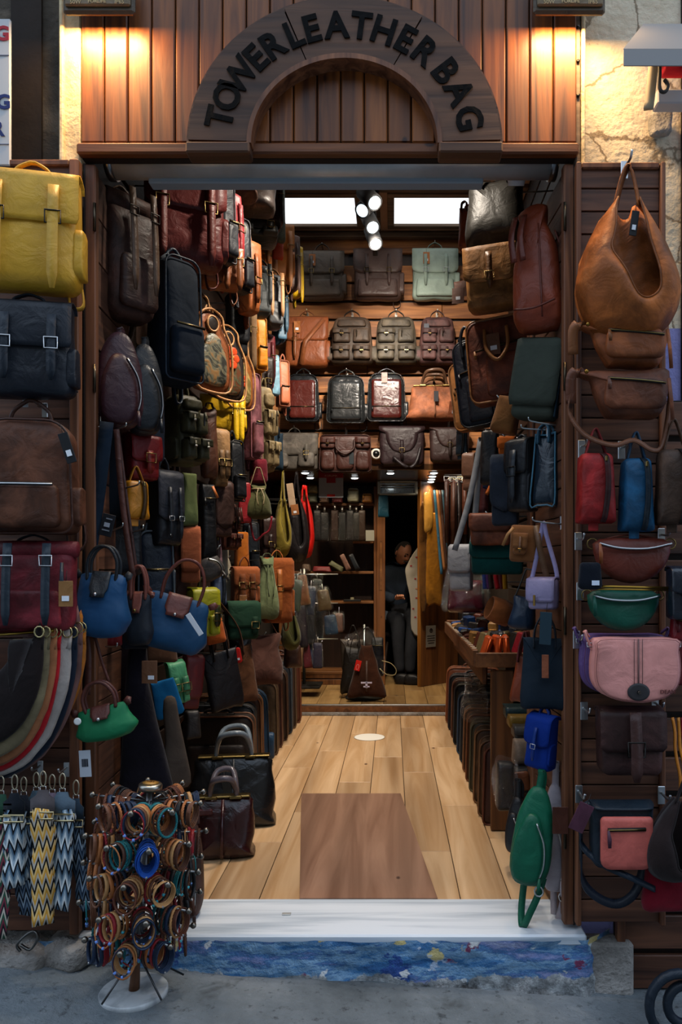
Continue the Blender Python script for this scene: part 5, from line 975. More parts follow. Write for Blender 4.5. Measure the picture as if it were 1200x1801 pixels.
# ================================================================ bags in the doorway, inner leaf right
def up_roll(b):
    M().ribbon(smooth([(-b.w*.2, b.t*.3, b.h*.1), (-b.w*.1, b.t*.5, -.08), (b.w*.3, b.t*.4, -.05), (b.w*.42, b.t*.3, b.h*.2)], 4), .03, .005, (0, 1, 0)).obj('shoulder_strap', b.m2, b.r)
bag('tall', 'L7A331B', (902, 352, 988, 592), 2.55, .15, 'tall glossy reddish brown roll-top backpack hanging on the inner door leaf', yaw=-28, roll=-4, w=.17, m2='L5a2416')
b = bag('mess', 'C3A4038', (906, 590, 1000, 748), 2.58, .12, 'grey green messenger bag with a dark teal side, hanging under the reddish backpack', yaw=-32, roll=9, m2='L16242e', frac=.85, rnd=.08, us=(), hw='G'); 
M().box((b.w*.51, 0, b.h*.5), (.006, b.t*.9, b.h*.95), .003).obj('side_panel', 'L142a36', b.r)
b = bag('mess', 'S22262E', (864, 800, 915, 925), 2.72, .05, 'grey black rounded leather saddlebag flap hanging third from the door post', yaw=-20, frac=.8, rnd=.9, us=(), m2='L2a2a2a')
b = bag('pack', 'L1A1B1E', (892, 772, 948, 902), 2.66, .09, 'black leather backpack squeezed between the grey saddlebag and the blue-edged tote', yaw=-48, hw='K', m2='L2a2e33', us=(0,), dg=0, hh=.02)
b = bag('tote', 'H10202C', (935, 762, 992, 890), 2.56, .08, 'dark blue-black leather tote with pale blue edges beside the door post', yaw=-42, m2='L2f5468', hh=.03, wt=.8); b.piping('L3a6a80', .003)
hooks(RI, [P(985, 745, 2.5), P(960, 758, 2.55), P(984, 920, 2.46)])
# wire pegs
def peg(lab, a, b_, m='Ma8b4ba', r=.0028):
    o = M().tube(smooth([a, a+(b_-a)*.9, b_+Vector((0, 0, .012))], 3), r, 6).obj('display_peg', m); tagp(o, lab, 'peg', 'wire display pegs'); return o
peg('upper bright wire peg under the grey green messenger bag', P(978, 748, 2.5), P(930, 740, 2.5)); peg('lower bright wire peg above the black backpack', P(960, 756, 2.55), P(917, 753, 2.55)); peg('bright wire peg holding the lilac and tan bags', P(988, 922, 2.45), P(937, 916, 2.45))
b = bag('pouch', 'S7A4E2C', (898, 922, 946, 990), 2.5, .06, 'tan suede hip bag with a small flap pocket and long strap', yaw=-12, roll=4, m2='L5a3a22', r=.1, wt=1.05)
b.pocket(-.12, .2, .5, .55, .03, flap=.7, r=.3); M().ribbon([(b.w*.4, -.02, b.h), (b.w*.55, -.03, b.h*.5), (b.w*.9, -.02, -b.h*.35), (b.w*1.25, 0, -b.h*.7)], .02, .005, (1, 0, 0)).obj('shoulder_strap', 'L5a3f2a', b.r); M().ribbon([(-b.w*.4, -.04, b.h*.9), (-b.w*.6, -.045, b.h*.7), (-b.w*.75, -.04, b.h*.4)], .01, .004).obj('zip_puller', 'L9a6a3a', b.r)
b = bag('mess', 'L8F86A8', (929, 1016, 984, 1072), 2.46, .07, 'lilac leather crossbody bag with gold bar clasp and lilac strap', yaw=-30, m2='L857ca0', frac=.75, rnd=.2, us=())
M().box((-b.w*.15, b.yf-.018, b.h*.3), (.008, .004, .035), .001).obj('clasp', 'G9a7a44', b.r)
M().ribbon(smooth([(b.w*.5, 0, b.h), (b.w*.42, 0, b.h+.04), (b.w*.1, 0, b.h+.14), (0, 0, b.h+.185), (-.01, 0, b.h+.14), (-b.w*.35, 0, b.h+.03), (-b.w*.45, 0, b.h*.95)], 4), .014, .004, (1, .3, 0)).obj('shoulder_strap', 'L8f86ac', b.r)
b.tag(.3, -.05, 'P16303c', .04, .105, False, rot=2); o = b.r.children[-1] if 0 else None
t = bag('tote', 'C19242E', (916, 1120, 1002, 1246), 2.46, .09, 'dark navy canvas tote bag with a brown leather label, hanging on the inner leaf', yaw=-14, m2='L141c24', wt=.9, hh=.08, tp=.3); M().box((t.w*.02, t.yf-.012, t.h*.62), (.022, .004, .075), .001).obj('leather_label', 'L8a4e34', t.r)
bag('tote', 'L7A3418', (899, 1150, 940, 1236), 2.56, .05, 'rust orange leather tote with a maroon top hanging beside the navy tote', yaw=-28, m2='L5a2422', wt=.7, hh=.08, roll=5)
bag('bucket', 'L14263A', (896, 1045, 946, 1108), 2.62, .09, 'small navy bucket bag with a grey strap hanging beside the lilac bag', yaw=-20, m2='L3a3a38', hang=.10, roll=8)
b = bag('pack', 'C0A2A78', (926, 1252, 982, 1356), 2.46, .08, 'bright cobalt blue mini backpack hanging under the navy tote', yaw=-40, roll=6, m2='L0c2c70', us=(0,), frac=.55, rnd=.5, hw='S', sw=.012, se=.2, hh=.03, dg=0)
bag('sling', 'L1A1A1C', (888, 1398, 934, 1502), 2.62, .07, 'black leather sling bag behind the green one', yaw=-35, m2='L202225')
bag('sling', 'L0D5A42', (905, 1385, 972, 1552), 2.42, .09, 'green leather teardrop sling bag with silver zips hanging low on the inner leaf', yaw=-18, roll=7, m2='L0f6a4a', hh=.05, dr=.14, sc=1.15)
bag('sling', 'LA89FA6', (954, 1386, 1000, 1558), 2.5, .07, 'pale lilac grey sling bag hanging beside the green one', yaw=-22, m2='Lb0a8ac', hh=.07, dr=.13, sc=1.15)
o = M().box((0, 0, 0), (.05, .003, .085), .001).obj('swing_tag', 'L4a261a'); o.location = P(986, 1443, 2.36); tagp(o, 'brown leather swing tag hanging in front of the pale lilac sling bag', 'tag')

# ================================================================ doorway left, inner leaf
b = bag('roll', 'W3A2620', (168, 348, 272, 568), 2.66, .17, 'dark brown leather roll-top backpack hanging high on the inner door leaf', yaw=52, m2='L5a4434', us=(-.2, .25), hw='K', post=up_roll, sc=1.05)
b = bag('sling', 'L331A22', (170, 588, 250, 750), 2.5, .11, 'burgundy leather sling bag with silver zip pulls', yaw=30, m2='L2c161e', hh=.01, sc=1.1)
M().ribbon(smooth([(-b.w*.42, 0, b.h*.3), (-b.w*.55, 0, b.h*.1), (-b.w*.5, 0, -.05), (-b.w*.52, .02, -.18)], 4), .03, .005, (1, .3, 0)).obj('shoulder_strap', 'L331a22', b.r); M().tube([(-b.w*.62, -.02, b.h*.0), (-b.w*.4, -.02, b.h*.0), (-b.w*.4, -.02, b.h*.14), (-b.w*.62, -.02, b.h*.14)], .003, 6, True).obj('buckle', 'Mc0b8a8', b.r)
bag('sling', 'L1F2226', (222, 612, 286, 758), 2.66, .10, 'black leather sling bag with a silver zip pull behind the burgundy one', yaw=32, hh=.02, sc=1.15)
b = bag('zip', 'C161F2A', (258, 455, 352, 682), 2.85, .18, 'large dark navy leather backpack with a grey canvas tab below the burgundy backpack', yaw=48, m2='L1a2836'); M().ribbon([(-b.w*.35, -.02, b.h*.86), (-b.w*.33, 0, b.h*1.0), (-b.w*.2, 0, b.h*1.02), (-b.w*.18, -.02, b.h*.88)], .05, .005, (0, 1, .2)).obj('grab_tab', 'C4a5058', b.r)
bag('pouch', 'W33353F', (242, 698, 290, 812), 2.82, .03, 'slate grey leather flap hanging behind the black sling bag', yaw=35, r=.05, wt=.95)
b = bag('cargo', 'W33301F', (284, 694, 357, 822), 3.05, .17, 'olive brown waxed cargo backpack with rounded front pockets', yaw=48, m2='L4a4430', hw='S')
bag('mess', 'L6A1416', (236, 764, 260, 846), 2.72, .08, 'small dark red leather satchel with brass buckles above the mustard bag', yaw=50, w=.12, m2='L6a1c16', us=(0,), frac=.6)
bag('wash', 'LC07A14', (220, 845, 257, 915), 2.62, .08, 'mustard yellow leather box bag with a zip on a wire peg', yaw=40, w=.085, hh=.05)
b = bag('pack', 'L17191D', (256, 828, 318, 962), 2.9, .13, 'black leather backpack with a curved charcoal grey flap', yaw=46, m2='L24272c', flm='W2c2d33', hw='S', frac=.66, rnd=.5, us=(-.1, .3), sw=.014, se=.1, dg=0)
bag('pouch', 'C56603A', (316, 832, 348, 926), 3.15, .06, 'olive green leather case hanging beside the black curved-flap backpack', yaw=42, r=.05)
b = bag('pouch', 'L101114', (346, 850, 382, 985), 3.35, .09, 'black zip pouch bag with an orange pull tab', yaw=40, zp=1); M().ribbon([(0, b.yf-.01, b.h*.95), (.02, b.yf-.02, b.h*.8)], .012, .004).obj('pull_tab', 'Lb0602a', b.r)
b = bag('mess', 'W3A2722', (368, 846, 408, 945), 3.6, .08, 'brown leather shield-flap shoulder bag with studded edge', yaw=42, frac=.85, rnd=.9, us=())
b = bag('cargo', 'W45231A', (382, 885, 420, 968), 3.75, .10, 'reddish brown leather bag with fringe and small buckled pockets', yaw=45)
for i in range(7): M().ribbon([(b.w*(-.4+i*.13), b.yf-.02, b.h*.9), (b.w*(-.38+i*.13), b.yf-.03, b.h*.6)], .008, .003).obj('fringe', 'L4a281c', b.r)
bag('zip', 'L15171B', (388, 775, 428, 884), 3.7, .12, 'black leather zip backpack below the brown tote', yaw=50)
bag('pouch', 'L8A1C22', (424, 848, 437, 920), 3.95, .03, 'bright red leather pouch glimpsed beside the olive drawstring bag', yaw=30)
bag('draw', 'S4A4A2C', (428, 852, 480, 912), 4.0, .14, 'olive green suede drawstring bag hanging by its cords', yaw=20, m2='L8a7a5a', hang=.10)
bag('pouch', 'S5A1420', (438, 806, 472, 850), 4.15, .06, 'maroon suede pouch above the olive drawstring bag', yaw=20)
o = M().tube(smooth([P(440, 915, 4.0), P(448, 950, 4.0), P(463, 940, 4.0), P(474, 932, 4.0), P(478, 908, 4.0)], 4), .006, 5).obj('leather_loop', 'L7a1c28'); tagp(o, 'thin crimson leather strap looping under the olive drawstring bag', 'strap')
# long straps
def longstrap(m, pts, w, lab, d, n='bag_strap', side=(1, .2, 0)):
    o = M().ribbon(smooth([P(x, y, d) for x, y in pts], 4), w, .005, side).obj(n, m); tagp(o, lab, 'strap'); return o
longstrap('C16222f', [(188, 742), (178, 830), (166, 920), (156, 985)], .042, 'wide navy canvas strap of the royal blue handbag', 2.42)
longstrap('L4a2a22', [(205, 755), (212, 850), (222, 935), (234, 1012)], .018, 'brown stitched leather strap hanging from the wire peg', 2.45)
longstrap('L3f231d', [(207, 755), (220, 860), (232, 950), (240, 1010)], .012, 'thin darker brown strap behind the stitched one', 2.5)
longstrap('L4a2a22', [(152, 1115), (156, 1160), (154, 1222)], .018, 'brown stitched strap of the small green handbag', 2.36)
longstrap('L4a261e', [(166, 1115), (178, 1160), (192, 1200)], .009, 'thin brown cord strap rising from the small green handbag', 2.36)
for a, b_, lab in (((187, 758), (222, 750), 'wire peg holding the brown stitched strap'), ((222, 858), (245, 852), 'wire peg in front of the mustard box bag'), ((190, 935), (216, 926), 'wire peg above the royal blue handbag'), ((234, 936), (252, 930), 'second wire peg above the royal blue handbag'), ((186, 1137), (206, 1137), 'wire peg above the dark hanging skins')):
    peg(lab, P(*a, 2.5), P(*b_, 2.44))
b = thing('swing_tag', 'black cardboard swing tag with grey print beside the wide navy strap', 'tag', P(184, 942, 2.42), roll=14); M().box((0, 0, .035), (.042, .003, .072), .001).obj('card', 'P16191f', b); M().box((0, -.003, .036), (.018, .002, .014)).obj('sticker', 'P9aa0aa', b); M().box((0, -.003, .018), (.024, .002, .004)).obj('print_line', 'P7a8088', b); M().box((.003, -.003, .056), (.02, .002, .004)).obj('print_line', 'P7a8088', b)
b = bag('ntote', 'N0E3F66', (131, 1014, 228, 1113), 2.34, .13, 'royal blue nylon handbag with dark leather handles hanging in the doorway', m2='L1a2024', lm='L1c2024', roll=3, hh=.085, hw='S', sc=1.12)
b = bag('ntote', 'N121A24', (222, 1052, 268, 1126), 2.5, .09, 'small dark navy nylon handbag with brown leather tabs beside the royal blue one', lm='L6a3a30', hh=.09, sc=1.25)
b = bag('ntote', 'N123F62', (258, 1048, 352, 1142), 2.6, .13, 'blue nylon handbag with brown leather flap and a white price strip', yaw=12, roll=16, lm='L5e2f26', hh=.13, hw='S', sc=1.35); o = M().box((0, 0, 0), (.018, .003, .085), .001).obj('price_strip', 'Pc9ced4', b.r); o.location = (b.w*.3, b.yf-.012, b.h*.6); o.rotation_euler = (0, R(-48), 0)
b = bag('ntote', 'N0F6A42', (141, 1236, 230, 1304), 2.3, .09, 'small emerald green nylon handbag with brown leather flap and tabs', roll=-14, lm='L4a2620', hh=.075, hw='S', sc=1.25); M().lathe([(.011, 0), (.011, .003), (.007, .003)], (-b.w*.32, b.yf-.01, b.h*.78), 16, (0, -1, 0)).obj('round_charm', 'Pd9dcda', b.r)
b = thing('price_card', 'white barcode price card hanging under the small green handbag', 'card', P(151, 1366, 2.3), roll=-3); M().box((0, 0, .04), (.036, .002, .082), .001).obj('card', 'Pb4bcc6', b)
m = M(); [m.box((-.008+.0028*i, -.002, .043), (.0014 if i % 3 else .002, .001, .024)) for i in range(7)]; m.obj('barcode', 'P20242c', b)
# dark hides
bag('pouch', 'C0d1219', (172, 752, 214, 912), 2.62, .07, 'black nylon shoulder bag in shadow behind the wide navy strap', yaw=30)
bag('pouch', 'L0c1016', (176, 905, 250, 1012), 2.70, .08, 'black leather bag in shadow above the royal blue handbag', yaw=25)
bag('pouch', 'S14181f', (214, 1100, 262, 1142), 2.62, .06, 'dark slate suede pouch under the small navy handbag', yaw=20)
bag('pouch', 'L6a1014', (180, 1108, 220, 1136), 2.6, .06, 'crimson leather pouch peeking out under the royal blue handbag', yaw=10)
bag('pouch', 'S4a3020', (258, 1128, 312, 1165), 2.8, .08, 'brown suede bag under the blue nylon handbag', yaw=15)
bag('apron', 'S1c1014', (156, 1118, 262, 1425), 2.75, .05, 'very dark maroon suede hide hanging behind the green handbag', yaw=10, ol=[(-.5, 0), (0, -.01), (.5, 0), (.45, .5), (.4, .98), (0, 1), (-.4, .98), (-.45, .5)])
bag('apron', 'S15121a', (215, 1125, 300, 1400), 2.66, .07, 'long dark plum velvet-like hide flaring toward the floor', yaw=20, ol=[(-.5, 0), (0, -.01), (.5, 0), (.42, .22), (.2, .5), (.05, .75), (-.02, .99), (-.3, 1), (-.42, .7), (-.48, .3)])
bag('apron', 'C4A4038', (285, 1222, 337, 1385), 2.85, .04, 'taupe canvas tote panel leaning behind the dark hides', yaw=25, ol=[(-.5, 0), (0, -.02), (.5, .03), (.3, .4), (.08, .75), (-.05, .98), (-.45, .95), (-.4, .5)])
bag('pouch', 'C0E5A8A', (268, 1190, 318, 1268), 3.0, .03, 'turquoise blue leather sheet hanging behind the taupe panel', yaw=20, roll=-14, r=.03, wt=.8)
bag('satch', 'L4F9668', (294, 1160, 328, 1240), 3.1, .06, 'mint green leather satchel hanging edgewise', yaw=35, roll=-8)
bag('mess', 'L5E1E1E', (318, 1150, 354, 1248), 3.2, .07, 'maroon leather messenger bag beside the mint satchel', yaw=35, roll=6, frac=.8, us=())
o = M().box((0, 0, 0), (.052, .003, .076), .001).obj('swing_tag', 'L6a4630'); o.location = P(263, 1182, 2.5); tagp(o, 'brown leather swing tag with a white sticker in front of the dark hides', 'tag'); M().box((.006, -.003, -.018), (.02, .002, .013)).obj('sticker', 'Pd9dee6', o)
bag('pouch', 'L24201F', (325, 1248, 350, 1300), 3.3, .08, 'dark leather pouch in the shadow above the brown case', yaw=30)
# ================================================================ left wall of the shop
LW = [
 # kind, material, box, d, t, yaw, label, options
 ('pack', 'L5A1D1A', (262, 302, 384, 464), 3.0, .15, 24, 'glossy burgundy leather backpack with two long buckled straps under the shutter', dict(m2='L5e2620', sw=.034, se=-.04, us=(-.3, .3))),
 ('zip', 'L23262C', (376, 318, 403, 462), 3.25, .13, 50, 'black leather backpack edge-on behind the burgundy one', {}),
 ('pack', 'L92151D', (384, 346, 412, 480), 3.4, .13, 55, 'bright red leather backpack between two black ones', dict(m2='L7a1218')),
 ('pack', 'L8A4C22', (352, 440, 420, 506), 3.35, .14, 22, 'tan backpack with buckled straps hanging below the burgundy one', dict(us=(.1, .4), se=-.2)),
 ('zip', 'L181A20', (408, 395, 432, 512), 3.6, .12, 55, 'narrow black leather backpack beside the red one', {}),
 ('pack', 'L915028', (424, 432, 450, 548), 3.8, .12, 50, 'light brown leather backpack with a long flap', dict(us=(0,), frac=.6)),
 ('bucket', 'W35231A', (384, 316, 448, 352), 3.5, .25, 15, 'big dark brown duffel-like bag at the ceiling', dict(hang=.03)),
 ('tote', 'L2A2320', (395, 318, 476, 376), 3.75, .25, 10, 'soft black leather bag seen from below near the ceiling', dict(hh=.02)),
 ('pack', 'L431C1D', (444, 314, 492, 404), 4.3, .15, 20, 'dark maroon backpack with long straps beside the skylight', dict(us=(.1, .4))),
 ('pouch', 'W5A5E50', (484, 316, 499, 420), 4.7, .06, 40, 'grey green leather bag beside the skylight', dict(r=.1)),
 ('satch', 'L232420', (418, 392, 484, 430), 4.1, .2, 15, 'black satchel hanging under the maroon backpack', {}),
 ('pouch', 'LC0421E', (483, 372, 495, 452), 4.75, .03, 30, 'bright orange red leather bag strap panel beside the tan backpack', dict(r=.1)),
 ('pack', 'LC0742A', (468, 400, 513, 492), 4.9, .14, 18, 'light tan leather backpack with two pale straps under the skylight', dict(m2='Lc98a5a', us=(-.2, .35), se=-.15)),
 ('pack', 'LB5651A', (440, 432, 474, 476), 4.6, .13, 20, 'orange brown leather backpack behind the light tan one', dict(us=(.3,))),
 ('pack', 'L5A4036', (503, 420, 522, 508), 5.2, .13, 35, 'taupe brown backpack with a metal buckle by the back wall', dict(us=(.2,), se=-.1)),
 ('pack', 'LC99E16', (508, 438, 529, 520), 5.45, .13, 35, 'bright yellow leather backpack next to the back wall', dict(us=(.2,), se=-.15)),
 ('roll', 'L484D4E', (442, 474, 476, 556), 4.3, .12, 25, 'grey roll-top backpack with dark strap, nearer of two', {}),
 ('roll', 'L46484A', (464, 490, 498, 576), 4.7, .12, 25, 'grey roll-top backpack with tan straps', dict(m2='Lb08058')),
 ('roll', 'L3A5668', (478, 520, 503, 602), 5.05, .12, 30, 'blue grey roll-top backpack near the back wall', {}),
 ('mess', 'L1B1C1F', (398, 528, 434, 622), 3.9, .1, 35, 'black leather messenger bag above the flowered bags', dict(us=(), frac=.8)),
 ('pack', 'S86684A', (420, 540, 448, 640), 4.15, .11, 30, 'beige suede backpack with strap', dict(us=(.2,), se=-.1)),
 ('zip', 'LC97B17', (444, 565, 466, 650), 4.5, .11, 35, 'bright orange yellow leather backpack', {}),
 ('pack', 'L5E1B20', (458, 594, 478, 680), 4.8, .11, 40, 'crimson leather backpack beside the orange yellow one', dict(us=(.2,))),
 ('pouch', 'W6C8FA0', (475, 628, 490, 692), 5.1, .08, 35, 'pale denim blue leather bag near the back wall', {}),
 ('zip', 'LA0583A', (486, 640, 508, 712), 5.3, .1, 30, 'salmon tan leather backpack beside the back wall', {}),
 ('mess', 'L241510', (440, 632, 478, 700), 4.7, .1, 25, 'dark brown shoulder bag in shadow above the khaki cargo pack', dict(us=(.2,))),
 ('zip', 'W6C4248', (424, 668, 456, 800), 4.1, .13, 48, 'dusty mauve waxed leather backpack', dict(m2='L7a4a50')),
 ('cargo', 'W7A6A4C', (442, 690, 482, 822), 4.4, .14, 50, 'khaki leather cargo backpack with many flap pockets', {}),
 ('tote', 'C1B2B38', (470, 765, 497, 822), 4.9, .08, 25, 'dark teal bag hanging beside the wide grey satchel', dict(hh=.05)),
 ('pack', 'LC59A0C', (358, 700, 424, 762), 3.9, .16, 15, 'yellow leather backpack partly hidden under the flowered bags', dict(us=(.3, .42), se=-.3, m2='Ld0a818')),
 ('bucket', 'L4E2E20', (352, 722, 384, 832), 3.35, .10, 40, 'reddish brown leather bag beside the olive cargo backpack', dict(hang=.03)),
 ('mess', 'W7A5C3C', (372, 762, 398, 850), 3.55, .08, 40, 'pale brown leather bag with gathered folds', dict(us=(-.2, .2))),
 ('pouch', 'S8A4A2E', (320, 934, 350, 1018), 3.15, .05, 20, 'rust suede panel bag hanging over a brown one', dict(r=.12, flap=.8)),
 ('mess', 'W4E2C22', (300, 932, 346, 1040), 3.22, .10, 35, 'brown crumpled leather shoulder bag behind the rust panel', dict(us=())),
 ('sling', 'L35302E', (342, 962, 388, 1026), 3.35, .09, 20, 'charcoal taupe leather teardrop bag', dict(roll=-28)),
 ('wash', 'L7A5C62', (358, 946, 390, 1000), 3.6, .07, 30, 'dusty pink leather box bag', dict(hh=.03)),
 ('pouch', 'C8D887C', (382, 962, 396, 1010), 3.8, .05, 30, 'cream canvas pouch behind the dusty pink box bag', dict(r=.3)),
 ('sling', 'C928A78', (390, 984, 406, 1056), 3.9, .06, 40, 'cream round-ended zip case', {}),
 ('wash', 'L4A566E', (372, 1012, 396, 1062), 3.65, .08, 35, 'steel blue patent case with white edges', {}),
 ('zip', 'L141C28', (240, 942, 300, 1042), 2.9, .12, 30, 'dark navy leather backpack behind the brown cord handles', dict(m2='L4a5258')),
 ('satch', 'L8E8A18', (330, 1040, 380, 1114), 3.2, .1, 38, 'lime yellow leather satchel with two black buckled straps', dict(m2='L2a2c14')),
 ('pouch', 'S9A4A1C', (358, 1086, 394, 1132), 3.4, .08, 25, 'bright orange suede pouch under the lime satchel', dict(roll=-10)),
 ('pack', 'S7E4424', (408, 1002, 452, 1062), 3.85, .12, 25, 'rust suede mini backpack with a white-stickered tag', dict(us=(-.2, .2), tag=(-.2, .3, 'L8a5a34', .04, .07))),
 ('pouch', 'S9A5418', (412, 940, 438, 1000), 3.95, .08, 30, 'orange tan suede pouch hanging above the rust mini backpack', {}),
 ('mess', 'C1E3A2A', (398, 1062, 452, 1120), 3.7, .13, 25, 'dark green leather bag with a small buckle tab', dict(us=(.3,))),
 ('draw', 'S66704E', (450, 985, 490, 1080), 4.1, .11, 30, 'sage green suede drawstring bag hanging under a metal clip', dict(hang=.03)),
 ('pack', 'S80421C', (462, 990, 512, 1088), 4.3, .13, 22, 'bright rust suede backpack with tan flap pocket', dict(us=(0,), m2='L9a5a2c')),
 ('hobo', 'S4A4A26', (496, 1078, 530, 1142), 4.75, .12, 20, 'moss green suede hobo bag under the rust backpack', dict(h=.24, hh=.03)),
 ('bucket', 'S4A3029', (428, 1118, 492, 1198), 4.15, .16, 14, 'big brown suede bucket bag hanging above the floor cases', dict(hang=.12, m2='L6a4636')),
 ('bucket', 'H17181B', (402, 1118, 442, 1172), 3.95, .1, 18, 'black glossy bag beside the brown suede bucket bag', dict(hang=.03)),
 ('tote', 'S543420', (392, 1140, 446, 1234), 3.65, .07, 32, 'brown suede tote with long cord handles and a red tag', dict(roll=-10, hh=.26, lean=-.05)),
 ('tote', 'L18161A', (366, 1146, 420, 1244), 3.5, .07, 32, 'black leather tote behind the brown suede tote', dict(roll=-10, hh=.2)),
 ('mess', 'L2A1A16', (352, 1080, 372, 1180), 3.6, .07, 40, 'dark brown shoulder bag in the shade beside the lime satchel', dict(us=())),
 ('draw', 'C66561E', (480, 1000, 498, 1040), 4.6, .05, 30, 'mustard cord-tied pouch beside the rust backpack', {}),
 ('pouch', 'L3A241A', (500, 1135, 530, 1172), 4.9, .15, 15, 'brown leather bag lying on top of the far floor cases', {}),
 ('hobo', 'S8C7A30', (482, 880, 514, 976), 4.75, .10, 28, 'mustard olive suede hobo bag hanging from a long loop', dict(h=.36, hh=.18)),
 ('hobo', 'L1C1718', (500, 872, 544, 988), 5.1, .10, 20, 'black leather hobo bag with a ring between the mustard and red ones', dict(h=.46, hh=.16)),
 ('hobo', 'LC0160E', (520, 868, 553, 982), 5.4, .09, 18, 'bright scarlet leather hobo bag nearest the back room', dict(h=.46, hh=.03)),
 ('pouch', 'L6A3020', (398, 1150, 408, 1200), 3.9, .05, 30, 'small brown pouch behind the totes', {}),
 ('zip', 'L20242a', (430, 925, 450, 1000), 4.2, .1, 40, 'black backpack in shadow under the olive drawstring bag', {}),
 ('mess', 'L2c1c18', (455, 915, 482, 985), 4.5, .1, 35, 'very dark brown messenger bag beside the mustard hobo bag', {}),
 ('cargo', 'L2a1a14', (300, 840, 318, 930), 3.2, .12, 50, 'dark brown backpack in the gap behind the olive case', {}),
 ('pack', 'L1d1a1c', (400, 700, 430, 770), 4.1, .12, 40, 'dark backpack in shadow behind the mauve one', {}),
]
def rod(wall, g):
    s = 1 if wall is wrt else -1; p = g.root.location; z = p.z+g.h*.93
    a = Vector((.93*s if s > 0 else -1.13, p.y+.02, z)); e_ = Vector((p.x, p.y+g.t*.3, z)); 
    mi = (Matrix.Translation(p) @ g.root.rotation_euler.to_matrix().to_4x4()).inverted(); M().tube([mi @ a, mi @ e_, mi @ (e_+Vector((-.02*s, -.01, .02)))], .0035, 6).obj('hanger', 'Ma8b0b4', g.root)
for (kd, m, bx, d, t, yaw, lab, op) in LW:
    op = dict(op); op.setdefault('sc', 1.16); g_ = bag(kd, m, bx, d, t, lab, yaw=yaw, **op); rod(wlft, g_)
b = thing('swing_tag', 'bright red swing tag on the brown suede tote', 'tag', P(422, 1166, 3.58), roll=-14); M().pillow(rr(.035, .03, .075, .012, .012), .005, 5).obj('card', 'Pc01810', b); M().box((0, -.004, .02), (.01, .002, .01)).obj('sticker', 'Pe6e9ee', b)
b = thing('swing_tag', 'beige strap tab and tan tag beside the scarlet hobo bag', 'tag', P(517, 905, 5.0), roll=-8); M().box((.0, 0, .13), (.045, .004, .16), .001).obj('strap_tab', 'Lb09478', b); M().box((.012, -.006, .03), (.05, .004, .07), .001).obj('card', 'L9a6034', b); M().box((.012, -.01, .015), (.02, .002, .014)).obj('sticker', 'Pe6e9ee', b)
# tooled flower bags
TL = [('TOOLA', 'L7C4626', (351, 545, 383, 692), 3.3, 'tan leather bag with dark tooled scrollwork, nearest of the tooled bags', 0),
      ('TOOLB', 'L2A2422', (378, 574, 413, 706), 3.62, 'oval dark tooled leather bag with a painted orange flower', 1), ('TOOLC', 'L8A5226', (404, 600, 429, 722), 3.9, 'pale tooled leather bag with a small red flower', 2)]
for (tm, m, bx, d, lab, i) in TL:
    yw = 52; H_ = (bx[3]-bx[1])*d/F; w = .22 if i < 2 else .2
    r = thing('tooled_bag', lab, 'shoulder bag', P((bx[0]+bx[2])/2, bx[3], d), yw, group='tooled leather bags')
    ol = sm2([(-.42*w, .05*H_), (0, .0), (.42*w, .05*H_), (.5*w, .3*H_), (.48*w, .6*H_), (.3*w, .8*H_), (.26*w, .93*H_), (0, H_), (-.26*w, .93*H_), (-.3*w, .8*H_), (-.48*w, .6*H_), (-.5*w, .3*H_)], 3)
    M().pillow(ol, .07, 4, 0, 4, True, .5, .003).obj('body', m, r); M().tube([(x*.98, -.034+.012*z/H_, z) for x, z in ol], .0055, 6, True).obj('laced_edge', 'Lb98656', r)
    M().pillow([(x*.68, H_*.08+z*.62) for x, z in ol], .02, 3, -.034, 3, True, .8, .004).obj('tooled_panel', tm, r)
    M().tube([(.08*w*cos(a)*1.7, -.03, H_*.82+H_*.09*sin(a)) for a in [j*pi/8 for j in range(16)]], .005, 6, True).obj('handle_opening', 'Lb98656', r); M().pillow([(.08*w*cos(a)*1.6, H_*.82+H_*.085*sin(a)) for a in [j*pi/8 for j in range(16)]], .01, 4, -.028).obj('opening_lining', 'L1a100c', r)
    if i:
        s = .028 if i == 1 else .016; cz = H_*(.56 if i == 1 else .4)
        for j in range(6): a = j*pi/3; q = M().pillow([(s*.75*cos(b_), s*.75*sin(b_)) for b_ in [k*pi/5 for k in range(10)]], .008, 3).obj('petal', 'Lc9461e', r); q.location = (s*cos(a), -.05, cz+s*1.3*sin(a))
        q = M().ball((0, -.055, cz), s*.35).obj('flower_centre', 'Ld98a2c', r)
for j in range(7):
    px, py = 356+j*7.5, 548+j*13; d = 3.35+j*.11; r = thing('tooled_bag', 'tan tooled leather bag edge, number of the packed row behind the nearest tooled bags'.replace('number of', ['first in', 'second in', 'third in', 'fourth in', 'fifth in', 'sixth in', 'seventh in'][j]), 'shoulder bag', P(px+4, py+90, d+.12), 72, group='tooled leather bags')
    M().pillow(rr(.1, .2, .24, .03, .05), .035, 4, 0, 3).obj('body', ['L6a4228', 'L3a2a20', 'L7a5230'][j % 3], r); M().tube(smooth([(-.04, 0, .23), (-.03, 0, .29), (0, 0, .31), (.03, 0, .29), (.04, 0, .23)], 3), .006, 5).obj('handle', 'La07850', r)
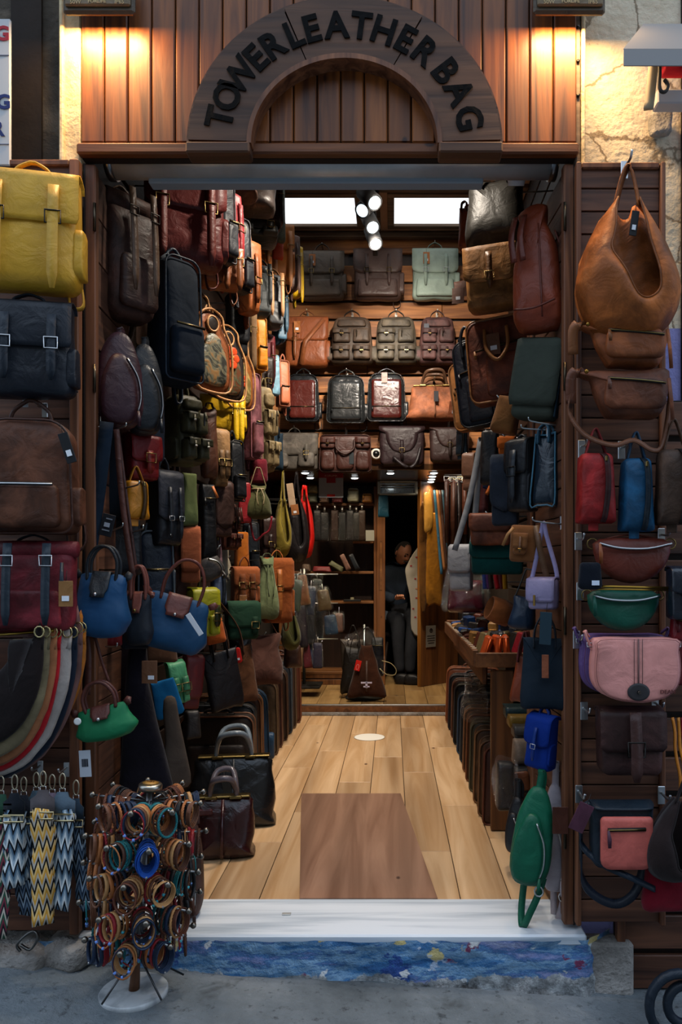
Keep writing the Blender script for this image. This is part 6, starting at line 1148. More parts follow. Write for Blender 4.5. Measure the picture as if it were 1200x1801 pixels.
# ================================================================ back wall
def bw(kd, m, bx, lab, t=.13, **k):
    k.setdefault('sc', 1.07); b = bag(kd, m, bx, 5.86, t, lab, **k); c = (bx[0]+bx[2])/2
    hk = M(); hk.box((0, .06, 0), (.02, .006, .06), .001); hk.tube([(0, .06, .01), (0, -.02, .015), (0, -.03, .03)], .005, 5); o = hk.obj('hook', 'Mc4c2bc', bpy.data.objects['wall_back']); o.location = P(c, bx[1]-8, 5.93)-bpy.data.objects['wall_back'].location; return b
TG = (-.2, .86, 'La0602e', .05, .09)
bw('pack', 'L54493F', (530, 444, 604, 527), 'grey brown leather backpack with punched straps, first of the top row on the back wall', m2='L4a4038', fp=1, us=(-.22, .24), se=.2, frac=.52, rnd=.25, hh=.07, dg=0, tag=TG)
bw('pack', 'L44332E', (626, 440, 704, 527), 'dark brown leather backpack in the middle of the top row', m2='L3e2e2a', fp=1, us=(-.22, .24), se=.2, frac=.52, rnd=.25, hh=.03)
bw('pack', 'L8A9A8E', (728, 440, 802, 527), 'pale grey green leather backpack, last of the top row', m2='L7c8c80', fp=1, us=(-.22, .24), se=.2, frac=.52, rnd=.25, hh=.06, dg=0, hw='S', tag=TG)
b = bw('pack', 'L7A4020', (504, 560, 576, 645), 'tan leather backpack with a strap slung across its front', m2='L7a4526', us=(-.25,), frac=.5, hh=.06, dg=0, tag=TG); M().ribbon([(b.w*.42, b.yf-.02, b.h*.9), (0, b.yf-.045, b.h*.45), (-b.w*.1, b.yf-.03, 0)], .035, .005).obj('shoulder_strap', 'L7a4526', b.r)
bw('cargo', 'W3E3127', (583, 560, 656, 640), 'dark brown four-pocket cargo backpack beside the tan backpack')
bw('cargo', 'W413A30', (661, 560, 733, 640), 'grey olive four-pocket cargo backpack, middle of the second row', hw='G')
bw('cargo', 'W4A3230', (738, 560, 801, 640), 'reddish brown four-pocket cargo backpack with a grey tag', tag=(-.3, .8, 'P4a4d55', .04, .08))
bw('zip', 'H1B1D20', (505, 662, 562, 742), 'two-tone black backpack with a glossy oxblood front panel beside the black backpack', panel='H4A1A14', hh=.06)
bw('zip', 'H1D1F20', (577, 664, 642, 745), 'plain black glossy leather backpack in the third row', panel='H232526', hh=.06)
bw('zip', 'H1E2022', (648, 660, 712, 742), 'two-tone black backpack with a dark red front panel and pale tag', panel='H42140F', hh=.05, tag=(-.05, .98, 'La08078', .045, .08, False))
b = bw('glad', 'W8A5236', (716, 679, 812, 738), 'light brown leather doctor bag with metal frame', m2='L8a5a40', t=.18, hm='H5a4030', tw=.36); b.tag(.02, .75, 'P23252c', .035, .08, False); b.tag(.4, .1, 'L8a4a26', .04, .1, False)
b = bw('satch', 'W4C463F', (478, 764, 558, 826), 'wide grey brown leather satchel with two buckled pockets', t=.14)
b = bw('brief', 'L3E211A', (565, 768, 652, 830), 'dark brown leather briefcase with double handles and front pockets', t=.14, down=1); b.tag(.12, .5, 'P1a2226', .035, .09, False)
b = bw('mess', 'L281A1C', (670, 752, 744, 818), 'very dark aubergine saddle bag with a curved flap and brass buckle', frac=.7, rnd=.9, mid=.3, hw='G'); M().ribbon(smooth([(-b.w*.2, -.08, b.h*.2), (b.w*.1, -.1, -.02), (b.w*.3, -.09, .01), (b.w*.42, -.05, b.h*.5)], 4), .025, .005).obj('shoulder_strap', 'L1c1416', b.r)
bw('mess', 'L33221F', (757, 754, 824, 812), 'dark brown saddle bag with a pointed flap and brass buckle', frac=.6, rnd=.9, mid=.3, hw='G')
# ================================================================ right wall of the shop
RWT = [
 ('tote', 'L262420', (820, 316, 926, 434), 3.35, .25, -18, 'big crumpled black leather bag under the steel shutter', dict(hh=.02, wt=.9)),
 ('tote', 'L8A4A2A', (806, 365, 836, 440), 4.1, .12, -30, 'copper brown leather bag with pale edge beside the skylight', dict(hh=.02)),
 ('mess', 'W8E6236', (822, 437, 908, 545), 3.15, .13, -14, 'tan brown leather satchel with one buckled centre strap', dict(frac=.62, rnd=.3, s0=.82, s1=.25, hw='G', roll=-3, m2='L6a4626', w=.215)),
 ('brief', 'W5C2E1E', (828, 562, 934, 710), 3.2, .12, -16, 'brown leather laptop briefcase with a handle and white-stickered tag', dict(roll=-6, plain=1, one=1, hz=.86, down=1, m2='L8a5a30', tag=(-.05, .78, 'L6a4026', .055, .09))),
 ('brief', 'L131824', (806, 602, 868, 752), 3.55, .10, -22, 'black leather briefcase behind the brown one', dict(roll=-8, plain=1)),
 ('brief', 'S8A5A30', (797, 640, 850, 757), 3.75, .08, -22, 'tan suede briefcase behind the black one', dict(roll=-8, plain=1)),
 ('pouch', 'S6E4826', (868, 695, 916, 766), 2.95, .1, -25, 'tan suede flat bag seen from below beside the grey green messenger bag', dict(roll=14, r=.04)),
 ('mess', 'Sa9551c', (880, 770, 905, 800), 3.1, .05, -20, 'orange suede scrap bag under the tan flat bag', dict(us=())),
 ('pouch', 'L1b1a1c', (845, 760, 880, 850), 3.3, .08, -20, 'black leather pouch in the shade behind the coloured straps', {}),
 ('mess', 'W6B3A26', (830, 906, 897, 957), 3.1, .09, -10, 'russet brown flap bag above the dark green one', dict(us=(), frac=.55)),
 ('mess', 'S0E3C38', (832, 955, 918, 1008), 3.15, .09, -8, 'dark green suede flap bag', dict(us=(), frac=.5)),
 ('mess', 'L8A8C92', (792, 962, 832, 1036), 3.7, .07, -24, 'light grey leather crossbody bag hanging by grey straps', dict(us=(), frac=.6)),
 ('pouch', 'H4A1A26', (789, 1022, 852, 1075), 4.0, .25, -10, 'maroon bag wrapped in clear plastic at the far end of the table', dict(r=.1)),
 ('wash', 'H18232e', (806, 752, 820, 800), 4.4, .06, -20, 'small blue black key case hanging by the back wall', {}),
 ('mess', 'L6a4a3a', (815, 800, 838, 860), 4.2, .06, -25, 'brown leather purse behind the grey straps', dict(us=())),
]
for (kd, m, bx, d, t, yaw, lab, op) in RWT: op = dict(op); op.setdefault('sc', 1.1); rod(wrt, bag(kd, m, bx, d, t, lab, yaw=yaw, **op))
for (m, pts, w, d, lab) in (('C85888d', [(846, 772), (832, 850), (820, 900), (800, 968)], .027, 3.5, 'light grey strap slanting down to the grey crossbody bag'), ('C9a9da0', [(848, 772), (840, 860), (833, 940), (828, 975)], .027, 3.52, 'second light grey strap hanging beside the slanting one'),
    ('L4a2222', [(861, 772), (856, 830), (850, 905)], .04, 3.5, 'dark red leather strap beside the grey straps'), ('C26304e', [(869, 774), (864, 820), (856, 860)], .038, 3.48, 'navy blue canvas strap beside the dark red one'), ('Lb05a1e', [(877, 774), (868, 815), (864, 850), (856, 870)], .016, 3.46, 'bright orange thin strap beside the navy one'), ('L3a261c', [(850, 775), (847, 840), (842, 900)], .03, 3.6, 'dark brown strap behind the grey ones')):
    longstrap(m, pts, w, lab, d, side=(1, -.2, 0))
for i, (px, c) in enumerate(((852, 'C2c3a78'), (858, 'L4a2258'), (872, 'La81820'), (887, 'Lc08a10'), (862, 'L3a2a24'), (880, 'L5a1a20'))):
    longstrap(c, [(px, 1000), (px+1, 1018), (px+2+i % 3, 1036)], .022, ['blue', 'purple', 'scarlet', 'mustard yellow', 'dark brown', 'dark red'][i]+' strap end hanging below the dark green bag', 3.35)
for i, (px, py, m) in enumerate(((810, 508, 'L5a3424'), (806, 520, 'L4a2c20'), (815, 610, 'P24262e'), (800, 720, 'L7a4020'))):
    o = M().box((0, 0, 0), (.07, .003, .09), .001).obj('swing_tag', m); o.location = P(px, py, 4.3); o.rotation_euler = (0, R(4*i-4), R(-15)); tagp(o, ['brown leather swing tag with white sticker beside the top row backpacks', 'darker swing tag just under the first brown one', 'long charcoal swing tag beside the cargo backpacks', 'orange brown swing tag beside the doctor bag'][i], 'tag'); M().box((.0, -.003, -.015), (.025, .002, .018)).obj('sticker', 'Pc9cfd9', o)
# belts hanging at the back right
for i in range(14):
    px = 786+i*2.6+(i % 3)*.8; d = 5.2+.03*(i % 4); ya = 838+(i*7) % 9; yb = [955, 990, 940, 1010, 960][i % 5]; c = ['L3a1e14', 'L1c1412', 'L5a2e1c', 'L241814', 'L4a2a1c'][i % 5]; r = thing('belt', ['chestnut', 'black', 'tan brown', 'espresso', 'walnut brown'][i % 5]+' leather belt in the hanging row, '+['first', 'second', 'third', 'fourth', 'fifth', 'sixth', 'seventh', 'eighth', 'ninth', 'tenth', 'eleventh', 'twelfth', 'thirteenth', 'last'][i]+' from the open door', 'belt', P(px, ya, d), group='belts hanging by the back room')
    L = (yb-ya)*d/F; M().ribbon([(0, 0, -.02), (.004*sin(i), 0, -L*.5), (.006*cos(i), 0, -L)], .032, .004, (1, .6*sin(i), 0)).obj('strap', c, r); M().tube([(-.018, 0, 0), (.018, 0, 0), (.018, 0, -.03), (-.018, 0, -.03)], .003, 5, True).obj('buckle', 'Gb3a888' if i % 2 else 'Ma8a8a8', r)
o = M().tube([P(782, 836, 5.24), Vector((.94, 5.24, P(0, 836, 5.24).z))], .008, 8).obj('belt_rail', 'M8a8a88'); tagp(o, 'metal rail along which the dark belts hang by the back room', 'rail')
o = M().tube([P(842, 771, 3.5), Vector((.94, 3.5, P(0, 771, 3.5).z))], .006, 8).obj('strap_rail', 'M8a8a88'); tagp(o, 'metal rail carrying the grey, red and navy straps', 'rail')
# things hanging on the open back door
bag('apron', 'S8A5A14', (752, 905, 776, 1060), 6.75, .04, 'long mustard suede hide hanging on the open back door', yaw=30, w=.17, ol=[(-.5, 0), (0, -.01), (.5, 0), (.5, .55), (.42, .8), (.3, 1), (-.3, 1), (-.45, .8), (-.5, .5)])
bag('apron', 'L9E7430', (745, 862, 762, 935), 6.66, .03, 'ochre leather jacket front with lacing over the mustard hide', yaw=30, w=.1, ol=[(-.4, 0), (0, -.01), (.4, .1), (.5, .5), (.2, 1), (-.1, .95), (-.5, .9), (-.45, .4)])
bag('apron', 'S5A3A16', (739, 900, 750, 1060), 6.72, .03, 'narrow brown suede strip hanging along the edge of the open door', yaw=30, w=.07, ol=[(-.5, 0), (.5, 0), (.5, 1), (-.5, 1)])
for i, (px, c, lab) in enumerate(((766, 'L2e5a70', 'teal blue'), (771, 'L8a5a34', 'tan'), (776, 'L3a241a', 'dark brown'), (781, 'L27404e', 'slate blue'))): longstrap(c, [(px-2, 862), (px+3, 915), (px+7, 965), (px+11, 1010-8*i)], .022, lab+' leather lace bundle hanging beside the mustard hide', 6.4)
bag('pouch', 'L0c4258', (665, 870, 684, 910), 6.9, .05, 'small teal cloth pouch hanging under the heater', r=.2)
# ================================================================ shelf contents
def sp_(px, py, d): return P(px, py, d)
for i, (x0, y0, x1, y1, m, lab) in enumerate(((524, 857, 540, 885, 'L6a4a2a', 'tan bag in clear plastic, first on the top shelf'), (541, 852, 560, 868, 'W7a6a48', 'khaki bag in clear plastic, upper of two on the top shelf'), (541, 869, 560, 885, 'L4a4e40', 'grey green bag in clear plastic, lower of two on the top shelf'), (562, 872, 580, 885, 'L5a4438', 'brown bag in plastic lying under the poster'), (584, 874, 604, 885, 'L5a2426', 'maroon bag in plastic lying beside the poster'), (611, 858, 632, 884, 'L8c8c78', 'pale cream bag in clear plastic on the top shelf'), (637, 868, 656, 885, 'W8a5a2a', 'light tan bag in clear plastic at the end of the top shelf'))):
    b = bag('pouch', m, (x0, y0, x1, y1), 6.98, .14, lab, r=.2, zp=1); M().pillow(rr(b.w*1.15, b.w*1.1, b.h*1.2, .03, .02), b.t*1.15, 3, 0, 4, True, .8, .012, i*5).obj('plastic_wrap', 'PLASTIC', b.r)
for i, (px, w) in enumerate(((558, 14), (571, 15), (589, 11), (602, 13), (616, 13), (627, 11), (637, 10))):
    b = bag('pouch', ['L17181c', 'L1a1b1e', 'L2a1a16', 'L131518', 'L18191d', 'L202020', 'L2a1c14'][i], (px-w/2, 897+(i % 2)*4, px+w/2, 952), 6.96, .05, ['black pouch in plastic hanging first under the top shelf', 'wide black pouch in plastic hanging second under the top shelf', 'dark brown studded pouch in plastic hanging third', 'black pouch in plastic hanging fourth under the top shelf', 'black pouch in plastic hanging fifth under the top shelf', 'grey black pouch in plastic hanging sixth', 'unwrapped brown pouch hanging last in the row'][i], group='pouches hanging under the top shelf')
    M().ribbon([(0, 0, b.h), (0, 0, b.h+.05)], .02, .004).obj('hanger', 'Mb5b5b5', b.r)
    if i < 6: M().pillow(rr(b.w*1.1, b.w*1.2, b.h*1.12, .01, .02), b.t*1.3, 3, 0, 4, True, .8, .012, i*7).obj('plastic_wrap', 'PLASTIC', b.r)
o = M().box((0, 0, 0), (.08, .01, .10), .002).obj('white_card', 'P8f8f86'); o.location = P(651, 942, 6.95); tagp(o, 'pale square card standing on the short shelf', 'card')
bag('pouch', 'L6A2226', (549, 996, 584, 1006), 6.95, .12, 'dark red wallet lying flat on the middle shelf', r=.2)
bag('pouch', 'W5a4a40', (530, 992, 548, 1006), 6.95, .12, 'grey brown rolled purse on the middle shelf', r=.3)
bag('pouch', 'L4e5038', (578, 988, 606, 1004), 6.95, .08, 'sage green wallet leaning on the middle shelf', roll=30, r=.2, w=.15, h=.05)
bag('pouch', 'L7a5a50', (597, 974, 618, 1004), 6.95, .06, 'dusty pink wallet leaning on the middle shelf', roll=-25, r=.2, w=.05, h=.16)
bag('pouch', 'L1a2028', (612, 972, 634, 1005), 6.97, .06, 'black wallet leaning behind the dusty pink one', roll=-25, r=.2, w=.05, h=.16)
o = M().box((0, 0, .01), (.16, .08, .02), .003).obj('black_tray', 'P121110'); o.location = P(620, 1058, 6.95); tagp(o, 'flat black tray with a pale tag on the lower shelf', 'tray'); M().box((0, -.03, .03), (.03, .01, .02)).obj('pale_tag', 'P8a8468', o)
# plastic-wrapped bags hanging before the shelf
PLB = [(506, 1010, 24, 62, 'L4a5a4a', 'sage'), (520, 1018, 22, 60, 'L3a4438', 'grey green'), (534, 1010, 20, 56, 'L6a4426', 'tan'), (545, 1030, 22, 54, 'L142238', 'navy'), (557, 1018, 20, 58, 'L2a2c2a', 'charcoal'), (570, 1036, 24, 40, 'L4a3a20', 'khaki brown'), (512, 1066, 24, 66, 'L14141a', 'black'), (528, 1062, 26, 78, 'L1c1622', 'dark plum'), (544, 1060, 26, 74, 'L101218', 'deep black'), (560, 1064, 24, 66, 'L1c2026', 'blue black'), (582, 1080, 24, 38, 'L16324a', 'blue'), (596, 1078, 16, 34, 'L5a3e34', 'light brown'), (526, 1134, 14, 44, 'L8a6a4a', 'beige'), (540, 1128, 16, 48, 'L5a1a26', 'wine red'), (549, 1128, 14, 46, 'L1a2a4a', 'dark blue'), (559, 1130, 18, 46, 'L2a2a3e', 'indigo'), (508, 1140, 20, 36, 'L2a1a18', 'dark brown')]
for i, (px, ya, w, h, m, cn) in enumerate(PLB):
    d = 6.2+.05*(i % 5); b = bag('pouch', m, (px-w/2, ya, px+w/2, ya+h), d, .07, cn+' pouch in clear plastic in the hanging cluster before the brown shelves, '+('upper' if ya < 1050 else 'middle' if ya < 1120 else 'lower')+' tier', r=.2, roll=8*sin(i*2.3), group='plastic-wrapped pouches before the shelves')
    M().pillow(rr(b.w*1.15, b.w*1.2, b.h*1.15, .02, .02), b.t*1.3, 3, 0, 4, True, .8, .014, i*7).obj('plastic_wrap', 'PLASTIC', b.r)
    M().tube([(0, 0, b.h), (0, .0, b.h+.05)], .003, 5).obj('hanger', 'Mc0c0c0', b.r)
pr = thing('display_rail', 'metal pegged display rail holding the plastic-wrapped pouches', 'rail', P(535, 1205, 6.45)); 
for z in (1205, 1063, 1012): pass
M().box((0, 0, .0), (.3, .3, .02), .004).obj('foot', 'P1a1714', pr); M().tube([(0, 0, 0), (0, 0, P(0, 1000, 6.45).z-pr.location.z)], .014, 8).obj('pole', 'M8a8a86', pr)
for z in (1122, 1060, 1010): zz_ = P(0, z, 6.45).z-pr.location.z; M().tube([(-.17, -.1, zz_), (.3, -.1, zz_)], .005, 6).obj('cross_bar', 'Mb8b8b6', pr); M().tube([(0, 0, zz_), (0, -.1, zz_)], .005, 6).obj('arm', 'Mb8b8b6', pr)
# ================================================================ stand with dark bags in the middle
stn = thing('bag_stand', 'low round-based bag display stand on the back room edge', 'stand', (-.235, 6.3, .08)); M().lathe([(.16, 0), (.16, .015), (.02, .03), (.014, .05)], (0, 0, 0), 24).obj('base', 'P2a2826', stn); M().tube([(0, 0, .02), (0, 0, .62)], .01, 8).obj('pole', 'Ma0a6a4', stn)
b = bag('tote', 'S3a2014', (611, 1140, 680, 1232), 6.13, .16, 'dark brown suede pyramid bag with a silver T-shaped emblem and red tag', wt=.28, hh=.14, tp=.3, m2='L15110f', floor=.125)
M().ribbon([(0, b.yf*.55, b.h*.7), (0, b.yf*1.02, b.h*.12)], .014, .005).obj('centre_strip', 'L4a3830', b.r); m = M(); m.box((0, b.yf*1.12, b.h*.29), (.09, .006, .014), .002); m.box((0, b.yf*1.12, b.h*.25), (.018, .006, .05), .002); m.box((0, b.yf*1.12, b.h*.215), (.05, .006, .012), .002); m.obj('emblem', 'Pb8b0c8', b.r)
tg = M().box((0, 0, 0), (.045, .003, .085), .001).obj('red_tag', 'Pc41408', b.r); tg.location = (-.07, b.yf*1.05, b.h*.62); tg.rotation_euler = (0, R(14), 0); M().tube([(.011*cos(a), -.003, .022*sin(a)-.012) for a in [j*pi/6 for j in range(12)]], .0016, 4, True).obj('tag_mark', 'Pd0a8a0', tg)
bag('tote', 'L17130f', (602, 1135, 640, 1222), 6.3, .14, 'black leather tote behind the pyramid bag', wt=1.0, hh=.1, roll=6)
b = bag('tote', 'L3a322a', (602, 1124, 640, 1180), 6.42, .12, 'grey brown tote with black round handles behind the pyramid bag', wt=1.2, hh=.12, m2='L0e0c0c')
b = bag('pouch', 'L10121a', (652, 1120, 676, 1190), 6.4, .12, 'navy black bag in clear plastic beside the pyramid bag', zp=1); M().pillow(rr(b.w*1.3, b.w*1.2, b.h*.6, .03, .03), b.t*1.2, 3, 0, 4, True, .8, .02, 3).obj('plastic_wrap', 'PLASTIC', b.r)
o = M().pillow(sm2([(-.16, 0), (0, .02), (.16, 0), (.14, .09), (.05, .15), (-.06, .13), (-.15, .08)], 3), .1, 2.5, 0, 4, True, 1, .03).obj('plastic_sheet', 'PLASTIC'); o.location = P(640, 1136, 6.3); tagp(o, 'crumpled clear plastic sheet over the bags on the stand', 'plastic')
o = M().tube(smooth([P(672, 1162, 6.3), P(688, 1167, 6.3), P(697, 1178, 6.3), P(694, 1187, 6.3), P(680, 1186, 6.3), P(668, 1176, 6.3)], 4), .004, 5).obj('wire_loop', 'P9a8c66'); tagp(o, 'thin pale wire loop sticking out beside the pyramid bag', 'wire')
# ================================================================ cases on the floor
LC = [(450, 3.95, 'L231c1a', .40, 'brown-edged black case just behind the big black doctor bag', 'L6a4632'), (452, 4.1, 'L17191c', .43, 'black leather case with a double handle behind the brown-edged one', 'L2a2c30'), (463, 4.28, 'L4a3020', .45, 'tan-edged brown case behind the black case', 'L8a5e3c'), (490, 4.72, 'W3c3024', .46, 'olive brown leather backpack case behind the blue backpack', 'L5a4634'), (498, 4.92, 'L3a2420', .47, 'dark reddish brown case, fifth in the floor row', 'L5a3a30'), (507, 5.12, 'L2c211d', .48, 'dark brown case with a buckled pocket, sixth in the floor row', 'L4a3428'), (515, 5.32, 'L1d222a', .50, 'blue black case near the step', 'L39424c'), (522, 5.5, 'L3a2a22', .50, 'brown case near the step', 'L54402f'), (530, 5.7, 'L4a261a', .52, 'reddish brown case, last before the step', 'L6a3a28')]
for (px, d, m, h, lab, pm) in LC:
    xr = (px-690)*d/F; bag('case', m, (px-100, 1200, px, 1300), d, .12, lab, yaw=4, w=.40, h=h, floor=0, pm=pm).root.location.x = xr-.20
    bpy.data.objects[-1] if 0 else None
b = bag('zip', 'L17344E', (425, 1230, 475, 1332), 4.45, .14, 'blue leather backpack standing in the row of floor cases', yaw=8, w=.36, h=.46, floor=0); b.root.location.x = (475-690)*4.45/F-.18
b = bag('glad', 'H17181A', (338, 1326, 486, 1446), 3.44, .24, 'large black glossy doctor bag with brass frame and plastic-wrapped handles on the floor', yaw=8, m2='H24272b', hw='G', floor=0, w=.37, h=.31, hm='H6a747c'); b.tag(-.08, .78, 'P2c2e2c', .035, .14, False, rot=-12)
b = bag('glad', 'H2A0F10', (340, 1392, 447, 1498), 3.06, .20, 'oxblood red glossy doctor bag with brass frame on the floor', yaw=8, m2='H331416', floor=0, w=.245, h=.24, plate=-.28, hm='H5a5258')
b = bag('sling', 'W3C2823', (318, 1455, 361, 1615), 2.52, .10, 'brown leather round-ended bag standing behind the bracelet stand', yaw=0, floor=.0, h=.32)
RC = [(845, 3.44, 'L3a1e16', .36, 'reddish brown leather case, nearest under the display table', 'L5a3020'), (837, 3.56, 'L4a3220', .36, 'brown case with a white-labelled tag, second under the display table', 'L6a4a30'), (829, 3.76, 'W4a3422', .37, 'tan brown case, third under the display table', 'L7a5638'), (822, 3.95, 'L3e3a2c', .37, 'olive case, fourth under the display table', 'L56523e'), (816, 4.14, 'L452a1c', .37, 'chestnut case, fifth under the display table', 'L7a4a30'), (811, 4.33, 'L4e3424', .37, 'light brown case, sixth under the display table', 'L8a6244'), (806, 4.55, 'L22262c', .37, 'charcoal case, seventh under the display table', 'L3a4046'), (801, 4.75, 'L1a2636', .38, 'navy case, eighth under the display table', 'L34465c'), (795, 5.0, 'L14161a', .40, 'black case, ninth under the display table', 'L26282c'), (791, 5.2, 'L452c22', .40, 'brown-topped case, tenth under the display table', 'L6a4636'), (786, 5.45, 'L1c1a1e', .40, 'dark plum case near the step under the table', 'L2e2a30'), (782, 5.7, 'L6a3a26', .42, 'orange brown case, farthest under the table', 'L8a5236')]
for (px, d, m, h, lab, pm) in RC:
    xl = (px-690)*d/F; bag('case', m, (px, 1250, px+90, 1350), d, .12, lab, yaw=-6, w=.42, h=h, floor=0, pm=pm).root.location.x = xl+.22
# ================================================================ display table
tb = thing('display_table', 'wooden tray-topped display table along the wall with goods on it', 'table', (.66, 4.20, 0)); zt = .76
M().box((-.01, 0, zt-.012), (.52, 1.74, .024), .003).obj('table_top', 'TABLE', tb)
M().box((-.29, 0, zt+.012), (.025, 1.78, .075), .003).obj('rim', 'TABLE', tb); M().box((-.02, -.88, zt+.004), (.54, .025, .065), .003).obj('rim', 'TABLE', tb); M().box((-.02, .88, zt+.02), (.54, .025, .08), .003).obj('rim', 'TABLE', tb)
m = M(); [m.box((-.29, -.83+.075*i, zt+.0515), (.02, .02, .003)) for i in range(22)]; m.obj('edge_ticks', 'Pc9b8a0', tb)
M().box((-.17, -.86, zt/2-.02), (.10, .03, zt-.05), .003).obj('leg', 'SHELFV', tb); M().box((.2, -.86, zt/2-.02), (.06, .03, zt-.05), .003).obj('leg', 'SHELFV', tb); M().box((-.05, .8, zt/2-.02), (.05, .05, zt-.05), .003).obj('leg', 'SHELFV', tb); M().box((.25, .8, zt/2-.02), (.05, .05, zt-.05), .003).obj('leg', 'SHELFV', tb)
M().box((.0, -.84, zt-.06), (.3, .02, .05), .003).obj('apron_board', 'TABLE', tb); M().box((-.24, .0, zt-.07), (.02, 1.6, .09), .003).obj('apron_board', 'TABLE', tb)
o = M().box((0, 0, 0), (.04, .003, .08), .001).obj('swing_tag', 'L5a3022'); o.location = P(877, 1296, 3.33); tagp(o, 'brown tag with white sticker hanging on the table leg', 'tag'); M().box((0, -.003, -.02), (.018, .002, .014)).obj('sticker', 'Pd9dee6', o)
# small leather goods on the tray
GC = [('Lb5481a', 'orange'), ('L8a1826', 'crimson'), ('L103a78', 'royal blue'), ('L2a2c30', 'charcoal'), ('L6a5a3a', 'khaki'), ('L5a2a1c', 'chestnut'), ('L0f2c54', 'navy blue'), ('L24201e', 'black'), ('La0723a', 'honey'), ('L4a2024', 'burgundy')]
ORD = ['first', 'second', 'third', 'fourth', 'fifth', 'sixth', 'seventh', 'eighth', 'ninth']
ORD += ['tenth', 'eleventh', 'twelfth', 'thirteenth']; rw = random.Random(3); ROWS = [[0, 0, 0, 1, 2, 2, 6, 2], [4, 3, 3, 1, 1, 9, 2, 6], [5, 4, 3, 7, 5, 8, 5, 7], [8, 5, 7, 4, 8, 8, 5, 4]]+[[rw.choice((7, 3, 6, 5, 9, 8, 7, 2)) for _ in range(8)] for _ in range(8)]
for j, cs in enumerate(ROWS):
    y = 3.42+.125*j
    for i, c in enumerate(cs):
        m, cn = GC[c]; x = .415+.056*i+.004*sin(i*3+j*5); hh = [.105, .11, .1, .09][j] if j < 4 else .07+.03*((i*j) % 3)
        r = thing('wallet', cn+' leather wallet, '+ORD[i]+' in the '+ORD[j]+' row of the display tray', 'wallet', (x, y, zt+.001), 8*sin(i*2+j)+(25*sin(i*7+j) if j > 2 else 0), [18, 6, -5][i % 3] if j < 3 else 10*sin(i*5+j*3), group='small leather goods on the display tray')
        M().box((0, 0, hh/2), (.03 if j < 3 else .05, .1, hh), .008).obj('body', m, r); M().ribbon([(0, -.05, hh*.9), (0, -.052, hh*.2)] if j < 3 else [(-.02, -.051, hh*.7), (.02, -.051, hh*.7)], .006, .003, (1, 0, 0) if j < 3 else (0, 0, 1)).obj('zipper', 'Mc2c4c6' if c in (3, 2) else shade(m, 1.5), r)
o = M().lathe([(.02, 0), (.052, .004), (.055, .05), (.05, .095), (.045, .098), (.044, .02)], (0, 0, 0), 20, (-.9, -.2, .35)).obj('leather_cup', 'S7a4420'); o.location = P(897, 1082, 3.1); tagp(o, 'tan suede round cup shape hanging above the tray', 'cup')
pl = M().pillow(rr(.2, .26, .3, .05, .05), .2, 2.5, 0, 5, True, 1, .03, 2).obj('plastic_wrap', 'PLASTIC'); pl.location = P(820, 1076, 3.98); tagp(pl, 'crumpled clear plastic around the maroon bag on the table', 'plastic')
o = M().pillow(rr(.1, .14, .34, .04, .05), .1, 2.5, 0, 5, True, 1, .03, 9).obj('plastic_wrap', 'PLASTIC'); o.location = P(836, 1270, 3.75); tagp(o, 'crumpled clear plastic bag hanging under the table edge', 'plastic')
# rolled goods beside the table leg
for i, (y0, y1, x0, x1, m, lab) in enumerate(((1240, 1262, 884, 936, 'L1c3030', 'dark green rolled messenger bag, topmost beside the table leg'), (1258, 1275, 890, 936, 'L7a5a1c', 'mustard rolled messenger bag under the dark green one'), (1272, 1296, 898, 936, 'L3a3632', 'grey rolled messenger bag under the mustard one'), (1296, 1345, 904, 930, 'W6a5a4c', 'taupe folded bag with a strap under the grey one'), (1345, 1395, 902, 930, 'L14161a', 'black bag in the shade under the taupe one'), (1336, 1425, 872, 905, 'L0e0e10', 'black pouch in crinkled plastic leaning on the table leg'))):
    b = bag('mess' if i < 3 else 'pouch', m, (x0, y0, x1, y1), 3.2-.06*i, .12, lab, **({'us': ()} if i < 3 else {}))
    if i == 5: M().pillow(rr(b.w*1.2, b.w*1.2, b.h*1.1, .02, .02), b.t*1.2, 3, 0, 4, True, 1, .012).obj('plastic_wrap', 'PLASTIC', b.r)
bag('pouch', 'L14405a', (898, 1376, 912, 1398), 2.95, .04, 'small teal blue pouch corner behind the black sling bag')
bag('pouch', 'L6a3a20', (905, 1355, 930, 1392), 2.9, .03, 'tan brown leather pouch hanging behind the black sling bag', roll=-6)

# ================================================================ bracelet stand
bs = thing('bracelet_stand', 'rotating metal bracelet stand with ball-ended arms on a round marble foot', 'stand', P(235, 1753, 2.22), 0, 4.6)
q = M().lathe([(.092, 0), (.099, .004), (.099, .018), (.095, .023)], (0, 0, -.0), 40).obj('marble_foot', 'BASEM', bs); q.rotation_euler = (0, R(-4.6), 0)
M().lathe([(.016, .02), (.014, .06), (.010, .12), (.010, .2)], (0, 0, 0), 14).obj('wooden_post', 'SHELFV', bs); M().lathe([(.024, .13), (.024, .17), (.014, .2), (.012, .62)], (0, 0, 0), 14).obj('pole', 'M6d6e70', bs)
M().lathe([(.001, .615), (.034, .617), (.034, .632), (.03, .636), (.001, .637)], (0, 0, 0), 24).obj('cap', 'Mb0aca0', bs); q = M().lathe([(.001, .637), (.024, .638), (.001, .639)], (0, 0, 0), 24).obj('cap_label', 'Lb0803c', bs); text(bs, 'HEY', (0, -.0, .641), .012, 'P3a2412', .001).rotation_euler = (0, 0, 0)
for a in (20, 130, 250, 320): M().tube([(0, 0, .135), (.14*cos(R(a)), .14*sin(R(a)), .05)], .003, 6).obj('strut', 'M4a4b4d', bs)
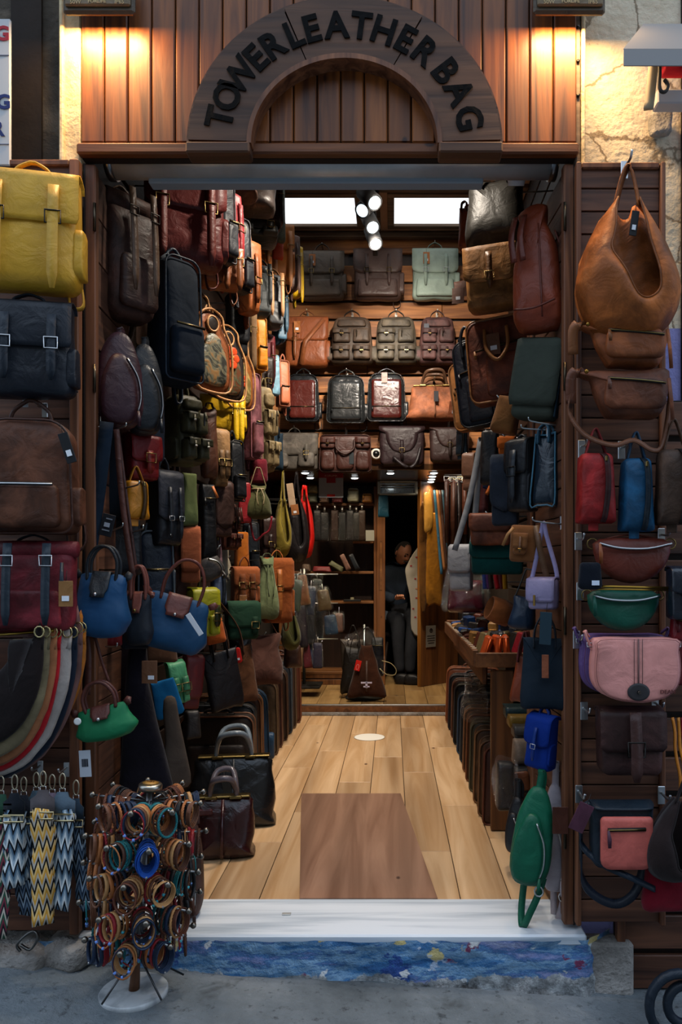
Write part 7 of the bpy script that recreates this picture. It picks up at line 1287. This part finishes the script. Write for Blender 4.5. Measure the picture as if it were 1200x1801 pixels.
BC = [('LA8683A', 'tan leather'), ('L4A2C1E', 'dark brown leather'), ('L17181a', 'black leather'), ('L17686e', 'teal cord'), ('L5a3222', 'brown leather'), ('L8a2028', 'red leather'), ('Lb88a58', 'light tan'), ('L1c2c44', 'navy leather'), ('L6a4430', 'chestnut leather')]
rnd = random.Random(5); TN = ['top', 'second', 'third', 'fourth', 'lowest']; cnt = {}
for ti, (z, rad, na) in enumerate(((.585, .155, 9), (.485, .165, 9), (.385, .165, 9), (.285, .165, 8), (.195, .150, 7))):
    for ai in range(na):
        a = 2*pi*(ai+.5*(ti % 2))/na-pi/2; ux, uy = cos(a), sin(a)
        am = M(); am.tube([(ux*.012, uy*.012, z), (ux*rad, uy*rad, z+.012)], .0032, 6); am.obj('arm', 'M8a8f92', bs); M().ball((ux*(rad+.006), uy*(rad+.006), z+.013), .0095, 10).obj('arm_ball', 'M7a756c', bs)
        for bi in range(6):
            rr_ = rad-.014-bi*.0165-rnd.random()*.004
            for _try in range(60):
                ci = 99 if (ti == 1 and ai == 0) else rnd.randrange(9)
                col, cn = ('L14489a', 'bright blue cord') if ci == 99 else BC[ci]; style = rnd.choice(('band', 'band', 'cord', 'braid', 'braid', 'beads')) if ci != 99 else 'cord'
                lab = cn+' '+{'band': 'flat band', 'cord': 'multi-strand', 'braid': 'twisted', 'beads': 'blue-beaded'}[style]+' bracelet, '+TN[ti]+' tier, '+['outermost', 'second', 'third', 'fourth', 'fifth', 'innermost'][bi]+' on its arm, '+('facing the street' if uy < -.5 else 'facing the shop' if uy > .5 else 'straps side' if ux < 0 else 'doorway side')
                if lab not in cnt: break
            cnt[lab] = 1; w, h = .025+rnd.random()*.007, .036+rnd.random()*.009; tl = rnd.uniform(-.12, .12)
            cx = Vector((ux*rr_, uy*rr_, z+.012*rr_/rad-h+.004)); r = thing('bracelet', lab, 'bracelet', cx, math.degrees(a)+90, 0, 'leather bracelets on the rotating stand'); T = Matrix.Rotation(R(4.6), 4, 'Y')
            r.location = bs.location+T @ cx; r.rotation_euler = (tl, R(4.6), a+pi/2)
            n = 18; ring = lambda ww, hh, dy=0, ph=0: [(ww*cos(q+ph), dy, hh*sin(q+ph)) for q in [k*2*pi/n for k in range(n)]]
            if style == 'band': M().ribbon(ring(w, h), .011, .0035, (0, 1, 0), True).obj('band', col, r)
            elif style == 'cord':
                g = M(); [g.tube(ring(w*(1-.05*k), h*(1-.04*k), (k-1)*.004), .0023, 5, True) for k in range(4)]; g.obj('cords', col, r)
            elif style == 'braid':
                g = M(); n = 26; [g.tube([((w+.0016*cos(q*9+p))*cos(q), .0022*sin(q*9+p), (h+.0016*cos(q*9+p))*sin(q)) for q in [k*2*pi/52 for k in range(52)]], .0025, 4, True) for p in (0, 2.1, 4.2)]; g.obj('braid', col, r)
            else:
                M().tube(ring(w, h), .0022, 5, True).obj('cord', col, r); g = M(); [g.tube([(w*cos(q-.1), 0, h*sin(q-.1)), (w*cos(q+.1), 0, h*sin(q+.1))], .0042, 7) for q in (-.6, -1.4, -2.3)]; g.obj('bead', 'P4fc0d0' if bi % 2 else 'P6a90d8', r)
            if style in ('band', 'cord') and rnd.random() < .6: M().lathe([(.003, -.003), (.004, 0), (.003, .003)], (0, -.004, -h), 8, (0, 1, 0)).obj('clasp', 'Mb0b0b0', r)
# ================================================================ the shopkeeper
def person():
    D = 7.42; r = thing('person', 'man with moustache and dark jacket sitting in the dark doorway, looking down at a paper', 'person', (P(700, 0, D).x+.02, D, .08)); ox = r.location.x
    def body(name, js, bones, m, sub=2):
        me = bpy.data.meshes.new(name); me.from_pydata([j[0] for j in js], bones, []); o = bpy.data.objects.new(name, me); COL.objects.link(o); o.parent = r; me.materials.append(mat(m))
        o.modifiers.new('skin', 'SKIN').use_smooth_shade = True; o.modifiers.new('sub', 'SUBSURF').levels = sub; o.modifiers['sub'].render_levels = sub
        for i, j in enumerate(js): me.skin_vertices[0].data[i].radius = (j[1], j[2] if len(j) > 2 else j[1])
        me.skin_vertices[0].data[0].use_root = True; return o
    # seated on a stool: hips at .62 m, feet on the floor
    body('trousers', [((-.02, 0, .66), .15, .13), ((.08, -.04, .64), .10), ((.14, -.28, .60), .082), ((.10, -.34, .34), .062), ((.09, -.36, .10), .05), ((-.10, -.04, .64), .10), ((-.02, -.26, .58), .082), ((-.02, -.30, .34), .062), ((.0, -.32, .10), .05)], [(0, 1), (1, 2), (2, 3), (3, 4), (0, 5), (5, 6), (6, 7), (7, 8)], 'C23252a')
    for i, (x, y) in enumerate(((.1, -.40), (.01, -.36))): M().pillow(sm2([(-.05, 0), (.14, 0), (.19, .02), (.17, .05), (.08, .07), (.04, .1), (-.05, .09)], 3), .085, 3, 0, 4).obj('shoe', 'L141314', r).location = (x, y, .0)
    body('jacket', [((-.02, 0, .66), .165, .14), ((-.03, 0, .84), .16, .13), ((-.02, -.01, 1.02), .17, .125), ((-.01, -.03, 1.10), .10), ((.0, -.045, 1.15), .06), ((-.19, -.03, 1.04), .075), ((-.22, -.10, .84), .062), ((-.06, -.30, .80), .05), ((.17, -.03, 1.03), .072), ((.24, -.12, .84), .06), ((.20, -.30, .86), .048)], [(0, 1), (1, 2), (2, 3), (3, 4), (2, 5), (5, 6), (6, 7), (2, 8), (8, 9), (9, 10)], 'C2c3644')
    M().pillow(rr(.37, .40, .13, .04, .04), .36, 3, 0, 4, True, 1, .012).obj('jacket_hem', 'C59626c', r).location = (-.03, -.01, .56)
    hd = bpy.data.objects.new('head', None); bpy.data.objects.remove(hd)
    g = M(); n, k = 28, 22; vs = []
    for i in range(k+1):
        ph = pi*i/k
        for j in range(n):
            q = 2*pi*j/n; v = Vector((sin(ph)*cos(q), -sin(ph)*sin(q), cos(ph))); x, y, z = v.x*.074, v.y*.095, v.z*.118
            if z < 0: x *= 1-.35*(-z/.118); y *= 1-.18*(-z/.118)
            f = math.exp(-((x/.016)**2)); fr = max(0, -v.y)
            if fr > 0:
                y -= fr*(.026*f*math.exp(-((z+.012)/.022)**2)+.008*math.exp(-((x/.04)**2))*math.exp(-((z-.03)/.012)**2)+.010*math.exp(-((x/.022)**2))*math.exp(-((z+.062)/.012)**2)+.012*math.exp(-((x/.03)**2))*math.exp(-((z+.1)/.016)**2))
                for s in (-1, 1): y += fr*.012*math.exp(-(((x-s*.030)/.014)**2))*math.exp(-((z-.008)/.013)**2)
            vs.append((x, y, z))
    for i in range(k):
        for j in range(n): g.f.append((i*n+j, (i+1)*n+j, (i+1)*n+(j+1) % n, i*n+(j+1) % n)); g.sm.append(True)
    g.v = vs; h = g.obj('head', 'LB88064', r); h.location = (.03, -.10, 1.24); h.rotation_euler = (R(28), R(4), R(38))
    for s in (-1, 1):
        M().ball((s*.030, -.078, .008), .011, 10).obj('eye', 'P2a2220', h); M().pillow([(.012*cos(q), .026*sin(q)) for q in [t*pi/5 for t in range(10)]], .014, 3).obj('ear', 'LB88064', h).location = (s*.074, .01, -.005)
        M().tube([(s*.018, -.098, .032), (s*.032, -.098, .037), (s*.047, -.085, .031)], .0045, 5).obj('eyebrow', 'S2c2622', h)
    M().tube(smooth([(-.032, -.088, -.052), (-.015, -.105, -.043), (0, -.109, -.041), (.015, -.105, -.043), (.032, -.088, -.052)], 3), .0075, 7).obj('moustache', 'S3a3632', h)
    M().tube(smooth([(-.02, -.098, -.064), (0, -.104, -.063), (.02, -.098, -.064)], 3), .003, 5).obj('mouth', 'P5a2e28', h)
    vs2 = [(x*1.05, y*1.05, z*1.05) for (x, y, z) in vs]; g2 = M(); fs = [f for f in g.f if all((vs[i][1] > -.01 and vs[i][2] > -.05) or (vs[i][2] > .075 and vs[i][1] > -.045) for i in f)]; g2.v = vs2; g2.f = fs; g2.sm = [True]*len(fs); g2.obj('hair', 'S3a3634', h)
    for (hx, hy, hz, s) in ((-.03, -.33, .80, 1), (.19, -.335, .87, -1)):
        hn = M(); hn.pillow(rr(.07, .06, .075, .02, .02), .028, 3); o = hn.obj('hand', 'LB88064', r); o.location = (hx, hy, hz); o.rotation_euler = (R(60), 0, R(20*s))
        for fi in range(4): M().tube(smooth([(-.026+.0175*fi, 0, .07), (-.027+.018*fi, -.008, .095), (-.027+.018*fi, -.028, .105-.004*abs(fi-1.5))], 3), .0078, 7).obj('finger', 'LB88064', o)
        M().tube(smooth([(s*.03, 0, .02), (s*.05, -.012, .04), (s*.048, -.03, .058)], 3), .009, 7).obj('thumb', 'LB88064', o)
    return r
person()
stl = thing('stool', 'dark round stool the shopkeeper sits on', 'stool', (P(700, 0, 7.45).x-.02, 7.47, .08)); M().lathe([(.001, .42), (.17, .42), (.18, .44), (.17, .465), (.001, .47)], (0, 0, 0), 20).obj('seat', 'L1a1412', stl)
for a in range(4): M().tube([(.1*cos(a*pi/2+.7), .1*sin(a*pi/2+.7), .42), (.17*cos(a*pi/2+.7), .17*sin(a*pi/2+.7), 0)], .014, 7).obj('leg', 'P2a1d14', stl)
bag('apron', 'P9a9488', (716, 966, 738, 1108), 7.0, .012, 'white printed paper sheets with red marks held up by the shopkeeper', w=.15, ol=[(-.1, 0), (.5, -.01), (.5, .98), (.2, 1.0), (-.35, .82), (-.5, .72), (-.3, .5), (-.15, .3)], name='paper_sheet', cat='paper')
ps_ = bpy.data.objects['paper_sheet']
for i, (x, z) in enumerate(((.02, .12), (.03, .3), (.02, .48), (-.02, .6), (.03, .68), (.0, .2))): M().box((x, -.012, z), (.018, .002, .012)).obj('red_mark', 'P8a1420', ps_)
